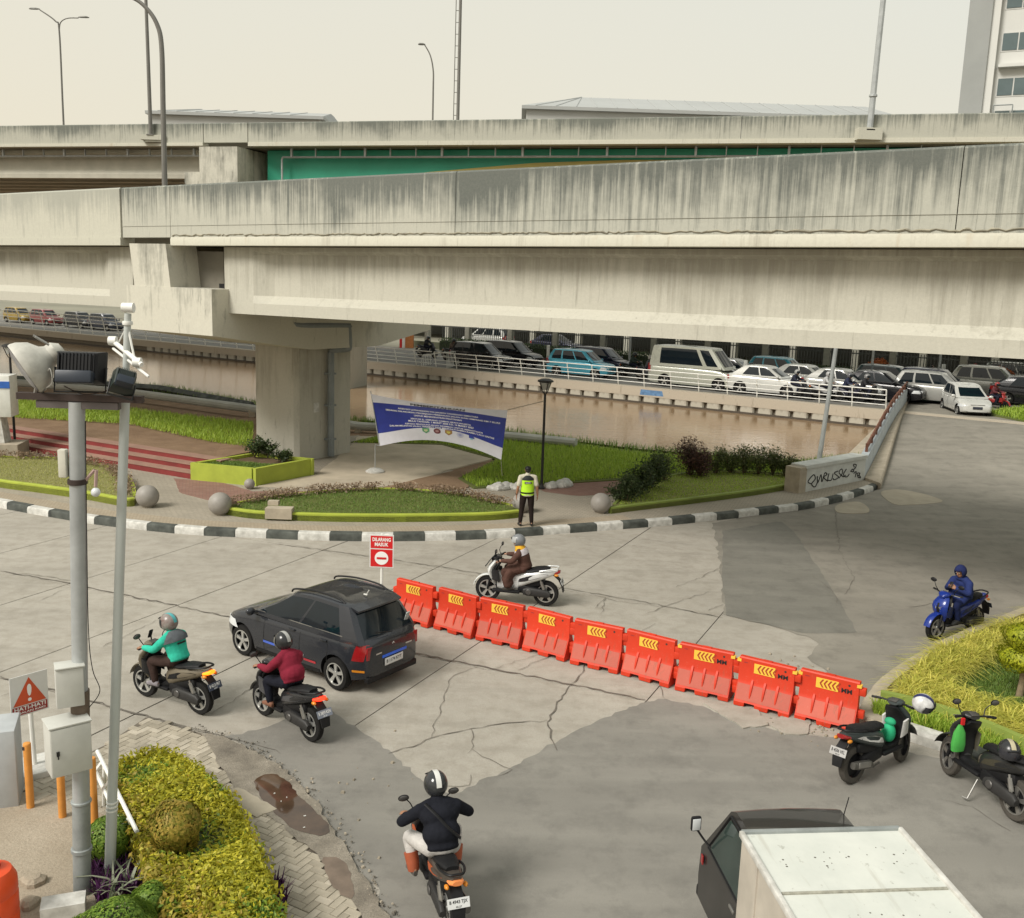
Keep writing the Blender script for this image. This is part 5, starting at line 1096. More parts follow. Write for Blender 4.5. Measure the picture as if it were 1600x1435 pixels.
# round reflector lamp
rl_ = bpy.data.objects.new('reflector_floodlight', None); C.objects.link(rl_); rl_.parent = fp; rl_.location = (fp_o[0]-.50,-.02,fp_o[2]+.24); rl_.rotation_euler = (R(0),R(-120),R(30)); rl_.scale = (1.12,)*3
b = MB(); b.lathe([(.255,.02),(.26,0),(.25,-.05),(.20,-.14),(.12,-.2),(.10,-.24)], 22); b.lathe([(.10,-.24),(.105,-.30),(.06,-.36),(.01,-.37)], 16); b.build('housing', mat('dusty_white_enamel', (.48,.47,.42), .6, var=.18, vs=8), rl_)
b = MB(); b.lathe([(.24,.024),(.15,.05),(.02,.058)], 22); b.build('lens', mat('dusty_lens', (.26,.26,.27), .35, var=.35, vs=14), rl_)
b = MB(); b.tube([(.1,.11,-.28),(.22,.12,-.22)],.012,6); b.tube([(.1,-.11,-.28),(.22,-.12,-.22)],.012,6); b.build('yoke', STEEL, rl_)
b = MB(); b.tube([(fp_o[0]-.42,-.02,fp_o[2]-.02),(fp_o[0]-.38,-.02,fp_o[2]+.16)], .02, 6); b.build('lamp_foot', STEEL, fp)
def flood(name, loc, rot, w, h, m=BPLAS):
    t = bpy.data.objects.new(name, None); C.objects.link(t); t.parent = fp; t.location = loc; t.rotation_euler = rot
    b = MB(); b.loft([[(-w*k,y,-h*k),(w*k,y,-h*k),(w*k,y,h*k),(-w*k,y,h*k)] for k, y in ((1,.05),(1,.02),(.97,0),(.82,-.10),(.6,-.13))]); b.build('housing', m, t, 25)
    for q in range(11):
        b = MB(); b.box((-w*.7+q*w*.14,-.115,.15*h),(.006,.05,h*1.2)); b.build('fin', m, t)
    b = MB(); b.rbox((0,-.16,-h*.72),(w*1.45,.12,h*.75),.015); b.build('gear_box', mat('blue_black_enamel', (.015,.022,.035), .45), t)
    b = MB(); b.rbox((0,.055,0),(w*1.8,.012,h*1.8),.004); b.build('lens', LENS, t)
    b = MB(); b.tube([(-w*1.03,0,0),(-w*1.03,0,-h*1.5),(w*1.03,0,-h*1.5),(w*1.03,0,0)], .012, 6); b.build('yoke', BLACKM, t)
    return t
flood('floodlight', (fp_o[0]+.06,0,fp_o[2]+.27), (R(-14),0,R(4)), .25, .17)
flood('small_floodlight', (fp_o[0]+.50,-.02,fp_o[2]+.13), (R(-38),R(18),R(24)), .12, .12, mat('green_black_enamel', (.02,.028,.024), .4))
b = MB(); b.tube(spline([(fp_o[0]-.3,-.08,fp_o[2]+.1),(fp_o[0]-.22,-.1,fp_o[2]+.26),(fp_o[0]-.2,-.1,fp_o[2]+.12),(fp_o[0]-.26,-.1,fp_o[2]+.06)],6), .007, 5); b.build('cable', WHITE_D, fp)
b = MB(); b.tube(spline([(fp_o[0]-.1,-.06,fp_o[2]+.08),(fp_o[0]+.1,-.06,fp_o[2]+.0),(fp_o[0]+.3,-.06,fp_o[2]+.03),(fp_o[0]+.45,-.05,fp_o[2]+.1)],6), .006, 5); b.build('cable', DKBROWN, fp)
# ---- leaning white pole with drum sensors
wp = thing('sensor_pole', 'tall leaning pale pole with white drum fittings at its top in the left foreground', 'pole', (-4.55,10.45,0))
WPM = mat('pale_grey_paint', (.46,.49,.47), .5, var=.06, vs=2)
def wpz(z, dx=0, dy=0): return (.47*z/6.75+dx, dy, z)
b = MB(); b.tube([wpz(.02),wpz(.95)], .062, 12); b.build('lower_sleeve', WPM, wp); b = MB(); b.tube([wpz(.95),wpz(5.9)], [.056,.05], 12); b.tube([wpz(5.9),wpz(6.62)], .036, 12); b.build('shaft', WPM, wp)
for z in (.93,.98,1.03): b = MB(); b.lathe([(.056,-.01),(.066,-.008),(.066,.008),(.056,.01)], 12, wpz(z)); b.build('ring', WHITEP, wp)
b = MB(); b.lathe([(.05,-.06),(.052,.06)], 16, wpz(6.68), 'X'); b.build('drum', WHITEP, wp)
b = MB(); b.lathe([(.05,-.02),(.055,0),(.05,.02)], 12, wpz(6.52)); b.build('collar', WHITEP, wp)
a0, a1 = Vector(wpz(6.32,-.19,.1)), Vector(wpz(6.1,.22,-.15))
b = MB(); b.tube([a0,a1], .026, 8); b.tube([a0+Vector((0,0,-.08)),a1+Vector((.08,-.03,-.12))], .015, 8); b.build('cross_arm', WHITEP, wp)
for p in (a0, a1-Vector((.06,-.04,-.02))): b = MB(); b.lathe([(.048,-.04),(.05,.04)], 16, p, 'X'); b.build('drum', WHITEP, wp)
b = MB(); b.tube([wpz(6.5),a1-Vector((.1,-.08,-.03))], .012, 6); b.tube([wpz(6.5),a0+Vector((.06,0,-.02))], .008, 6); b.build('stay', WHITEP, wp)
# ---- bollards, warning sign, block, tank
for i, (p, lb) in enumerate((((-6.212,11.967),'orange pipe bollard nearest the warning sign, with a dark worn top'),((-5.695,11.763),'orange pipe bollard in the middle, under the electrical cabinet'),((-5.226,11.638),'orange pipe bollard nearest the hedge'))):
    t = thing('bollard', lb, 'bollard', (*p,.03), 0, 'orange bollards on the apron'); h_ = .9; b = MB(); b.tube([(0,0,0),(0,0,h_)], .05, 14); b.build('pipe', ORANGEP, t)
    b = MB(); b.lathe([(.05,0),(.045,.012),(.02,.02)], 14, (0,0,h_)); b.build('cap', ORANGEP, t)
    if i == 0: b = MB(); b.add([(-.02+.051*math.sin(a),-.051*math.cos(a),h_-.02-.05*k) for a in (-.5,0,.5) for k in (0,1)], [(0,1,3,2),(2,3,5,4)]); b.build('worn_patch', DKBROWN, t)
hs = thing('warning_sign', 'white warning sign with red triangle reading HATI-HATI on a white concrete base', 'sign', (*(-6.63,12.957),0), 0)
b = MB(); b.rbox((0,0,.06),(.62,.62,.12),.015,0,R(38)); b.build('base', WHITE_D, hs); b = MB(); b.tube([(0,0,.1),(-.03,.0,1.42)], .032, 10); b.build('post', WHITEP, hs)
sm = Matrix.Translation((.005,-.05,1.20)) @ Matrix.Rotation(R(50),4,'Z') @ Matrix.Rotation(R(90),4,'X') @ Matrix.Scale(.86,4)
b = MB(); b.xf = sm; b.box((0,0,0),(.60,.68,.012)); b.build('panel', SIGNW, hs)
b = MB(); b.xf = sm; b.add([(-.265,-.16,.008),(.265,-.16,.008),(0,.29,.008)], [(0,1,2)]); b.build('triangle', SIGNRO, hs, 0)
b = MB(); b.xf = sm; n_ = 12; b.add([(.036*math.cos(k*6.283/n_),.10+.075*math.sin(k*6.283/n_) if math.sin(k*6.283/n_) > 0 else .10+.13*math.sin(k*6.283/n_),.011) for k in range(n_)], [tuple(range(n_))]); b.add([(.03*math.cos(k*6.283/n_),-.09+.03*math.sin(k*6.283/n_),.011) for k in range(n_)], [tuple(range(n_))]); o = b.build('exclamation_mark', WHITET, hs, 0)
b = MB(); b.xf = sm; b.add([(-.28,-.32,.008),(.28,-.32,.008),(.28,-.175,.008),(-.28,-.175,.008)], [(0,1,2,3)]); b.build('text_band', SIGND, hs, 0)
b = MB(); b.xf = sm; text_on(b, 'HATI-HATI', lambda x, y: (x,-.215+y,.011), .5, .065, .02); text_on(b, 'PEJALAN KAKI', lambda x, y: (x,-.288+y,.011), .48, .045, .02); o = b.build('lettering', WHITET, hs, 0)
b = MB(); b.rbox((*(-6.712,12.18),.55),(.5,.6,1.1),.015,0,R(20)); bl = b.build('gate_pillar', mat('pale_plaster', (.42,.44,.45), .8, var=.08), None); tag(bl, 'pale plastered pillar cut by the left edge', 'pillar')
tk = thing('plastic_tank', 'orange red plastic water barrel cut by the lower left corner', 'tank', (*(-5.414,9.531),0))
b = MB(); b.lathe([(.22,0),(.25,.02),(.255,.2),(.245,.22),(.255,.25),(.255,.44),(.245,.46),(.255,.49),(.25,.62),(.2,.72),(.1,.76)], 24); b.build('shell', mat('orange_barrel', (.72,.075,.015), .45, var=.12, vs=3), tk); b = MB(); b.lathe([(.1,.76),(.1,.8),(.02,.81)], 16); b.build('lid', BARR, tk)
b = MB(); b.box((*(-4.795,9.814),.1),(.45,.25,.2),0,R(20)); tag(b.build('white_block', WHITE_D), 'white painted concrete block at the foot of the floodlight pole', 'block')
for i, p in enumerate(((-5.402,10.332),(-5.24,9.926))):
    b = MB(); b.sph((0,0,.03),(.16-.05*i,.12,.08),8,5); b.v = [(x*(1+.3*math.sin(13*y)),y*(1+.25*math.sin(11*x)),z) for x, y, z in b.v]; o = b.build('stone', APRON, None, 20, (*p,.03)); tag(o, ['flat grey stone beside the orange barrel','smaller grey stone in front of the orange barrel'][i], 'stone')
# ================================================================= island at the right
IZ = .2
k1 = [(q.x,q.y) for q in spline([(*v,0) for v in [(5.953,15.179),(5.965,15.587),(6.344,16.307),(6.938,17.135),(7.642,17.923),(9.082,19.334),(10.826,20.769),(13.151,22.452),(16.347,24.143)]], 6)]
k2 = [(q.x,q.y) for q in spline([(*v,0) for v in [(5.953,15.179),(6.383,14.98),(7.054,14.371),(7.639,13.349),(8.061,12.447)]], 6)]
ik = st(bpy.data.objects.new('island_kerb', None)); C.objects.link(ik)
def kerbs(line, side, step, mats_):
    p = resample([(*q,0) for q in line], step)
    for i in range(len(p)-1):
        a, c_ = p[i], p[i+1]; t_ = (c_-a).normalized(); n_ = Vector((-t_.y,t_.x,0))*side; j = rnd.uniform(-.01,.01)
        pr = [(0,-.03),(0,.15),(.03,.2),(.26,.21),(.26,-.03)]
        b = MB(); b.loft([[(q+n_*(y+j)+Vector((0,0,z))) for y, z in pr] for q in (a+t_*.006, c_-t_*.006)]); b.build('kerb_block', mats_[i % len(mats_)], ik, 30)
kerbs(k1, -1, .55, [KERBC]); kerbs(k2, 1, .62, [KERBC, WHITE_D, BLACK_D])
isl = [Vector((*q,0)) for q in k1[1:]]; io = offset(k1, -.255)[2:]; i2 = offset(k2, .255)[1:]
ipoly = i2[::-1]+io+[(20,20),(16,9)]
b = MB(); b.prism(ipoly, -.03, IZ-.01); st(b.build('island', SOIL, angle=0))
b = MB(); b.prism([(6.325,15.505),(6.78,16.322),(7.167,16.745),(7.129,16.269),(6.579,15.328)], .1, IZ+.012); st(b.build('island_paving', PAVEG, angle=0))
lw_ = offset(k2, .62)[3:]; lw3 = offset(k2, .74)[3:]
b = MB(); b.prism(lw_+lw3[::-1], IZ-.02, .46); tag(b.build('lime_wall', LIME_D), 'lime painted low wall between the grass strip and the yellow plants', 'wall')
gs = [q for q in offset(k2,.27)[2:]]+[q for q in offset(k2,.66)[2:]][::-1]
o = blades(samp(gs, 5000, 71), IZ-.01, .17, .022, L_GRASS, 'grass', .6, 71); tag(o, 'green grass strip between kerb and lime wall on the island', 'grass', kind='stuff')
lawn = [(8.021,17.047),(8.931,17.892),(10.308,18.68),(11.973,19.365),(9.814,15.574),(8.721,15.54),(8.185,16.007),(7.767,16.32)]
b = MB(); b.prism(lawn, .1, IZ+.004); st(b.build('island_lawn', LAWN_SOIL, angle=0))
o = blades(samp(lawn, 16000, 72), IZ, .07, .016, L_GRASS_D, 'grass', .6, 72, 1); tag(o, 'short dark green lawn inside the yellow plants on the island', 'grass', kind='stuff')
yp = [(6.791,16.128),(7.339,16.814),(8.55,18.158),(10.192,19.511),(12.037,20.724),(14.152,21.904),(12.816,19.683),(11.198,19.161),(9.654,18.39),(8.47,17.416),(7.802,16.68),(7.857,16.027),(8.452,15.66),(9.008,15.284),(9.6,15.209),(8.882,13.948),(8.172,14.467),(7.478,15.169),(6.922,15.617)]
cl = samp(yp, 380, 73); pts = np.repeat(cl, 46, 0)+nrg.normal(0,.06,(380*46,2))
o = blades(pts, IZ, .50, .024, L_YELLOW, 'yellow_plants', 1.05, 73, 4, droop=.42); tag(o, 'mass of yellow striped strap leaved plants on the right island', 'plants', kind='stuff')
tt = thing('topiary_tree', 'lime yellow cloud pruned tree on the island at the right edge', 'tree', (*(9.008,16.284),IZ))
b = MB(); b.tube([(0,0,0),(.02,0,.35),(-.02,.02,.8),(.03,0,1.3)], [.06,.05,.045,.03], 10); b.build('trunk', mat('pale_bark', (.24,.18,.11), .9, var=.25, vs=10), tt)
for i, (c_, r_) in enumerate((((0,0,.72),(.42,.42,.22)),((.03,0,1.12),(.38,.38,.24)),((.42,.1,.95),(.3,.3,.2)))):
    b = MB(); b.sph(c_, tuple(.8*q for q in r_), 12, 8); b.build('inner_twigs', mat('topiary_core', (.12,.14,.01), .9), tt)
    P_, N_ = ball_pts(c_, r_, 3200, 80+i, .15, .08); leaves(P_, N_, .05, L_LIME, 'crown', 80+i, tt, .5, .6)
# ================================================================= water filled barriers
def barrier_proto():
    t = thing('road_barrier', 'x', 'barrier')
    L = .49; pr = [(-.21,.0),(-.21,.07),(-.19,.11),(-.085,.36),(-.06,.42),(-.06,.80),(-.045,.82),(.045,.82),(.06,.80),(.06,.42),(.085,.36),(.19,.11),(.21,.07),(.21,0)]
    b = MB()
    cols = [(-L,-.40),(-.40,-.235),(-.235,-.165),(-.165,.165),(.165,.235),(.235,.40),(.40,L)]
    # skirt with fork openings: feet full height, bays raised
    xs = [-L+.015,-.30,-.29,-.12,-.11,.11,.12,.29,.30,L-.015]; low = [0,0,.075,.075,0,0,.075,.075,0,0]
    rings = []
    for x, lo in zip(xs, low):
        e = 1.0
        rings.append([(x,y*(1 if z > .3 else e),max(z,lo)) if z >= lo else (x,y*(.985),lo) for y, z in pr])
    b.loft(rings); 
    body = b.build('shell', BARR, t, 25)
    sk = MB()
    for sgn in (-1,1):
        for x0, x1 in ((-.44,-.205),(-.155,-.035),(.035,.155),(.205,.44)):
            sk.add([(x0,sgn*.1935,.112),(x1,sgn*.1935,.112),(x1,sgn*.0885,.362),(x0,sgn*.0885,.362)], [(0,1,2,3)])
    for sgn in (-1,1):
        f = MB(); f.add([(-.455,sgn*.1945,.108),(.455,sgn*.1945,.108),(.455,sgn*.0880,.364),(-.455,sgn*.0880,.364)], [(0,1,2,3)]); f.build('skirt_face', BARR2, t, 0)
        for x in (-.22,0,.22):
            r_ = MB(); r_.loft([[(x-w,sgn*y0,z),(x+w,sgn*y0,z),(x+w*.6,sgn*(y0+d),z),(x-w*.6,sgn*(y0+d),z)] for z, y0, d, w in ((.14,.165,.012,.012),(.22,.14,.03,.022),(.34,.085,.045,.03),(.43,.055,.03,.03),(.455,.05,.01,.02))]); r_.build('rib', BARR, t, 30)
    for x, zs in ((-L-.045,(.20,.56)),(L+.045,(.28,.66))):
        for z in zs: k = MB(); k.rbox((x*.98,0,z),(.11,.10,.13),.012); k.build('lug', BARR, t)
    k = MB(); k.rbox((.0,0,.826),(.16,.05,.02),.006); k.build('filler_lip', BARR, t); k = MB(); k.lathe([(.02,0),(.022,.01)], 10, (.32,-.061,.73), 'Y'); k.build('plug', DKBROWN, t)
    k = MB(); k.box((-.36,-.0605,.735),(.07,.004,.014)); k.build('slot', SIGND, t)
    s_ = MB(); s_.box((-.03,-.0625,.665),(.36,.006,.17)); pl_ = s_.build('chevron_plate', CHEV_Y, t)
    for q in range(5):
        c_ = MB(); x = -.155+q*.066
        c_.add([(x+.045,-.067,.735),(x+.075,-.067,.735),(x+.03,-.067,.665),(x+.075,-.067,.595),(x+.045,-.067,.595),(x,-.067,.665)], [(0,1,2,5),(5,2,3,4)]); c_.build('chevron', CHEV_R, pl_, 0)
    return t
bar = barrier_proto()
B0, B9 = Vector((-2.365,20.011)), Vector((5.845,15.171)); bd = (B9-B0).normalized(); sp9 = (B9-B0).length/9; ba = math.atan2(bd.y,bd.x)
nms = ['orange barrier at the far end of the row, beside the no entry sign','orange barrier second from the no entry sign','orange barrier third from the no entry sign, in front of the white scooter','orange barrier fourth from the no entry sign, below the white scooter rear wheel','orange barrier in the middle of the row of nine','orange barrier last one without MM lettering, sixth from the sign','orange barrier with MM lettering farthest from the parked scooters','orange barrier with MM lettering in the middle of the three lettered ones','orange barrier with MM lettering at the near end beside the parked scooter']
for i in range(9):
    o = bar if i == 8 else copy_tree(bar); p = B0+bd*(sp9*(i+.5)); o.location = (p.x+rnd.uniform(-.01,.01)-bd.y*rnd.uniform(-.05,.05), p.y+bd.x*rnd.uniform(-.04,.04), .012); o.rotation_euler.z = ba+R(rnd.uniform(-4.5,4.5)); o.scale = (sp9/1.045,)*3
    tag(o, nms[i], 'barrier', 'orange water filled barriers in a row')
    if i >= 6:
        b = MB(); text_on(b, 'MM', lambda x, y: (.285+x,-.064,.63+y), .17, .08, .03); b.build('lettering', BLACKT, o, 0)
        for sx in (-1,1): b = MB(); b.box((sx*.475,-.03,.755),(.07,.075,.05)); b.build('reflector', CHEV_Y, o)
# ---- no entry sign
ns = thing('no_entry_sign', 'red and white DILARANG MASUK no entry sign behind the dark car', 'sign', (*(-2.786,20.9),0), R(-2))
b = MB(); b.tube([(0,0,0),(0,0,1.55)], .03, 8); b.build('post', WHITEP, ns); b = MB(); b.box((0,0,.04),(.5,.5,.08)); b.build('base', WHITE_D, ns)
def face(z): return lambda x, y: (x,-.045,z+y)
b = MB(); b.box((0,-.03,1.16),(.53,.02,.74)); b.build('panel', SIGNW, ns)
b = MB(); b.box((0,-.0405,1.365),(.485,.004,.28)); b.build('top_field', SIGNR, ns); b = MB(); b.box((0,-.0405,1.005),(.485,.004,.39)); b.build('lower_field', SIGNR, ns)
b = MB(); text_on(b, 'DILARANG', face(1.425), .40, .085, .03); text_on(b, 'MASUK', face(1.315), .30, .085, .03); b.build('lettering', WHITET, ns, 0)
b = MB(); b.lathe([(.15,0),(.15,.004)], 28, (0,-.0475,1.005), 'Y'); b.build('disc', WHITET, ns); b = MB(); b.box((0,-.054,1.005),(.21,.003,.045)); b.build('dash', SIGNR, ns)

# ================================================================= cars
def wheel(parent, c, r, w, side, m_t=RUBBER, m_r=ALLOY, spokes=5, name='wheel'):
    e = bpy.data.objects.new(name, None); C.objects.link(e); e.parent = parent; e.location = c
    b = MB(); h = w/2; b.lathe([(r*.66,-h*.9),(r*.8,-h),(r*.95,-h*.92),(r,-h*.6),(r,h*.6),(r*.95,h*.92),(r*.8,h),(r*.66,h*.9)], 26, (0,0,0), 'Y', caps=False); b.build('tyre', m_t, e)
    b = MB(); y = side*h*.62
    b.lathe([(r*.67,-h*.85),(r*.67,h*.85)], 26, (0,0,0), 'Y', 1, caps=False)
    b.lathe([(r*.62,-.002),(r*.62,.002)], 22, (0,side*h*.1,0), 'Y', 1)
    b.lathe([(r*.2,-.02),(r*.16,.02)], 12, (0,y,0), 'Y', 0)
    b.lathe([(r*.70,-.012),(r*.70,.012),(r*.63,.012),(r*.63,-.012)], 26, (0,side*h*.8,0), 'Y', 0, caps=False)
    for k in range(spokes):
        a = 2*math.pi*k/spokes+.3; d = Vector((math.cos(a),0,math.sin(a))); t_ = Vector((-d.z,0,d.x))
        p0 = d*(r*.14); p1 = d*(r*.66); wa, wb_ = r*.075, r*.13
        b.loft([[p+t_*w_+Vector((0,y+.012*side,0)), p-t_*w_+Vector((0,y+.012*side,0)), p-t_*w_+Vector((0,y-.02*side,0)), p+t_*w_+Vector((0,y-.02*side,0))] for p, w_ in ((p0,wa),(p1,wb_))], mi=0)
    b.build('rim', [m_r, BPLAS], e)
    return e
def interp(tab, x):
    if x <= tab[0][0]: return tab[0][1]
    for (a, p), (b_, q) in zip(tab, tab[1:]):
        if x <= b_: t_ = (x-a)/(b_-a); t_ = t_*t_*(3-2*t_)*.5+t_*.5; return p+(q-p)*t_
    return tab[-1][1]
def make_car(name, P, pm, detail=2, tint=CARGLASS, wheel_m=ALLOY, tyre=RUBBER):
    t = thing(name, 'x', 'car'); L, W, H = P['L'], P['W'], P['H']; hw = W/2; e = L/2
    top = P['top']; wr = P['wr']; xf, xr = P['axf'], P['axr']
    def width(x):
        d = e-abs(x); c = P.get('corner',.5); k = 1-.20*max(0,1-d/c)**2.2; return hw*k*(1-.015*abs(x)/e)
    def zbot(x): d = e-abs(x); return .19+.09*max(0,1-d/.55)**1.5
    def section(x):
        w, zb, zt = width(x), zbot(x), interp(top, x)
        hgt = zt-zb
        return [(0,zb),(.72*w,zb),(.95*w,zb+.03),(.985*w,zb+.13*hgt/.75),(1.0*w,zb+.38*hgt),(.995*w,zb+.62*hgt),(.965*w,zb+.83*hgt),(.925*w,zb+.95*hgt),(.86*w,zt),(.45*w,zt+.018),(0,zt+.026)]
    def yat(x, z):
        s_ = section(x)
        for (y0, z0), (y1, z1) in zip(s_[2:9], s_[3:9]):
            if z0 <= z <= z1: return y0+(y1-y0)*(z-z0)/max(z1-z0,1e-6)
        return s_[8][0] if z > s_[8][1] else s_[2][0]
    xs = sorted(set([-e,-e+.03,-e+.08,-e+.16,-e+.26,-e+.4,e-.4,e-.26,e-.16,e-.08,e-.03,e]+[-e+.4+(L-.8)*i/18 for i in range(19)]))
    rings = []
    def ring(x, sy=1, zq=0.0, dx=0):
        s_ = section(x); zm = (s_[0][1]+s_[10][1])/2
        pts = [(x+dx,y*sy,z+(zm-z)*zq) for y, z in s_]; return pts+[(p[0],-p[1],p[2]) for p in pts[-2:0:-1]]
    rings = [ring(-e,.9,.14,-.035)]+[ring(x) for x in xs]+[ring(e,.88,.16,.04)]
    low = MB(); low.loft(rings); lo = low.build('low', [pm, BPLAS], None, 0)
    cut = MB()
    for ax in (xf, xr):
        for sd_ in (1,-1): cut.lathe([(wr+.055,-.14),(wr+.055,.14)], 28, (ax,sd_*(hw-.06),wr+.01), 'Y')
    co = cut.build('cut', BPLAS, None, 0)
    m_ = lo.modifiers.new('b', 'BOOLEAN'); m_.object = co; m_.operation = 'DIFFERENCE'; m_.solver = 'EXACT'
    try: m_.material_mode = 'TRANSFER'
    except Exception: pass
    dg = bpy.context.evaluated_depsgraph_get(); lm = bpy.data.meshes.new_from_object(lo.evaluated_get(dg))
    bpy.data.objects.remove(lo); bpy.data.objects.remove(co)
    # ---- cabin
    xA, xB, xC, xD = P['cab']; zA = P['belt']; wb_, wr_ = hw*P.get('wb',.93), hw*P.get('wt',.74)
    rowt = [0,.07,.14,.35,.58,.80,.91,.97,1.0]
    seglab = []
    def outline(t_):
        k = t_; f = xA+(xB-xA)*(k**.92); r_ = xD+(xC-xD)*(k**P.get('rp',1.15)); w = wb_+(wr_-wb_)*(k**1.25); z = zA+(H-.035-zA)*k+interp(P.get('rise',[(-9,0),(9,0)]),0)
        pts = [(f,0,'F'),(f-.012,.45*w,'F'),(f-.05,.80*w,'p'),(f-.11,.93*w,'p')]
        s0, s1 = f-.16, r_+.12; pil = P['pillars']
        prev = 0
        for a, b_ in pil:
            pts.append((s0+(s1-s0)*a,w,'S')); 
            for q in (1/3,2/3): pts.append((s0+(s1-s0)*(a+(b_-a)*q),w*1.004,'S'))
            pts.append((s0+(s1-s0)*b_,w,'p'))
        pts += [(r_+.09,.93*w,'p'),(r_+.03,.80*w,'R'),(r_+.006,.45*w,'R'),(r_,0,'R')]
        return pts, z
    arch = P.get('arch',.05); cxm = (xB+xC)/2; hl = (xB-xC)/2
    def zq(x, z, k): return z-arch*(1.0 if x > cxm else .45)*k*k*min(1.3,abs((x-cxm)/hl))**2.2
    ro = []
    for k in rowt: ro.append(outline(k))
    n_ = len(ro[0][0])
    labs = [p[2] for p in ro[0][0][:-1]]
    body = MB(); body.v = [tuple(v.co) for v in lm.vertices]; body.f = [tuple(p.vertices) for p in lm.polygons]; body.m = [p.material_index for p in lm.polygons]; bpy.data.meshes.remove(lm)
    glass = {}
    def addq(d, key, q):
        d.setdefault(key, MB()).add(q, [(0,1,2,3)])
    for sd_ in (1,-1):
        for i in range(len(rowt)-1):
            wi = 0; prevlab = None
            for j in range(n_-1):
                lab = labs[j]
                if lab == 'S' and prevlab != 'S': wi += 1
                prevlab = lab
                q = [(ro[a][0][b_][0], sd_*ro[a][0][b_][1], zq(ro[a][0][b_][0],ro[a][1],rowt[a])) for a, b_ in ((i,j),(i,j+1),(i+1,j+1),(i+1,j))]
                isg = 2 <= i <= 5
                if lab == 'F' and isg: addq(glass, 'windshield', q)
                elif lab == 'R' and 2 <= i <= (5 if not P.get('rear_small') else 4): addq(glass, 'rear_window', q)
                elif lab == 'S' and isg: addq(glass, ('side_window',sd_,wi), q)
                else: body.add(q, [(0,1,2,3)])
    # roof
    top_o, zt = ro[-1]; rr = [[(x,y,zq(x,zt,1)) for x, y, l_ in top_o]+[(x,-y,zq(x,zt,1)) for x, y, l_ in top_o[-2:0:-1]]]
    for k, dz in ((.93,.018),(.75,.032),(.4,.04)): rr.append([(cxm+(x-cxm)*(k*.6+.4 if k > .5 else k),y*k,z+dz) for x, y, z in rr[0]])
    body.loft(rr, caps=False); body.add(rr[-1], [tuple(range(len(rr[-1])))])
    bo = body.build('body', [pm, BPLAS], t, 38)
    for key, g in glass.items():
        nm = key if isinstance(key, str) else key[0]
        bm = bmesh.new(); me = g.mesh(); bm.from_mesh(me); bmesh.ops.remove_doubles(bm, verts=bm.verts, dist=.0005); bmesh.ops.recalc_face_normals(bm, faces=bm.faces); bm.to_mesh(me); bm.free(); me.materials.append(tint); me.polygons.foreach_set('use_smooth',[True]*len(me.polygons)); put(nm, me, t)
    for ax in (xf, xr):
        for sd_ in (1,-1): wheel(t, (ax, sd_*(hw-.105), wr), wr, .185, sd_, tyre, wheel_m)
    def patch(name, x0, x1, z0, z1, m, sides=(1,-1), off=.008, nx=6, nz=3, par=t, skew=0.0):
        for sd_ in sides:
            b = MB(); vs = []
            for i in range(nx+1):
                for j in range(nz+1):
                    z = z0+(z1-z0)*j/nz; x = x0+(x1-x0)*i/nx+skew*(j/nz-.5); x = max(-e+.0, min(e, x)); vs.append((x, sd_*(yat(x,z)+off), z))
            b.add(vs, [(i*(nz+1)+j,(i+1)*(nz+1)+j,(i+1)*(nz+1)+j+1,i*(nz+1)+j+1) for i in range(nx) for j in range(nz)]); b.build(name, m, par, 40)
    def end(name, sx, y0, y1, z0, z1, m, off=.01, th=.02, par=t, bev=.006):
        b = MB(); b.rbox((sx*(e+.03+off-th/2),(y0+y1)/2,(z0+z1)/2),(th,y1-y0,z1-z0),bev); return b.build(name, m, par)
    belt = interp(top, xr)
    zl = P.get('tail', (.70,.98)); 
    patch('tail_light', -e+.005, -e+.20, zl[0], zl[1], TAILR, skew=-.06)
    for sd_ in (1,-1): end('tail_light', -1, sd_*(hw*.70)-.07, sd_*(hw*.70)+.07, zl[0]+.02, zl[1]-.04, TAILR, .0, .03)
    zh = P.get('head', (.60,.78))
    patch('headlight', e-.42, e-.01, zh[0], zh[1], LENS, skew=.10)
    for sd_ in (1,-1): end('headlight', 1, sd_*(hw*.58)-.11, sd_*(hw*.58)+.11, zh[0]+.01, zh[1]-.03, LENS, -.0, .04)
    end('grille', 1, -hw*.42, hw*.42, .52, .66, BPLAS, .006, .02); end('lower_grille', 1, -hw*.62, hw*.62, .28, .44, BPLAS, .004, .02)
    for sx in (1,-1):
        pl_ = end('number_plate', sx, -.22, .22, .44, .56, PLATEW if detail > 1 else PLATEB, .022, .012)
    for sd_ in (1,-1):
        mx, mz = xA-.30, zA+.08
        b = MB(); b.sph((mx,sd_*(hw+.09),mz),(.07,.10,.075),10,7); b.tube([(mx-.02,sd_*(hw*.93),mz-.03),(mx,sd_*(hw+.05),mz-.01)],.025,6); b.build('mirror', pm, t)
    if detail > 1:
        s0 = xA-.30; seam = mat('door_seam', (.006,.006,.006), .8)
        for x in P['doors']: patch('door_seam', x-.005, x+.005, .30, belt-.03, seam, off=.004, nx=1, nz=6)
        for x in P['handles']:
            for sd_ in (1,-1): b = MB(); b.rbox((x,sd_*(yat(x,.84)+.018),.84),(.17,.03,.035),.012); b.build('door_handle', pm, t)
        patch('sill_trim', xr+wr+.1, xf-wr-.1, .20, .27, BPLAS, off=.006, nx=8, nz=1)
        patch('rear_bumper_strip', -e+.02,-e+.22,.42,.46,AMBER,off=.01,nx=4,nz=1)
    return t, dict(patch=patch, end=end, e=e, hw=hw, yat=yat, roof=H)
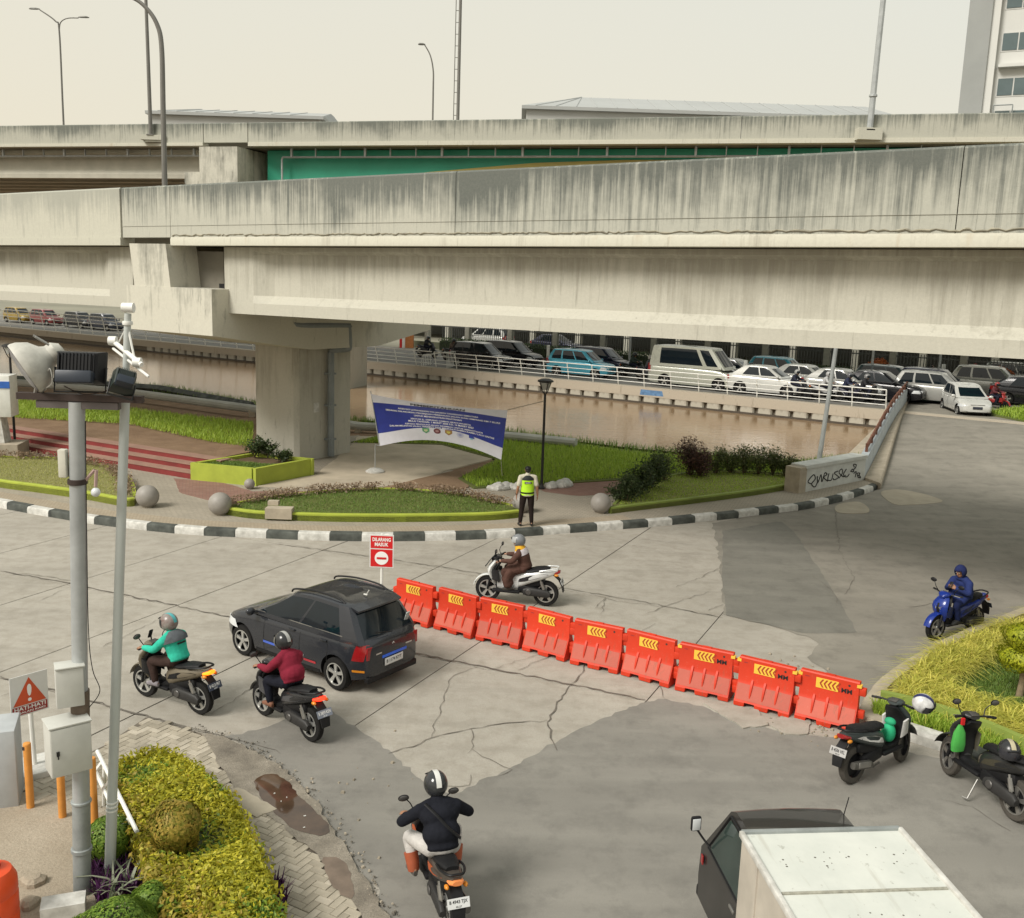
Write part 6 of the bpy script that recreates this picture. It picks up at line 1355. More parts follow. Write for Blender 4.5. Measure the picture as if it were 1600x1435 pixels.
HATCH = dict(L=3.62,W=1.62,H=1.53,wr=.29,axf=1.25,axr=-1.21,top=[(-1.81,.90),(-1.72,.97),(-1.0,.965),(.5,.92),(1.05,.89),(1.45,.82),(1.70,.73),(1.81,.64)],head=(.53,.67),arch=.085,cab=(1.16,.14,-1.42,-1.80),belt=.90,pillars=[(.02,.44),(.465,.87)],wt=.76,wb=.95,doors=[.62,-.33,-1.02],handles=[-.12,-.92],tail=(.62,.90),rp=1.0)
MPV = dict(L=4.2,W=1.68,H=1.70,wr=.30,axf=1.35,axr=-1.31,top=[(-2.1,.98),(-2.0,1.04),(-1.2,1.04),(.7,1.0),(1.2,.96),(1.8,.88),(2.0,.80),(2.1,.70)],head=(.58,.74),cab=(1.28,.52,-1.72,-2.06),belt=.99,pillars=[(.05,.33),(.36,.66),(.70,.93)],wt=.78,wb=.92,doors=[.7,-.2,-1.05],handles=[0,-.9],tail=(.75,1.1),rp=1.4)
SUV = dict(L=4.35,W=1.78,H=1.61,wr=.33,axf=1.33,axr=-1.30,top=[(-2.17,.98),(-2.05,1.08),(-1.2,1.06),(.7,1.0),(1.2,.98),(1.85,.92),(2.08,.82),(2.17,.70)],head=(.60,.76),cab=(1.12,.30,-1.25,-2.0),belt=1.02,pillars=[(.05,.38),(.41,.78)],wt=.74,wb=.91,doors=[.6,-.3,-1.1],handles=[-.1,-1.0],tail=(.80,1.02),rp=1.1)
VAN = dict(L=5.1,W=1.88,H=2.32,wr=.34,axf=1.75,axr=-1.45,top=[(-2.55,1.14),(-2.5,1.2),(0,1.2),(1.5,1.16),(1.95,1.08),(2.35,.92),(2.5,.8),(2.55,.66)],cab=(2.18,1.28,-2.38,-2.52),belt=1.16,pillars=[(.05,.20),(.255,.86)],wt=.80,wb=.96,doors=[1.6,.65],handles=[.85],tail=(.8,1.3),corner=.3,rp=1.6,head=(.72,.95))
hatch, HX = make_car('hatchback', HATCH, P_DGREY, 2)
# extra detail on the near hatchback
tag(hatch, 'dark grey hatchback with roof rails and a blue strip above its plate, turning left', 'car')
hm = hatch; e_ = HX['e']; hw_ = HX['hw']
for sd_ in (1,-1):
    b = MB(); y = sd_*.52; p = spline([(.16,y,1.42),(.06,y,1.49),(-.45,y,1.56),(-1.0,y,1.555),(-1.2,y,1.49)],5); b.tube(p, .017, 6); b.build('roof_rail', BPLAS, hm)
HX['patch']('side_stripe', .30, .62, .43, .475, mat('blue_stripe', (.06,.12,.5), .4), (1,), .010, 3, 1); HX['patch']('side_stripe', -.45, .28, .43, .475, mat('white_stripe', (.6,.6,.6), .4), (1,), .010, 5, 1); HX['patch']('side_stripe', -.75, -.45, .36, .40, mat('red_stripe', (.4,.03,.04), .4), (1,), .010, 3, 1)
b = MB(); b.rbox((-e_-.03,-.03,.615),(.03,.62,.05),.008); b.build('blue_strip', mat('blue_sticker', (.03,.13,.72), .4), hm)
b = MB(); b.rbox((-e_-.052,0,.51),(.012,.46,.13),.006); pl_ = b.build('white_plate', PLATEW, hm); b = MB(); text_on(b, 'B 1174 KYT', lambda x, y: (-e_-.0595,-x,.515+y), .38, .06, .02); b.build('lettering', BLACKT, hm, 0)
b = MB(); b.lathe([(.055,0),(.055,.012),(.04,.012),(.04,0)], 18, (-e_-.03,0,.80), 'X', caps=False); b.tube([(-e_-.038,-.03,.79),(-e_-.038,0,.82),(-e_-.038,.03,.79)],.008,5); b.build('emblem', ALLOY, hm)
for y, w in ((.36,.14),(-.40,.16)): b = MB(); b.box((-e_-.034,y,.70),(.004,w,.025)); b.build('badge', ALLOY, hm)
b = MB(); b.loft([[(-1.34,y*.55,1.44),(-1.36,y*.55,1.49-.02*abs(y)),(-1.58+.05*abs(y),y*.54,1.445-.02*abs(y)),(-1.57+.05*abs(y),y*.54,1.41-.02*abs(y))] for y in (-1,-.6,0,.6,1)]); b.build('spoiler', P_DGREY, hm)
b = MB(); b.tube([(-1.815,.02,1.0),(-1.80,.25,1.05),(-1.79,.40,1.07)],.010,5); b.build('rear_wiper', BPLAS, hm)
b = MB(); b.rbox((-1.735,-.47,1.14),(.02,.09,.16),.004,0,0,R(-20)); b.build('sticker', mat('window_stickers', (.35,.37,.36), .5, var=.5, vs=30), hm)
b = MB(); b.tube([(-1.18,0,1.51),(-1.25,0,1.62)],.010,5); b.rbox((-1.17,0,1.525),(.09,.035,.02),.008); b.build('antenna', WHITE_D, hm)
b = MB(); b.rbox((-e_+.02,0,.27),(.12,1.25,.12),.03); b.build('rear_valance', BPLAS, hm)
for sd_ in (1,-1):
    b = MB(); b.tube([(x,sd_*(.752-.0*x),.985-.008*x) for x in (.80,.3,-.2,-.7,-1.2,-1.36)], [(.006,.012)]*6, 6); b.build('belt_trim', GPLAS if sd_ < 0 else STEEL, hm)
hatch.location = (*((Vector((-2.877,16.164))+Vector((-4.84,17.571)))*.5).to_tuple()[:2], .008)
_h = Vector((-4.84,17.571))-Vector((-2.877,16.164)); _ang = math.atan2(_h.y,_h.x)
hatch.rotation_euler.z = _ang; _r = Vector((math.sin(_ang),-math.cos(_ang))); hatch.location.x += _r.x*.68; hatch.location.y += _r.y*.68
mpv, _ = make_car('minivan', MPV, P_SILVER, 1); suv, _ = make_car('crossover', SUV, P_WHITE, 1); van, VX = make_car('passenger_van', VAN, P_BEIGE, 1)
HQ = math.atan2(-QU.y,-QU.x)
used = {}
def park(proto, name, label, p, rz, paintm, base, sc=1.07, cat='car', group='cars on the far road'):
    k = id(proto)
    o = proto if k not in used else copy_tree(protos0[k]); used[k] = 1
    o.name = name; o.location = p; o.rotation_euler.z = rz; o.scale = (sc,)*3; tag(o, label, cat, group)
    recolor(o, base, paintm); return o
protos0 = {id(mpv): mpv, id(suv): suv, id(van): van}
protos0[id(mpv)] = mpv
park(mpv, 'minivan', 'silver minivan with a red tail lamp just behind the bridge parapet end', (*(24.185,56.69),ZF), HQ+R(4), P_SILVER, P_SILVER)
park(van, 'passenger_van', 'pale beige high roof passenger van behind the far railing', Q(12.89,2.9), HQ, P_BEIGE, P_BEIGE, 1.1, 'van')
park(suv, 'crossover', 'white crossover with red tail lamp just right of the passenger van', Q(8.19,2.7), HQ, P_WHITE, P_WHITE)
ml_ = [(mpv,'minivan','long black minivan half hidden by the railing left of the garden lamp',755,3.0,P_BLACK),(mpv,'minivan','black minivan behind the leftmost black minivan on the far road',800,6.4,P_BLACK),
 (mpv,'minivan','light blue taxi minivan directly left of the passenger van',912,3.3,P_TAXI),(mpv,'minivan','black minivan just behind the light blue taxi',945,6.6,P_NAVY),
 (suv,'crossover','silver crossover partly hidden behind the passenger van nose',1150,6.3,P_SILVER),(mpv,'minivan','light blue taxi farther back above the white crossover roofs',1222,9.4,P_TAXI),
 (suv,'crossover','white crossover behind the one right of the van',1262,5.8,P_WHITE),(suv,'crossover','silver crossover left of the utility pole in the traffic',1318,4.4,P_SILVER),
 (suv,'crossover','black low car just right of the utility pole',1375,5.0,P_BLACK),(mpv,'minivan','dark teal minivan roof above the black low car',1395,8.6,P_TEAL),(mpv,'minivan','navy minivan between the silver minivan and the big silver one',1465,8.2,P_NAVY)]
for pr, nm, lb, u, v, pm in [(mpv,ml_[0][1],ml_[0][2],29.06,3.0,P_BLACK),(mpv,'minivan',ml_[1][2],28.69,6.4,P_BLACK),(mpv,'minivan',ml_[2][2],21.16,3.3,P_TAXI),(mpv,'minivan',ml_[3][2],21.38,6.6,P_NAVY),(suv,'crossover',ml_[4][2],11.52,6.3,P_SILVER),(mpv,'minivan',ml_[5][2],9.53,9.4,P_TAXI),(suv,'crossover',ml_[6][2],6.77,5.8,P_WHITE),(suv,'crossover',ml_[7][2],4.30,4.6,P_SILVER),(suv,'crossover',ml_[8][2],2.27,5.2,P_BLACK),(mpv,'minivan',ml_[9][2],2.57,9.0,P_TEAL),(mpv,'minivan',ml_[10][2],0.03,9.0,P_NAVY)]:
    park(pr, nm, lb, Q(u,v), HQ+R(rnd.uniform(-3,3)), pm, P_WHITE if pr is suv else P_SILVER)
park(mpv, 'minivan', 'big silver minivan behind the white hatchback on the far road', (*(29.389,60.667),ZF), HQ+R(2), mat('grey_silver_paint', (.34,.34,.31), .3, .4, coat=.6), P_SILVER, 1.15)
park(mpv, 'minivan', 'paler silver minivan beyond the big silver one near the right edge', (*(33.417,65.414),ZF), HQ+R(2), P_SILVER, P_SILVER, 1.12)
park(suv, 'crossover', 'black car at the right edge of the far road', (*(30.07,57.068),ZF), HQ+R(8), P_BLACK, P_WHITE, 1.05)
park(suv, 'crossover', 'dark parked car behind the far fence left of the taxi', Q(32.62,19.5), HQ, P_NAVY, P_WHITE, 1.05, group='cars parked behind the fence')
park(mpv, 'minivan', 'white van parked behind the far fence above the black minivans', Q(40.22,20), HQ+R(180), P_WHITE, P_SILVER, 1.15, group='cars parked behind the fence')
wh = copy_tree(hatch); recolor(wh, P_DGREY, P_WHITE); tag(wh, 'white hatchback coming off the bridge towards the camera', 'car'); wh.location = (*(24.302,52.872),.80); wh.rotation_euler.z = R(-97); wh.scale = (1.06,)*3
for ch in list(wh.children):
    if ch.name.split('.')[0] in ('roof_rail','side_stripe','blue_strip','badge','sticker','antenna'): bpy.data.objects.remove(ch)
b = MB(); b.rbox((e_+.052,0,.50),(.012,.46,.13),.006); b.build('front_plate', PLATEB, wh)
# ---- box truck
tr = thing('box_truck', 'small black cab truck with a dirty white box body at the lower right', 'truck', (3.145,8.19,0.0), R(96))
BOXW = NT('dirty_white_box'); _c = BOXW.ramp(BOXW.noise(1.2,6,.65), [(.3,(.50,.52,.48)),(.7,(.62,.63,.58))]); _c = BOXW.mix(BOXW.ramp(BOXW.noise(9,5,.7), [(.62,0.0),(.72,.6)]), _c, (.22,.21,.17)); _c = BOXW.mix(BOXW.ramp(BOXW.noise(1.0,5,.6,BOXW.vec((.8,7,1))), [(.6,0.0),(.72,.35)]), _c, (.33,.31,.25)); BOXW = BOXW.out(_c, .55, 0, .4)
BOXS = mat('faded_tan_box_side', (.44,.40,.34), .6, var=.16, vs=2)
bx0, bx1, bw2, bzt = -2.5, .52, .79, 1.98
b = MB(); b.box(((bx0+bx1)/2,0,bzt-.02),(bx1-bx0-.05,bw2*2-.05,.04)); b.build('box_roof', BOXW, tr)
for sd_ in (1,-1):
    b = MB(); b.box(((bx0+bx1)/2,sd_*(bw2-.02),1.28),(bx1-bx0-.06,.04,1.36)); b.build('box_side', BOXS, tr)
    b = MB(); b.rbox(((bx0+bx1)/2,sd_*bw2,bzt),(bx1-bx0,.05,.06),.01); b.build('edge_rail', WHITE_D, tr)
    for k in range(4): b = MB(); b.box((bx0+.3+k*.75,sd_*(bw2+.005),1.28),(.05,.02,1.34)); b.build('side_rib', BOXS, tr)
for x in (bx0,bx1): b = MB(); b.rbox((x,0,bzt),(.05,bw2*2,.06),.01); b.build('edge_rail', WHITE_D if x < 0 else GALV_D, tr); b = MB(); b.box((x-.0,0,1.28),(.03,bw2*2-.1,1.36)); b.build('box_end', BOXS, tr)
for k in range(3):
    b = MB(); b.box((bx1-.95-k*.95,0,bzt+.006),(.03,bw2*2-.08,.012)); b.build('roof_seam', mat('seam_grime', (.3,.29,.24), .8, var=.3, vs=20), tr)
dr = MB()
for _ in range(70):
    k = rnd.randint(0,2); dr.lathe([(.004+.009*rnd.random(),0),(.003,.003)],6,(bx1-.45-k*.95+rnd.gauss(0,.10),rnd.uniform(-.7,.7),bzt+.001))
o = dr.build('grime_spots', mat('grime', (.1,.095,.075), .9), tr, 0); o['kind'] = 'stuff'
# cab: cab-over with raked screen
cw = .70; prof = [(.56,.42),(.56,1.70),(.66,1.76),(1.30,1.74),(1.42,1.68),(1.80,1.12),(1.92,.98),(1.96,.62),(1.94,.36),(.56,.36)]
b = MB()
def cy(z): return cw*(1.0 if z < 1.05 else 1-.20*(z-1.05)/.7)
b.loft([[(x,s_*cy(z)*k,z) for x, z in prof] for s_, k in ((-1,1),(-1,.93),(0,0),(1,.93),(1,1))][:1]+[[(x,q*cy(z),z+(.025 if z > 1.6 else 0)*(1-q*q)) for x, z in prof] for q in (-.92,-.5,0,.5,.92)]+[[(x,cy(z),z) for x, z in prof]]); b.build('cab', P_TRUCK, tr, 30)
for sd_ in (1,-1):
    def sy(z, o_=.006): return sd_*(cy(z)+o_)
    b = MB(); b.add([(.72,sy(1.12),1.12),(1.66,sy(1.12),1.12),(1.36,sy(1.62),1.62),(.76,sy(1.62),1.62)], [(0,1,2,3)]); b.build('side_window', CARGLASS2, tr, 0)
    b = MB(); b.tube([(.70,sy(1.10),1.10),(1.70,sy(1.10),1.10),(1.37,sy(1.65),1.65),(.72,sy(1.65),1.65),(.70,sy(1.10),1.10)], .014, 5); b.build('window_frame', BPLAS, tr)
    b = MB(); b.rbox((.80,sd_*(cw+.02),.98),(.14,.03,.035),.01); b.build('door_handle', STEEL, tr)
    b = MB(); b.box((.64,sd_*(cw+.004),.9),(.012,.006,.9)); b.build('door_seam', BPLAS, tr)
    b = MB(); b.box((1.85,sd_*(cw+.004),.86),(.06,.012,.10)); b.build('side_repeater', TAILR, tr)
    if sd_ < 0: continue
    m = MB(); m.tube(spline([(1.62,sd_*cw,1.14),(1.68,sd_*(cw+.07),1.22),(1.70,sd_*(cw+.14),1.32)],5), .012, 6); ma = m.build('mirror_arm', BPLAS, tr); m = MB(); m.rbox((1.71,sd_*(cw+.15),1.38),(.05,.12,.17),.03,0,R(8*sd_)); m.build('mirror', BPLAS, ma); m = MB(); m.rbox((1.683,sd_*(cw+.15),1.38),(.006,.09,.13),.002,0,R(8*sd_)); m.build('mirror_glass', LENS, ma)
for sd_ in (1,-1):
    for x in (1.25,-1.55): wheel(tr, (x, sd_*(.60), .28), .28, .17, sd_, RUBBERD, STEEL, 6)
b = MB(); b.add([(1.81,-.62,1.12),(1.81,.62,1.12),(1.435,.54,1.66),(1.435,-.54,1.66)], [(0,1,2,3)]); b.build('windshield', CARGLASS, tr, 0)
b = MB(); b.box((-.6,0,.5),(3.6,.7,.12)); b.box((-1.0,0,.565),(2.9,1.4,.05)); b.build('chassis', BPLAS, tr); b = MB(); b.tube([(1.2,-.55,1.72),(1.18,-.58,1.95)],.006,4); b.build('antenna', BPLAS, tr)
b = MB(); b.rbox((1.98,0,.4),(.08,1.4,.14),.03); b.build('bumper', BPLAS, tr)
for sd_ in (1,-1): b = MB(); b.rbox((1.965,sd_*.48,.72),(.03,.26,.15),.02); b.build('headlight', LENS, tr)

# ================================================================= scooters
def sell(cx, cy_, cz, w, h, ax=(0,1,0), az=(0,0,1), n=14, p=2.6):
    o_ = Vector((cx,cy_,cz)); ax, az = Vector(ax), Vector(az); out = []
    for k in range(n):
        a = 2*math.pi*k/n; c, s_ = math.cos(a), math.sin(a)
        out.append(o_+ax*(w*math.copysign(abs(c)**(2/p),c))+az*(h*math.copysign(abs(s_)**(2/p),s_)))
    return out
def scooter(label, loc, rz, body, accent=None, seat=SEATM, lit=None, plate='B 4127 TQE', plate_m=PLATEB, txt_m=WHITET, group='motor scooters', maxi=False, tyre=RUBBER, rim=ALLOY, lean=0.0, cat='scooter', detail=True, steer=0.0, stand=False, mirrors=True, sc=1.0):
    accent = accent or body
    t = thing('motor_scooter', label, cat, loc, rz, group); t.rotation_euler = (lean,0,rz); t.scale = (sc,)*3
    r = .275; ax = .63
    def B(name, b, m, par=None, ang=40): return b.build(name, m, par or t, ang)
    wheel(t, (-ax,0,r), r, .11, 1, tyre, rim, 5, 'rear_wheel'); fw = wheel(t, (ax,0,r), r, .10, 1, tyre, rim, 5, 'front_wheel'); fw.rotation_euler.z = steer
    # front fender and fork
    b = MB(); arc = [math.radians(a) for a in range(12,166,14)]
    b.loft([[(ax+(r+.035)*math.cos(a),-.075,r+(r+.035)*math.sin(a)),(ax+(r+.05)*math.cos(a),-.05,r+(r+.05)*math.sin(a)),(ax+(r+.058)*math.cos(a),0,r+(r+.058)*math.sin(a)),(ax+(r+.05)*math.cos(a),.05,r+(r+.05)*math.sin(a)),(ax+(r+.035)*math.cos(a),.075,r+(r+.035)*math.sin(a))] for a in arc], closed=False, caps=False); B('front_fender', b, body)
    for sy in (-1,1): b = MB(); b.tube([(ax,sy*.075,r),(ax-.04,sy*.075,r+.2),(.49,sy*.06,.72)], [.024,.022,.02], 8); B('fork_leg', b, BPLAS)
    # leg shield / nose
    k = 1.14 if maxi else 1.0
    sec = [(.40,.48,.085,.045),(.50,.51,.135*k,.06),(.60,.55,.17*k,.07),(.70,.57,.185*k,.075),(.79,.545,.178*k,.07),(.87,.49,.15*k,.06),(.93,.45,.11*k,.045)]
    b = MB(); b.loft([sell(x,0,z,w,d,(0,1,0),(1,0,.25),16,1.9) for z, x, w, d in sec]); B('front_fairing', b, body)
    b = MB(); b.loft([sell(x+d*.55,0,z,w*.30,d*.55,(0,1,0),(1,0,.25),10,2) for z, x, w, d in sec[1:6]]); B('front_grille', b, BPLAS)
    b = MB(); b.loft([sell(x-.115,0,z,w*.92,.03,(0,1,0),(1,0,.2),12,3) for z, x, w, d in sec]); B('inner_shield', b, BPLAS)
    for sy in (-1,1):
        b = MB(); b.loft([[(.50,sy*.06,.62),(.62,sy*.05,.66),(.655,sy*.03,.72),(.60,sy*.10,.74),(.54,sy*.16,.72)],[(.51,sy*.07,.645),(.635,sy*.055,.675),(.665,sy*.035,.73),(.615,sy*.11,.755),(.55,sy*.172,.735)]]); B('headlight', b, LENS)
        b = MB(); b.loft([sell(.44-.0*q,sy*(.15+.03*q),.50+.24*q,.018,.10*(1-.3*q),(0,1,0),(1,0,.2),8) for q in (0,.5,1)]); B('side_wing', b, accent)
    # floor
    if maxi:
        b = MB(); b.loft([sell(x,0,z,w,h) for x, z, w, h in ((.42,.50,.10,.20),(.25,.44,.12,.18),(.08,.46,.13,.20),(-.05,.52,.14,.20))]); B('centre_tunnel', b, body)
        for sy in (-1,1): b = MB(); b.rbox((.2,sy*.17,.30),(.6,.13,.06),.02); B('footboard', b, BPLAS)
        b = MB(); b.loft([[(.68,-.17,.80),(.68,.17,.80),(.66,.17,.79),(.66,-.17,.79)],[(.56,-.14,.97),(.56,.14,.97),(.545,.14,.96),(.545,-.14,.96)],[(.47,-.07,1.07),(.47,.07,1.07),(.46,.07,1.06),(.46,-.07,1.06)]]); B('windscreen', b, CARGLASS)
    else:
        b = MB(); b.rbox((.20,0,.315),(.50,.30,.06),.025); B('footboard', b, BPLAS)
        b = MB(); b.loft([sell(x,0,z,w,h) for x, z, w, h in ((.44,.42,.09,.12),(.34,.36,.11,.05),(.1,.35,.11,.05),(-.04,.42,.10,.12))]); B('floor_spine', b, BPLAS)
    # rear body
    rb_ = [(.03,.47,.09,.13),(-.06,.53,.125,.15),(-.22,.60,.15,.135),(-.42,.655,.16,.11),(-.60,.705,.145,.09),(-.76,.755,.11,.065),(-.88,.79,.055,.035)]
    b = MB(); b.loft([sell(x,0,z,w*k,h*(1.12 if maxi else 1),(0,1,0),(.15,0,1),16,2.8) for x, z, w, h in rb_]); B('rear_body', b, body)
    for sy in (-1,1):
        b = MB(); pts = [(-.02,.49),(-.2,.545),(-.45,.625),(-.70,.725),(-.60,.735),(-.3,.675),(-.08,.585)]
        b.add([(x,sy*(interp([(-q[0],q[2]) for q in rb_],-x)*k*.985+.007),z) for x, z in pts], [tuple(range(7))]); B('side_panel', b, accent, ang=0)
    # seat
    st_ = [(.06,.68,.06,.035),(0,.715,.105,.05),(-.15,.735,.13,.05),(-.32,.745,.14,.045),(-.40,.77,.14,.05),(-.58,.80,.125,.05),(-.70,.815,.08,.035)]
    b = MB(); b.loft([sell(x,0,z+.01,w*k,h,(0,1,0),(.12,0,1),14,2.5) for x, z, w, h in st_]); B('seat', b, seat)
    b = MB(); b.tube(spline([(-.50,.14*k,.79),(-.68,.15*k,.83),(-.86,.09,.86),(-.88,0,.865),(-.86,-.09,.86),(-.68,-.15*k,.83),(-.50,-.14*k,.79)],4), .016, 6); B('grab_rail', b, BPLAS if not maxi else body)
    b = MB(); b.loft([sell(x,0,z,w,h) for x, z, w, h in ((-.80,.745,.10,.03),(-.885,.765,.095,.035),(-.925,.775,.06,.03))]); B('tail_light', b, lit or TAILR)
    for sy in (-1,1): b = MB(); b.sph((-.86,sy*.115,.715),(.05,.03,.028),8,6); B('indicator', b, AMBER)
    # rear mudguard with plate
    b = MB(); b.loft([[(x,-w,z),(x,w,z),(x-.02,w,z+.01),(x-.02,-w,z+.01)] for x, z, w in ((-.78,.70,.07),(-.90,.60,.075),(-.97,.47,.085),(-1.0,.34,.07))]); B('mudguard', b, BPLAS)
    pm4 = Matrix.Translation((-.975,0,.56)) @ Matrix.Rotation(R(-90),4,'Z') @ Matrix.Rotation(R(66),4,'X')
    b = MB(); b.xf = pm4; b.box((0,0,0),(.27,.115,.006)); np_ = B('number_plate', b, plate_m)
    if detail: b = MB(); b.xf = pm4; text_on(b, plate, lambda x, y: (x,y+.012,.005), .22, .05, .02); text_on(b, '05.27', lambda x, y: (x,y-.038,.005), .07, .02, .02); b.build('lettering', txt_m, np_, 0)
    # engine, exhaust, shock
    b = MB(); b.rbox((-.26,0,.33),(.46,.24,.20),.05,0,0,R(-8)); b.rbox((-.34,0,.47),(.56,.20,.16),.05,0,0,R(14)); B('engine', b, BPLAS)
    b = MB(); b.loft([sell(x,.115,z,.045,h) for x, z, h in ((-.16,.30,.06),(-.25,.31,.095),(-.5,.30,.085),(-.68,.285,.085),(-.74,.28,.04))]); B('transmission_case', b, GPLAS)
    b = MB(); b.lathe([(.05,-.012),(.062,.0),(.05,.012)], 12, (-.28,.165,.31), 'Y'); B('fan_cover', b, DKALLOY)
    b = MB(); b.tube([(-.12,-.10,.20),(-.32,-.13,.20),(-.42,-.145,.26)], .018, 7); b.loft([sell(x,-.155,z,w,h,(0,1,0),(.2,0,1)) for x, z, w, h in ((-.38,.26,.03,.04),(-.45,.285,.045,.06),(-.72,.335,.05,.062),(-.84,.36,.042,.05))], mi=0); B('exhaust', b, mat('muffler', (.12,.115,.105), .45, .6, var=.3, vs=8))
    b = MB(); b.rbox((-.62,-.208,.335),(.30,.014,.085),.02,0,0,R(10)); B('heat_shield', b, STEEL)
    b = MB(); b.tube([(-.62,.10,.34),(-.52,.11,.58)], .018, 7); b.tube([(-.60,.10,.38),(-.54,.11,.54)], .034, 8); B('shock_absorber', b, STEEL)
    # handlebar
    b = MB(); b.loft([sell(x,0,z,w,h,(0,1,0),(.3,0,1)) for x, z, w, h in ((.56,.92,.05,.04),(.50,.965,.12,.05),(.42,.985,.13,.045),(.36,.98,.08,.03))]); B('handlebar_cover', b, body if not maxi else BPLAS)
    for sy in (-1,1):
        b = MB(); b.tube([(.43,sy*.06,.965),(.41,sy*.2,.985),(.38,sy*.23,.985)], .014, 6); b.tube([(.39,sy*.22,.985),(.35,sy*.35,.99)], .019, 8); B('grip', b, BPLAS)
        b = MB(); b.tube([(.43,sy*.20,.985),(.42,sy*.33,.985)], .007, 5); B('brake_lever', b, STEEL)
        if mirrors:
            b = MB(); b.tube(spline([(.41,sy*.19,.99),(.45,sy*.23,1.08),(.42,sy*.30,1.17)],4), .008, 5); ms = B('mirror_stalk', b, BPLAS); b = MB(); b.sph((.41,sy*.33,1.19),(.022,.075,.045),10,7); B('mirror', b, BPLAS, ms); b = MB(); b.sph((.398,sy*.33,1.19),(.014,.066,.038),10,7); B('mirror_glass', b, DKALLOY, ms)
    b = MB(); b.rbox((.40,0,1.018),(.10,.13,.02),.01,0,0,R(-18)); B('dashboard', b, DKALLOY)
    if stand: b = MB(); b.tube([(-.05,.13,.26),(-.12,.30,.015)], .012, 6); b.tube([(-.12,.30,.015),(-.05,.32,.01)], .012, 6); B('side_stand', b, STEEL)
    return t
# ================================================================= people
def hand(mb, wrist, fwd, side, up, curl=1.0, s_=1.0):
    """palm, four unequal fingers with knuckle bends, thumb from the side of the palm"""
    w, f, sd_, u = Vector(wrist), Vector(fwd).normalized(), Vector(side).normalized(), Vector(up).normalized()
    kn = w+f*.085*s_
    mb.tube([w-f*.02, w+f*.02, w+f*.055*s_, kn], [(.027,.021),(.034,.019),(.041,.018),(.039,.015)], 10, ref=tuple(u))
    for k, L in enumerate((.070,.080,.075,.058)):
        b0 = kn+sd_*((k-1.5)*.0205*s_); a = curl
        p1 = b0+(f*math.cos(.5*a)-u*math.sin(.5*a))*L*.45; p2 = p1+(f*math.cos(1.5*a)-u*math.sin(1.5*a))*L*.33; p3 = p2+(f*math.cos(2.4*a)-u*math.sin(2.4*a))*L*.28
        mb.tube([b0-f*.02,b0,p1,p2,p3], [.0095,.0095,.009,.008,.006], 7)
    t0 = w+f*.028*s_-sd_*.034*s_; t1 = t0-sd_*.022+f*.03-u*.012; t2 = t1+f*.026-u*.018*curl; mb.tube([w+f*.01-sd_*.02,t0,t1,t2], [.013,.0125,.011,.008], 7)
def limb(mb, pts, rs, n=12): 
    p = spline(pts, 4); m_ = len(pts)-1; rr = []
    for i in range(len(p)):
        t_ = i/4; a = min(int(t_), m_-1); q = t_-a; rr.append(rs[a]+(rs[min(a+1,m_)]-rs[a])*q)
    mb.tube(p, rr, n); mb.sph(p[0], rs[0]*.98, 10, 6); mb.sph(p[-1], rs[-1]*.98, 10, 6)
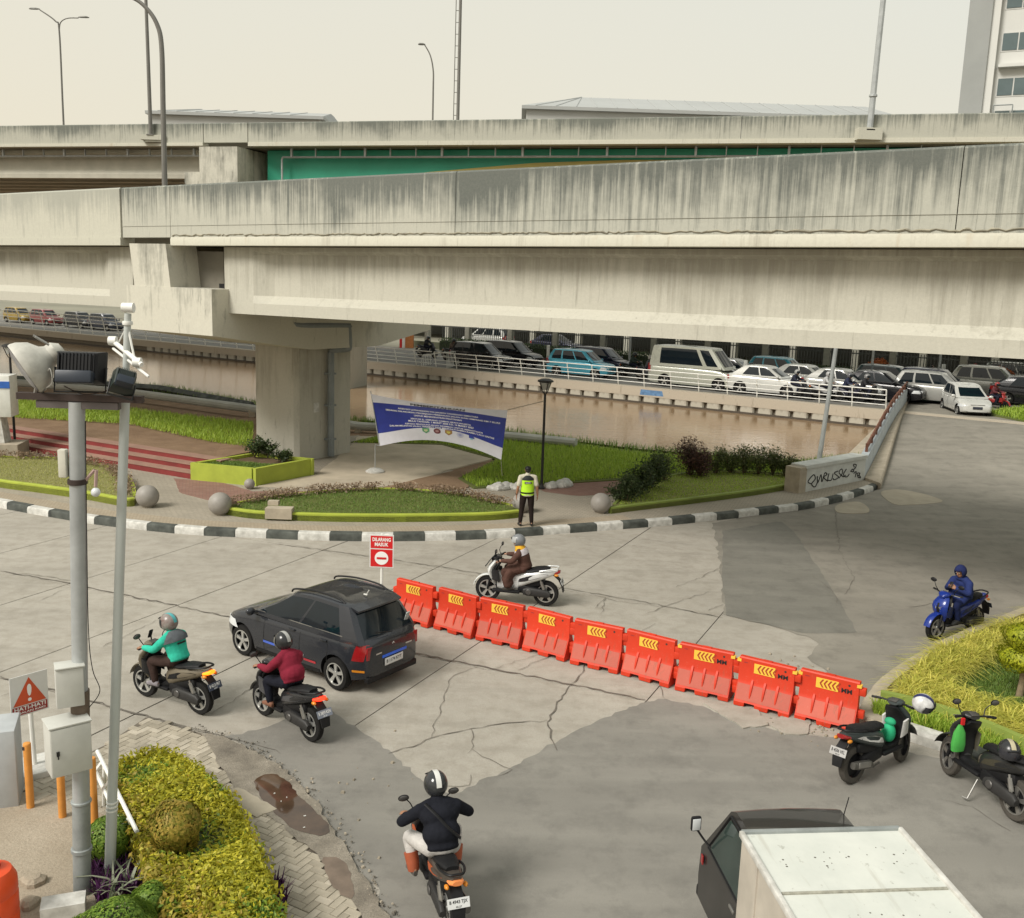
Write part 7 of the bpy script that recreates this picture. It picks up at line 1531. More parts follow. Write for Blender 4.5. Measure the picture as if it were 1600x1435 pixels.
def person(label, parent_loc, rz, J, top_m, leg_m, shoe_m, skin=SKIN, sleeve='long', group='people', vox=.0105, clothes_r=1.0, bare_foot=False, top_name='jacket', extra_top=None, fine=True, lean=0.0, head_yaw=0.0, head_pitch=0.0):
    t = thing('person', label, 'person', parent_loc, rz, group); t.rotation_euler = (lean,0,rz)
    V3 = Vector; hip, chest, neck, head = V3(J['hip']), V3(J['chest']), V3(J['neck']), V3(J['head'])
    body = MB()
    # torso
    up = (chest-hip)
    tor = spline([hip-up*.22, hip, hip.lerp(chest,.5), chest, neck-(neck-chest)*.15], 4); k_ = len(tor)-1
    prof = [(0,(.10,.09)),(.18,(.165,.13)),(.45,(.152,.12)),(.72,(.172,.125)),(.88,(.165,.115)),(.96,(.12,.09)),(1,(.07,.065))]
    def pr(q):
        for (a, x), (b_, y) in zip(prof, prof[1:]):
            if q <= b_: s_ = (q-a)/(b_-a); return (x[0]+(y[0]-x[0])*s_, x[1]+(y[1]-x[1])*s_)
        return prof[-1][1]
    def torso(mb, g): 
        mb.tube(tor, [(pr(i/k_)[0]*g, pr(i/k_)[1]*g) for i in range(k_+1)], 16, ref=(1,0,0))
    torso(body, .94)
    limb(body, [neck-(neck-chest)*.3, neck, head-V3((0,0,.05))], [.062,.056,.058])
    hr = Matrix.Rotation(head_yaw,3,'Z') @ Matrix.Rotation(head_pitch,3,'Y')
    def hp(x, y, z): return head+hr @ V3((x,y,z))
    body.sph(head+hr @ V3((-.008,0,.03)), (.098,.078,.098), 18, 12, rot=hr); body.sph(head+hr @ V3((.015,0,-.05)), (.075,.06,.07), 14, 10, rot=hr); body.sph(head+hr @ V3((.03,0,-.095)), (.04,.035,.03), 10, 8, rot=hr)
    body.tube([hp(.085,0,.03),hp(.108,0,-.012),hp(.098,0,-.022)], [.010,.016,.012], 8); 
    for sy in (-1,1): body.sph(hp(-.005,sy*.08,.0), (.022,.012,.034), 8, 6, rot=hr)
    arms = []
    for sy, key in ((1,'L'),(-1,'R')):
        sh, el, wr_ = V3(J['sh'+key]), V3(J['el'+key]), V3(J['wr'+key]); arms.append((sh,el,wr_))
        limb(body, [sh,sh.lerp(el,.5),el,el.lerp(wr_,.4),wr_], [.052,.048,.040,.040,.027])
        f = V3(J['hf'+key]); sd_ = V3(J.get('hs'+key,(0,-sy,0))); hand(body, wr_+f.normalized()*.02, f, sd_, V3(J.get('hu'+key,(0,0,1))), J.get('curl',1.0))
        hj, kn, an, to = V3(J['hj'+key]), V3(J['kn'+key]), V3(J['an'+key]), V3(J['to'+key])
        limb(body, [hj,hj.lerp(kn,.5),kn,kn.lerp(an,.35),an], [.085,.075,.056,.054,.037])
        limb(body, [an-V3((0,0,.035))-(to-an).normalized()*.05, an.lerp(to,.5)-V3((0,0,.03)), to], [.025,.026,.02])
    fused(body, 'body', skin, t, vox, 2)
    for sy in (-1,1):
        e_o = MB(); e_o.sph(hp(.083,sy*.031,.028), (.008,.014,.009), 8, 6, rot=hr); eo = e_o.build('eye', WHITET, t); e_o = MB(); e_o.sph(hp(.089,sy*.031,.028), (.005,.006,.006), 8, 6, rot=hr); e_o.build('iris', HAIR, eo)
    m_ = MB(); m_.tube([hp(.082,-.024,-.052),hp(.091,0,-.05),hp(.082,.024,-.052)], .005, 6); m_.build('mouth', mat('lips', (.24,.09,.07), .5), t)
    # clothes
    j = MB(); torso(j, 1.17); limb(j, [neck-(neck-chest)*.25, neck+(head-neck)*.18], [.085,.074])
    for sh, el, wr_ in arms:
        j.sph(sh, .07, 12, 8); limb(j, [neck-(neck-chest)*.22, neck.lerp(sh,.55)-(neck-chest)*.08, sh], [.08,.085,.068])
        if sleeve == 'long': limb(j, [sh,sh.lerp(el,.5),el,el.lerp(wr_,.5),wr_], [.080,.072,.062,.056,.044])
        else: e2 = sh.lerp(el,.72); limb(j, [sh,sh.lerp(e2,.5),e2], [.074,.072,.070])
    if extra_top: extra_top(j)
    fused(j, top_name, top_m, t, .013, 3)
    if leg_m:
        p = MB(); p.sph(hip-up*.1, (.17,.135,.12), 14, 10) if False else None
        p.tube([hip-up*.30,hip-up*.12,hip+up*.12], [(.12,.10),(.178,.135),(.165,.125)], 16, ref=(1,0,0))
        for key in 'LR':
            hj, kn, an = V3(J['hj'+key]), V3(J['kn'+key]), V3(J['an'+key])
            limb(p, [hj,hj.lerp(kn,.5),kn,kn.lerp(an,.4),an+(kn-an).normalized()*.02], [.108,.096,.075,.07,.056])
        fused(p, 'trousers', leg_m, t, .013, 3)
    for key in 'LR':
        an, to = V3(J['an'+key]), V3(J['to'+key]); d = (to-an); d.z = 0; d.normalize()
        s_ = MB(); bz = to.z-.03; h0 = an-d*.065
        s_.loft([sell(q.x,q.y,bz+hh,w,hh,(-d.y,d.x,0),(0,0,1),12,2.6) for q, w, hh in ((h0,.025,.035),(h0+d*.03,.042,.05),(an+d*.03,.045,.052),(to-d*.06,.05,.04),(to-d*.01,.048,.032),(to+d*.035,.025,.022))]); s_.build('shoe', shoe_m, t)
    return t, hp, hr
def helmet(t, hp, hr, m, visor=None, vm=CARGLASS, stripe=None, r=(.158,.138,.152)):
    o_ = hp(-.012,0,.035); b = MB(); bm = bmesh.new(); s_ = MB(); s_.sph((0,0,0), r, 24, 16); me = s_.mesh(); bm.from_mesh(me)
    kill = [f for f in bm.faces if (lambda c: (c.x > .055 and c.z < .035) or c.z < -.115)(f.calc_center_median())]
    bmesh.ops.delete(bm, geom=kill, context='FACES'); bmesh.ops.solidify(bm, geom=bm.faces[:], thickness=.014); bm.to_mesh(me); bm.free()
    me.polygons.foreach_set('use_smooth',[True]*len(me.polygons)); me.materials.append(m)
    e = bpy.data.objects.new('helmet', me); C.objects.link(e); e.parent = t; e.location = o_; e.rotation_euler = hr.to_euler()
    if visor:
        v = MB(); k = 1.05
        a0, a1 = visor
        v.loft([[Vector((r[0]*k*math.cos(el)*math.cos(az),r[1]*k*math.cos(el)*math.sin(az),r[2]*k*math.sin(el))) for az in [math.radians(q) for q in range(-78,79,12)]] for el in [math.radians(a0+(a1-a0)*q/5) for q in range(6)]], closed=False, caps=False); vo = v.build('visor', vm, e, 60)
    if stripe:
        v = MB(); v.loft([[Vector((r[0]*1.012*math.cos(a),y,r[2]*1.012*math.sin(a)*math.sqrt(1-(y/r[1])**2))) for y in (-.03,0,.03)] for a in [math.radians(q) for q in range(30,171,14)]], closed=False, caps=False); v.build('stripe', stripe, e, 60)
    b = MB(); b.tube([(r[0]*.93,-.085,.055),(r[0]*1.0,-.04,.06),(r[0]*1.02,0,.062),(r[0]*1.0,.04,.06),(r[0]*.93,.085,.055)], .008, 5); b.build('trim', BPLAS, e)
    return e
def ride(**k):
    J = dict(hip=(-.18,0,.86), chest=(-.09,0,1.10), neck=(-.02,0,1.275), head=(.045,0,1.385), shL=(-.05,.185,1.175), shR=(-.05,-.185,1.175), elL=(.08,.29,1.03), elR=(.08,-.29,1.03), wrL=(.29,.30,1.02), wrR=(.29,-.30,1.02), hfL=(1,0,-.1), hfR=(1,0,-.1), hsL=(0,-1,0), hsR=(0,1,0), curl=1.0, hjL=(-.15,.10,.83), hjR=(-.15,-.10,.83), knL=(.27,.17,.75), knR=(.27,-.17,.75), anL=(.19,.18,.42), anR=(.19,-.18,.42), toL=(.33,.19,.375), toR=(.33,-.19,.375))
    J.update(k); return J
def at_rear(px, rz, sc=1.0):
    """origin of a scooter whose rear tyre touches the ground at px"""
    return (px[0]+.63*sc*math.cos(rz), px[1]+.63*sc*math.sin(rz), .012)
FAB = lambda n, c, **k: mat(n, c, .9, var=.2, vs=6, bump=1.0, bs=15, spec=.12, **k)
GR = 'riders on motor scooters'
# -- rider in green
a = R(151); p0 = at_rear((-4.922,14.978), a)
scooter('black and bronze scooter with a lit amber tail lamp under the rider in green', p0, a, mat('bronze_panel', (.16,.135,.095), .4, .2), BPLAS, lit=TAILON2, plate='B 4213 FRT', plate_m=mat('plate_dark_blue', (.05,.06,.09), .4), group=GR)
t, hp, hr = person('rider in a teal green jacket with grey shoulders and a pale helmet', p0, a, ride(), FAB('teal_jacket', (.035,.42,.30)), FAB('brown_trousers', (.045,.028,.024)), FAB('grey_sneaker', (.26,.24,.26)), group='people on scooters')
b = MB(); b.tube([(-.095,0,1.125),(-.075,0,1.185),(-.05,0,1.24),(-.03,0,1.285)], [(.238,.166),(.236,.162),(.175,.13),(.095,.095)], 16, ref=(1,0,0)); b.build('shoulder_yoke', FAB('grey_yoke', (.10,.11,.12)), t)
b = MB(); b.box((-.245,0,1.13),(.012,.16,.025)); b.build("back_strip", BLACKT, t)
helmet(t, hp, hr, mat('pale_helmet', (.42,.40,.37), .3, var=.35, vs=12, col2=(.16,.10,.09)), (-30,22), CARGLASS, mat('cyan_band', (.08,.38,.40), .4))
b = MB(); b.tube([(.46,0,1.02),(.47,.0,1.10)], .012, 6); b.rbox((.48,0,1.13),(.02,.075,.15),.008,0,0,R(-20)); tag(b.build('phone', BPLAS, None, 35), 'black phone in a holder on the green rider handlebar', 'phone'); o = C.objects[-1]; o.location = p0; o.rotation_euler.z = a
# -- rider in maroon
a = R(138); p0 = at_rear((-2.956,14.171), a)
scooter('black scooter with a lit red brake lamp under the rider in maroon', p0, a, mat('black_gloss_panel', (.018,.018,.02), .25), mat('grey_gloss_panel', (.07,.07,.075), .3), lit=TAILON, plate='B 3859 KSN', plate_m=mat('plate_grey_blue', (.20,.22,.27), .4), group=GR)
t, hp, hr = person('rider in a loose maroon shirt with a black helmet and dark trousers', p0, a, ride(chest=(-.07,0,1.1), neck=(.01,0,1.275), head=(.085,0,1.385)), FAB('maroon_shirt', (.19,.018,.035)), FAB('black_trousers', (.012,.013,.02)), mat('brown_sandal', (.20,.085,.05), .7), group='people on scooters', extra_top=lambda j: j.sph((-.16,0,.96),(.17,.205,.16),14,10))
helmet(t, hp, hr, mat('black_helmet', (.025,.026,.028), .22), (-20,25), mat('smoked_visor', (.10,.10,.09), .15), mat('silver_stripe', (.35,.35,.34), .4))
# -- rider in black with grey trousers and orange boots
a = R(110); p0 = at_rear((-0.522,9.814), a, .92)
sk_ = scooter('dark scooter with orange tail trim and a white plate at the bottom edge', p0, a, mat('grey_brown_panel', (.06,.05,.042), .35), mat('orange_panel', (.45,.10,.03), .35), plate='B 4943 TJX', plate_m=PLATEW, txt_m=BLACKT, lit=mat('orange_tail', (.75,.25,.08), .3), group=GR, sc=.92)
t, hp, hr = person('rider in a black shirt, pale grey trousers and orange boots', p0, a, ride(hip=(-.24,0,.80), chest=(-.10,0,1.06), neck=(.01,0,1.235), head=(.10,0,1.35), shL=(-.03,.205,1.15), shR=(-.03,-.205,1.15), elL=(.06,.40,.99), elR=(.06,-.40,.99), wrL=(.25,.30,.95), wrR=(.25,-.30,.95), hjL=(-.2,.12,.77), hjR=(-.2,-.12,.77), knL=(.18,.28,.72), knR=(.18,-.28,.72), anL=(.06,.25,.40), anR=(.06,-.25,.40), toL=(.20,.27,.345), toR=(.20,-.27,.345)), FAB('black_shirt', (.012,.013,.018)), FAB('pale_grey_trousers', (.46,.44,.42)), mat('sole', (.10,.09,.08), .7), group='people on scooters', extra_top=lambda j: (j.sph((-.19,0,.93),(.17,.225,.17),14,10), j.sph((-.09,0,1.10),(.15,.24,.14),14,10)))
b = MB(); 
for sy in (-1,1):
    b = MB(); b.tube([(.125,sy*.272,.56),(.08,sy*.258,.45),(.06,sy*.25,.36)], [.082,.076,.066], 14); b.build('boot', mat('orange_boot', (.36,.085,.035), .6, var=.2), t)
b = MB(); b.tube(spline([(-.10,.17,1.26),(-.24,.08,1.19),(-.33,-.04,1.06),(-.34,-.18,.92)],5), [(.022,.008)]*16, 8); b.build('bag_strap', BPLAS, t)
helmet(t, hp, hr, mat('gloss_black_helmet', (.03,.032,.035), .15), None, CARGLASS, mat('white_helmet_patch', (.6,.6,.57), .3))
# -- woman in brown on the white maxi scooter
a = R(168.7); p0 = at_rear((0.847,20.965), a, 1.04)
scooter('large white scooter with black seat behind the orange barriers', p0, a, mat('white_scooter_paint', (.60,.61,.60), .25, coat=.5), mat('black_trim', (.02,.02,.022), .4), maxi=True, plate='B 6308 UYT', plate_m=PLATEW, txt_m=BLACKT, group=GR, sc=1.04)
def dress(j):
    j.tube(spline([(-.18,0,.95),(-.08,0,.84),(.12,0,.76),(.20,0,.58),(.15,0,.42)],4), [(.19,.15)]*4+[(.24,.15)]*4+[(.29,.15)]*4+[(.30,.14)]*4+[(.29,.12)], 16, ref=(1,0,0))
t, hp, hr = person('woman rider in a long brown dress, grey helmet and yellow white scarf', p0, a, ride(chest=(-.11,0,1.1), neck=(-.05,0,1.275), head=(.01,0,1.395), anL=(.12,.19,.40), anR=(.12,-.19,.40), toL=(.26,.2,.36), toR=(.26,-.2,.36)), FAB('brown_dress', (.085,.045,.035)), FAB('brown_underskirt', (.08,.042,.033)), mat('dark_shoe', (.03,.025,.02), .6), skin=mat('light_skin', (.42,.23,.15), .5), group='people on scooters', extra_top=dress, top_name='dress')
b = MB(); b.tube([hp(-.01,0,-.02),(-.035,0,1.285),(-.05,0,1.235)], [(.098,.09),(.125,.11),(.18,.13)], 16, ref=(1,0,0)); b.build('yellow_scarf', FAB('yellow_scarf', (.62,.34,.03)), t)
b = MB(); b.tube([(-.05,0,1.245),(-.07,0,1.195),(-.09,0,1.13)], [(.18,.135),(.215,.155),(.22,.155)], 16, ref=(1,0,0)); b.build('white_scarf', FAB('white_scarf', (.52,.48,.50)), t)
helmet(t, hp, hr, mat('grey_helmet', (.17,.18,.19), .3), (-8,38), mat('clear_visor', (.34,.35,.35), .12), None)
# -- hooded rider in blue
a = R(-150); p0 = at_rear((10.007,20.21), a)
scooter('glossy blue scooter stopped beside the right island', p0, a, mat('blue_scooter_paint', (.010,.030,.21), .25, coat=.4, spec=.3), mat('dark_blue_panel', (.012,.02,.08), .3), plate='B 3391 SDK', group=GR, sc=1.0, mirrors=True)
t, hp, hr = person('hooded rider in a blue raincoat looking at a phone beside the island', p0, a, ride(chest=(-.12,0,1.1), neck=(-.05,0,1.275), head=(.03,0,1.395), elL=(.04,.25,.99), elR=(.04,-.25,.99), wrL=(.22,.10,1.08), wrR=(.22,-.10,1.08), hfL=(.5,-.8,.25), hfR=(.5,.8,.25), hsL=(.5,0,-.8), hsR=(.5,0,-.8), huL=(-.8,0,-.5), huR=(-.8,0,-.5), curl=.7), FAB('blue_raincoat', (.022,.034,.12)), FAB('navy_rain_trousers', (.012,.018,.06)), mat('black_shoe', (.015,.015,.015), .6), group='people on scooters', head_pitch=R(24), extra_top=lambda j: (j.tube([(-.02,.0,.92),(-.11,0,1.0),(-.12,0,1.1)], [(.29,.18),(.25,.16),(.21,.14)], 16, ref=(1,0,0)), j.tube([(.16,0,.80),(-.05,0,.90)], [(.26,.1),(.24,.12)], 16, ref=(0,0,1)), j.sph((-.06,0,1.25),(.12,.15,.07),12,8)))
b = bmesh.new(); s_ = MB(); s_.sph((0,0,0),(.135,.118,.15),20,14); me = s_.mesh(); b.from_mesh(me); bmesh.ops.delete(b, geom=[f for f in b.faces if f.calc_center_median().x > .075 and f.calc_center_median().z < .075], context='FACES'); bmesh.ops.solidify(b, geom=b.faces[:], thickness=.012); b.to_mesh(me); b.free(); me.materials.append(FAB('hood_blue', (.018,.025,.085))); me.polygons.foreach_set('use_smooth',[True]*len(me.polygons)); o = put('hood', me, t, hp(-.01,0,.01)); o.rotation_euler = hr.to_euler()
b = MB(); b.rbox((.30,0,1.15),(.012,.075,.15),.006,0,0,R(-35)); o = b.build('phone', BPLAS, None); o.location = p0; o.rotation_euler.z = a; tag(o, 'black phone held by the hooded blue rider', 'phone')
# -- parked scooters with helmets
a = R(36.5); p0 = at_rear((5.141,13.408), a)
scooter('parked white and grey scooter with a green bag beside the last barrier', p0, a, mat('dark_grey_green_panel', (.035,.045,.045), .35), mat('white_decal_panel', (.58,.57,.55), .35, var=.2, vs=5), plate='B 4506 VKL', plate_m=mat('plate_worn', (.36,.35,.34), .5), txt_m=BLACKT, lean=R(-5), tyre=RUBBERD, rim=DKALLOY, steer=R(14), stand=True, mirrors=False, group='parked scooters')
def loose_helmet(label, loc, rot, m, stripe, sc=1.0):
    t2 = thing('helmet', label, 'helmet', loc); t2.rotation_euler = rot; hh = helmet(t2, lambda x, y, z: Vector((0,0,.11)), Matrix.Identity(3), m, (-28,22), mat('dark_visor', (.03,.03,.035), .12), stripe); t2.scale = (sc,)*3; return t2
def loc_on(p, a, x, y, z): return (p[0]+math.cos(a)*x-math.sin(a)*y, p[1]+math.sin(a)*x+math.cos(a)*y, z)
loose_helmet('white and navy helmet hung on the parked scooter mirror by the barrier', loc_on(p0,a,.46,-.30,1.02), (R(18),R(20),a-R(60)), mat('white_helmet', (.56,.56,.56), .25, var=.3, vs=9), mat('navy_stripe', (.02,.025,.10), .3))
gb = thing('green_bag', 'bright green bag hanging behind the leg shield of the parked scooter', 'bag', p0, a)
b = MB(); b.sph((.22,.02,.56),(.10,.11,.15),14,10); b.build('sack', mat('green_fabric', (.01,.33,.15), .75, var=.15, vs=8), gb); b = MB(); b.sph((.24,.02,.73),(.07,.09,.06),12,8); b.build('neck', mat('green_fabric2', (.012,.30,.14), .75), gb)
a = R(106); p0 = at_rear((7.057,12.548), a)
scooter('parked black scooter at the right edge with a green bag and mud on its engine', p0, a, mat('black_worn_panel', (.02,.02,.02), .4, var=.3), mat('gold_decal_panel', (.05,.045,.03), .4), plate='B 4383 BTA', plate_m=PLATEB, lean=R(7), tyre=RUBBERD, rim=STEEL, steer=R(-16), stand=True, group='parked scooters', sc=1.04)
loose_helmet('black helmet with pale stripes resting on the black scooter seat', loc_on(p0,a,-.50,.06,.84), (0,0,a+R(160)), mat('black_helmet2', (.022,.023,.025), .25), mat('cream_stripe', (.4,.36,.24), .4), 1.05)
gb = thing('green_bag', 'lime green bag hanging on the front of the black parked scooter', 'bag', p0, a)
b = MB(); b.loft([sell(.38,.12,z,w,d,(0,1,0),(1,0,0)) for z, w, d in ((.52,.10,.05),(.62,.11,.06),(.80,.09,.05),(.92,.03,.02))]); b.build('sack', mat('lime_fabric', (.06,.36,.06), .75), gb); b = MB(); b.box((.36,.10,.98),(.03,.05,.10)); b.build('red_tag', SIGNR, gb)
# -- officer on the kerb
of = (0.465,27.363)
J = dict(hip=(0,0,.92), chest=(.02,0,1.24), neck=(.01,0,1.47), head=(.03,0,1.60), shL=(.0,.20,1.41), shR=(.0,-.20,1.41), elL=(-.03,.27,1.12), elR=(-.03,-.27,1.12), wrL=(.03,.30,.88), wrR=(.03,-.30,.88), hfL=(.12,0,-1), hfR=(.12,0,-1), hsL=(-1,0,0), hsR=(-1,0,0), huL=(0,1,0), huR=(0,-1,0), curl=.45, hjL=(0,.10,.90), hjR=(0,-.10,.90), knL=(.03,.14,.50), knR=(.02,-.13,.50), anL=(-.02,.18,.09), anR=(-.02,-.15,.09), toL=(.12,.20,.035), toR=(.12,-.17,.035))
t, hp, hr = person('officer in a neon yellow vest and black cap standing on the striped kerb', (*of,.21), R(96), J, FAB('cream_shirt', (.50,.47,.38)), FAB('dark_brown_trousers', (.02,.014,.012)), mat('black_boot', (.012,.012,.012), .5), sleeve='short', group='people on foot', top_name='shirt')
VEST = mat('neon_vest', (.42,.72,.02), .7, var=.08, vs=6, bump=.2)
b = MB(); b.tube(spline([(.0,0,.90),(.005,0,1.05),(.015,0,1.25),(.015,0,1.335)],3), [(.195,.15),(.192,.148),(.19,.145),(.188,.14),(.19,.14),(.193,.142),(.196,.145),(.198,.146),(.198,.146),(.196,.144)], 20, ref=(1,0,0)); vo = b.build('vest', VEST, t)
b = MB(); b.tube([(.015,0,1.335),(.015,0,1.40),(.012,0,1.45),(.01,0,1.475)], [(.200,.148),(.195,.142),(.15,.12),(.085,.085)], 20, ref=(1,0,0)); b.build('vest_yoke', mat('black_yoke', (.012,.014,.014), .8), vo)
b = MB(); b.rbox((-.133,0,1.27),(.012,.20,.055),.004); b.build('back_patch', BLACKT, vo); b = MB(); text_on(b, 'SECURITY', lambda x, y: (-.141,-x,1.27+y), .16, .03, .02); b.build('lettering', WHITET, vo, 0)
b = MB(); b.sph(hp(-.015,0,.055),(.108,.090,.072),16,10); b.tube([hp(.06,0,.06),hp(.115,0,.055),hp(.16,0,.04)], [(.075,.012),(.07,.008),(.045,.006)], 12, ref=(0,0,1)); b.build('cap', BPLAS, t); b = MB(); b.sph(hp(-.02,0,.015),(.097,.082,.085),14,10); b.build('hair', HAIR, t)
b = MB(); b.tube([(0,0,.955),(0,0,.995)], [(.20,.155)]*2, 20, ref=(1,0,0)); b.build('belt', BPLAS, t)
b = MB(); b.lathe([(.032,-.02),(.034,.02)], 12, (.025,.298,.92)); b.build('watch', BPLAS, t)

# ================================================================= far side: fence, gate posts, planting, riders
fn = thing('boundary_fence', 'dark steel fence with pale pillars behind the traffic on the far road', 'fence', Q(0,15.5), math.atan2(QU.y,QU.x))
FB = mat('fence_grey_steel', (.10,.105,.10), .6, .2); FPIL = mat('fence_pillar_plaster', (.36,.35,.30), .9, var=.12)
b = MB(); b.box((0,0,1.1),(.05,.05,2.2)); bo_ = b.build('bar', FB, fn); bmesh_bar = bo_.data; bo_.location.x = -17.8
x = -17.5; nb = 1
while x < 42 and nb < 290:
    if abs((x+18) % 4.4) > .35: o = put('bar', bmesh_bar, fn); o.location.x = x; nb += 1
    x += .21
for z in (.25,2.0): b = MB(); b.box((14,0,z),(64,.06,.08)); b.build('rail', FB, fn)
b = MB(); b.box((0,0,1.25),(.42,.42,2.5)); b.box((0,0,2.55),(.55,.55,.12)); o = b.build('pillar', FPIL, fn); pm3 = o.data; o.location.x = -18
for k in range(1, 15): o = put('pillar', pm3, fn); o.location.x = -18+k*4.4
b = MB(); b.box((14,.05,.28),(64,.25,.55)); b.build('plinth', mat('mossy_plinth', (.13,.14,.09), .9, var=.25, vs=1), fn)
# long roofed arcade behind the fence: shade under its roof also put into the dark wall colour
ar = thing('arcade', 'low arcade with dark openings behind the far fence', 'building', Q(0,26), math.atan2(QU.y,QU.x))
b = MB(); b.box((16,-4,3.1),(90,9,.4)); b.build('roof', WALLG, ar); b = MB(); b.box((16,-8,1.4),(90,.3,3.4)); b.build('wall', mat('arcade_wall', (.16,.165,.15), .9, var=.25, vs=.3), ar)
for k in range(18): b = MB(); b.box((-26+k*5,.2,1.45),(.5,.5,3.0)); b.build('column', FPIL, ar)
# hedge and flowers between road and fence
for i, (u0, u1, m_, lb) in enumerate(((41.22,21.68,L_DARK,'dark hedge below the fence left of the passenger van'),(16.01,6.38,L_DARK,'dark hedge below the fence behind the white crossovers'),(4.28,-5.58,L_GREEN,'bright clipped hedge below the fence near the right edge'))):
    t = thing('roadside_hedge', lb, 'hedge', Q(0,14.4), math.atan2(QU.y,QU.x), 'hedges along the far fence'); g = np.random.default_rng(90+i); lo, hi = min(u0,u1), max(u0,u1)
    b = MB(); b.box(((lo+hi)/2,0,.4),(hi-lo,.6,.8)); b.build('inner_twigs', mat('far_hedge_core', (.03,.04,.02), .95), t)
    n = int((hi-lo)*260); P_ = np.stack([lo+(hi-lo)*g.random(n), g.normal(0,.3,n), .15+.95*g.random(n)**.6],1); leaves(P_, np.tile([0,.3,1.],(n,1)), .16, m_, 'foliage', 90+i, t, .5, .9)
L_REDF = m_leaf('red_flowers', (.45,.02,.02), (.7,.06,.05)); L_ORF = m_leaf('orange_flowers', (.45,.10,.02), (.6,.2,.05))
for i, (p, m_, lb) in enumerate(((Q(4.75,15),L_ORF,'orange flowering bush just right of the utility pole'),(Q(-1.11,15.2),L_REDF,'red flowering bush above the white hatchback'),(Q(-2.69,15.2),L_ORF,'red orange flowering bush near the right edge'))):
    t = thing('flowering_bush', lb, 'bush', p, 0, 'flowering bushes by the fence'); P_, N_ = ball_pts((0,0,1.25),(.75,.6,.55),700,95+i,.5); leaves(P_, N_, .2, m_ , 'flowers', 95+i, t, .6, .8)
    P_, N_ = ball_pts((0,0,.6),(.7,.6,.6),600,99+i,.5); leaves(P_, N_, .18, L_GREEN, 'foliage', 99+i, t, .5, .8); b = MB(); b.tube([(0,0,0),(.05,0,1.0)], [.06,.03], 6); b.build('stem', SOIL, t)
# white gate posts / bollard posts on the far road
for i, (u, lb) in enumerate(((24.78,'white post just right of the garden lamp on the far road'),(10.34,'white post right of the passenger van nose'),(0.45,'white post beside the pedestrian beyond the parapet'))):
    o = MB(); v = (5,4.6,13.5)[i]; o.rbox((0,0,.9),(.22,.16,1.8),.03); o.box((0,0,.05),(.4,.3,.1)); o = o.build('white_post', WHITEP, None, 35, Q(u,v)); tag(o, lb, 'post', 'white posts on the far road')
for i, (u, v, h, lb) in enumerate(((20.10,8.3,6.5,'thin grey pole behind the passenger van'),(3.82,9,6.5,'grey pole behind the utility pole above the black low car'),(0.45,12,6.5,'grey square pole left of the red flowers'))):
    t = thing('far_pole', lb, 'pole', Q(u,v), 0, 'poles on the far road'); b = MB(); b.tube([(0,0,0),(0,0,h)], [.09,.06], 8); b.build('shaft', GALV, t); b = MB(); b.box((0,0,.03),(.35,.35,.06)); b.build('base_plate', GALV, t)
# orange gate pillar and sign by the ramp pier
t = thing('entrance_pillar', 'orange entrance pillar with a white and red edge right of the pier', 'pillar', Q(44.45,14)); b = MB(); b.box((0,0,1.8),(.7,.6,3.6)); b.build('pillar_body', mat('orange_plaster', (.42,.16,.05), .8), t)
b = MB(); b.box((-.5,0,1.8),(.25,.5,3.6)); b.build('white_edge', WHITEP, t); b = MB(); b.box((-.75,0,1.8),(.22,.5,3.6)); b.build('red_edge', SIGNR, t)
# traffic beyond the left span
for i, (u, v, c_, lb) in enumerate(((91.35,6,(.45,.30,.04),'yellow vehicle behind the railing at the far left'),(86.44,6,(.30,.05,.05),'red vehicle behind the railing at the far left'),(80.58,6,(.03,.03,.035),'black vehicle behind the railing left of the pier cap'),(76.39,6,(.06,.07,.10),'dark blue vehicle behind the railing beside the pier cap'))):
    park(mpv, 'minivan', lb, Q(u,v), HQ, paint('far_car_paint', mul(c_,.6)), P_SILVER, .95)
# far scooters with riders (small in the picture)
def far_rider(label, p, rz, bike, top, sc=1.05, helmet_c=(.06,.06,.065)):
    o = copy_tree(far_bike); tag(o, label.replace('rider','scooter of the rider'), 'scooter', 'scooters on the far road'); o.location = p; o.rotation_euler.z = rz; o.scale = (sc,)*3
    recolor(o, FBIKE, mat('far_scooter_paint', bike, .35)); 
    q = copy_tree(far_man); tag(q, label, 'person', 'riders on the far road'); q.location = p; q.rotation_euler.z = rz; q.scale = (sc,)*3
    recolor(q, FTOP, mat('far_jacket', top, .85)); recolor(q, FHEL, mat('far_helmet', helmet_c, .3))
FBIKE = mat('far_scooter_base', (.03,.03,.035), .35); FTOP = mat('far_jacket_base', (.03,.03,.04), .85); FHEL = mat('far_helmet_base', (.06,.06,.065), .3)
far_bike = scooter('x', (0,0,0), 0, FBIKE, detail=False, mirrors=False, group='scooters on the far road')
far_man, hp, hr = person('x', (0,0,0), 0, ride(), FTOP, FAB('dark_jeans', (.02,.022,.035)), BPLAS, group='riders on the far road', vox=.02)
helmet(far_man, hp, hr, FHEL, (-20,25))
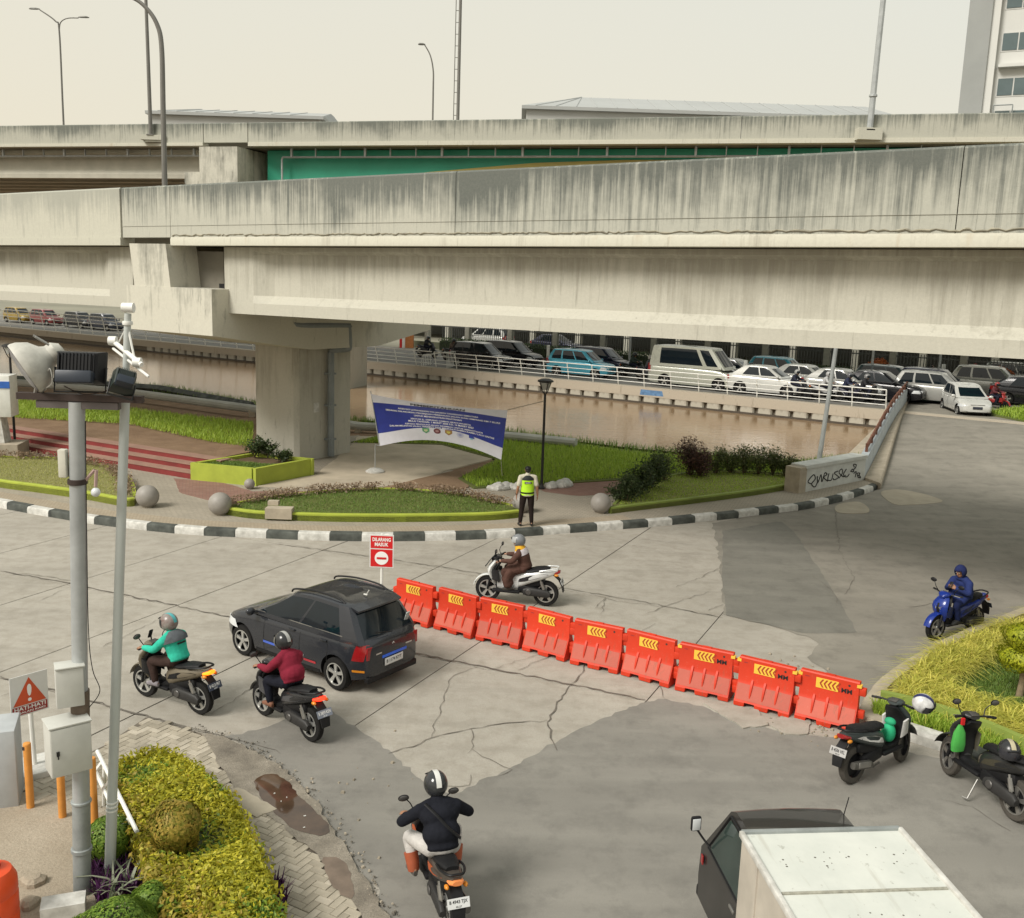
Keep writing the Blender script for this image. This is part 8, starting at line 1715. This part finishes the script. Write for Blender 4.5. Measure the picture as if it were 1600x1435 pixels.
FR = [(6.30,1.9,'rider in black with a pale helmet in front of the white crossovers',(.02,.02,.025),(.012,.014,.03),(.3,.3,.29)),(9.90,4.4,'rider in a tan jacket beside the white post right of the van',(.03,.03,.03),(.25,.2,.11),(.03,.03,.03)),
 (4.60,2.2,'rider in white next to the utility pole',(.4,.4,.4),(.42,.42,.42),(.35,.35,.35)),(3.47,2.4,'rider in dark blue just right of the utility pole',(.03,.03,.05),(.015,.02,.05),(.12,.12,.13)),(2.58,2.6,'rider in black beside the parapet end',(.02,.02,.02),(.015,.015,.018),(.2,.2,.2)),
 (16.58,4.2,'rider in grey just left of the passenger van',(.05,.05,.06),(.06,.06,.065),(.3,.28,.26)),(18.52,5.8,'rider in dark green farther left of the passenger van',(.02,.03,.02),(.03,.045,.035),(.04,.04,.04)),(16.73,7.0,'rider in black behind the passenger van tail',(.02,.02,.02),(.012,.012,.014),(.03,.03,.03)),
 (23.74,4.3,'rider in brown between the black minivans and the taxi',(.05,.03,.02),(.12,.075,.05),(.2,.17,.13)),(33.76,6,'rider in camouflage brown left of the black minivans',(.03,.03,.03),(.11,.075,.055),(.04,.04,.04)),(36.99,7,'rider in black near the orange entrance pillar',(.03,.03,.04),(.015,.015,.02),(.2,.2,.2))]
for u, v, lb, bc, tc, hc in FR: far_rider(lb, Q(u,v), HQ+R(rnd.uniform(-8,8)), bc, tc, 1.08, hc)
far_rider('rider on a red scooter beside the white hatchback at the right', (*(26.85,54.899),.82), R(-60), (.30,.03,.03), (.10,.02,.025), 1.0, (.3,.05,.05))
for o in [far_bike, far_man]:
    for c_ in list(o.children_recursive)+[o]: bpy.data.objects.remove(c_)
JS = dict(hip=(0,0,.92), chest=(.02,0,1.22), neck=(.03,0,1.45), head=(.05,0,1.60), shL=(.0,.20,1.38), shR=(.0,-.20,1.38), elL=(.0,.25,1.12), elR=(.0,-.25,1.12), wrL=(.08,.25,.90), wrR=(.02,-.25,.88), hfL=(.12,0,-1), hfR=(.12,0,-1), hsL=(-1,0,0), hsR=(-1,0,0), huL=(0,1,0), huR=(0,-1,0), curl=.45, hjL=(0,.10,.90), hjR=(0,-.10,.90), knL=(.10,.11,.50), knR=(-.04,-.11,.50), anL=(.08,.11,.09), anR=(-.16,-.11,.10), toL=(.22,.12,.035), toR=(-.03,-.12,.035))
t, hp, hr = person('pedestrian in a white shirt walking beyond the bridge parapet', Q(1.05,12.8), HQ, JS, FAB('white_shirt', (.55,.55,.55)), FAB('dark_trousers2', (.02,.02,.03)), BPLAS, group='people on foot', vox=.018)
b = MB(); b.sph(hp(-.02,0,.03),(.105,.088,.095),14,10); b.build('hair', HAIR, t)
# grass verge and kerb at the right of the far road
vg = MB(); vg.prism([(24.932,51.789),(27.546,55.077),(30.458,55.825),(31.221,53.327),(28.439,48.441),(25.61,49.113)], .6, .98); st(vg.build('verge_bed', LAWN_SOIL, angle=0))
o = blades(samp([(25.188,51.987),(27.254,54.344),(30.044,55.056),(30.971,52.9),(28.781,49.054),(25.662,49.229)], 3500, 97), .98, .22, .05, L_GRASS, 'grass', .6, 97); tag(o, 'grass verge at the right edge beyond the bridge', 'grass', kind='stuff')
# trees behind the arcade, far and reading as one mass
def far_tree(label, p, h, r, seed):
    t = thing('tree', label, 'tree', p, 0, 'trees behind the arcade'); b = MB(); b.tube([(0,0,0),(.1,0,h*.45),(0,.1,h*.8)], [.25,.18,.06], 8)
    for k in range(5):
        a = k*1.26+seed; b.tube([(0,0,h*.45),(math.cos(a)*r*.6,math.sin(a)*r*.6,h*.75)], [.1,.03], 5)
    b.build('trunk', mat('bark', (.10,.075,.05), .9), t); PP_ = []; NN_ = []
    for k in range(14):
        g = random.Random(seed*31+k); c_ = (g.uniform(-1,1)*r*.75,g.uniform(-1,1)*r*.75,h*g.uniform(.55,1.0)); P_, N_ = ball_pts(c_, (r*.42,r*.42,r*.34), 420, seed*7+k, .6, .1); PP_.append(P_); NN_.append(N_)
    leaves(np.concatenate(PP_), np.concatenate(NN_), .32, L_DARK, 'crown', seed, t, .5, .8)
for i, (u, lb) in enumerate(((56.68,'leafy tree behind the arcade beside the pier'),(34.11,'leafy tree behind the arcade above the taxi'),(17.11,'leafy tree behind the arcade above the white crossovers'))): far_tree(lb, Q(u,36), 5.2, 2.6, i+3)
for o in C.objects:
    if o.name.split('.')[0] in ('lettering','heading','exclamation_mark','graffiti') and 'kind' not in o: o['kind'] = 'stuff'
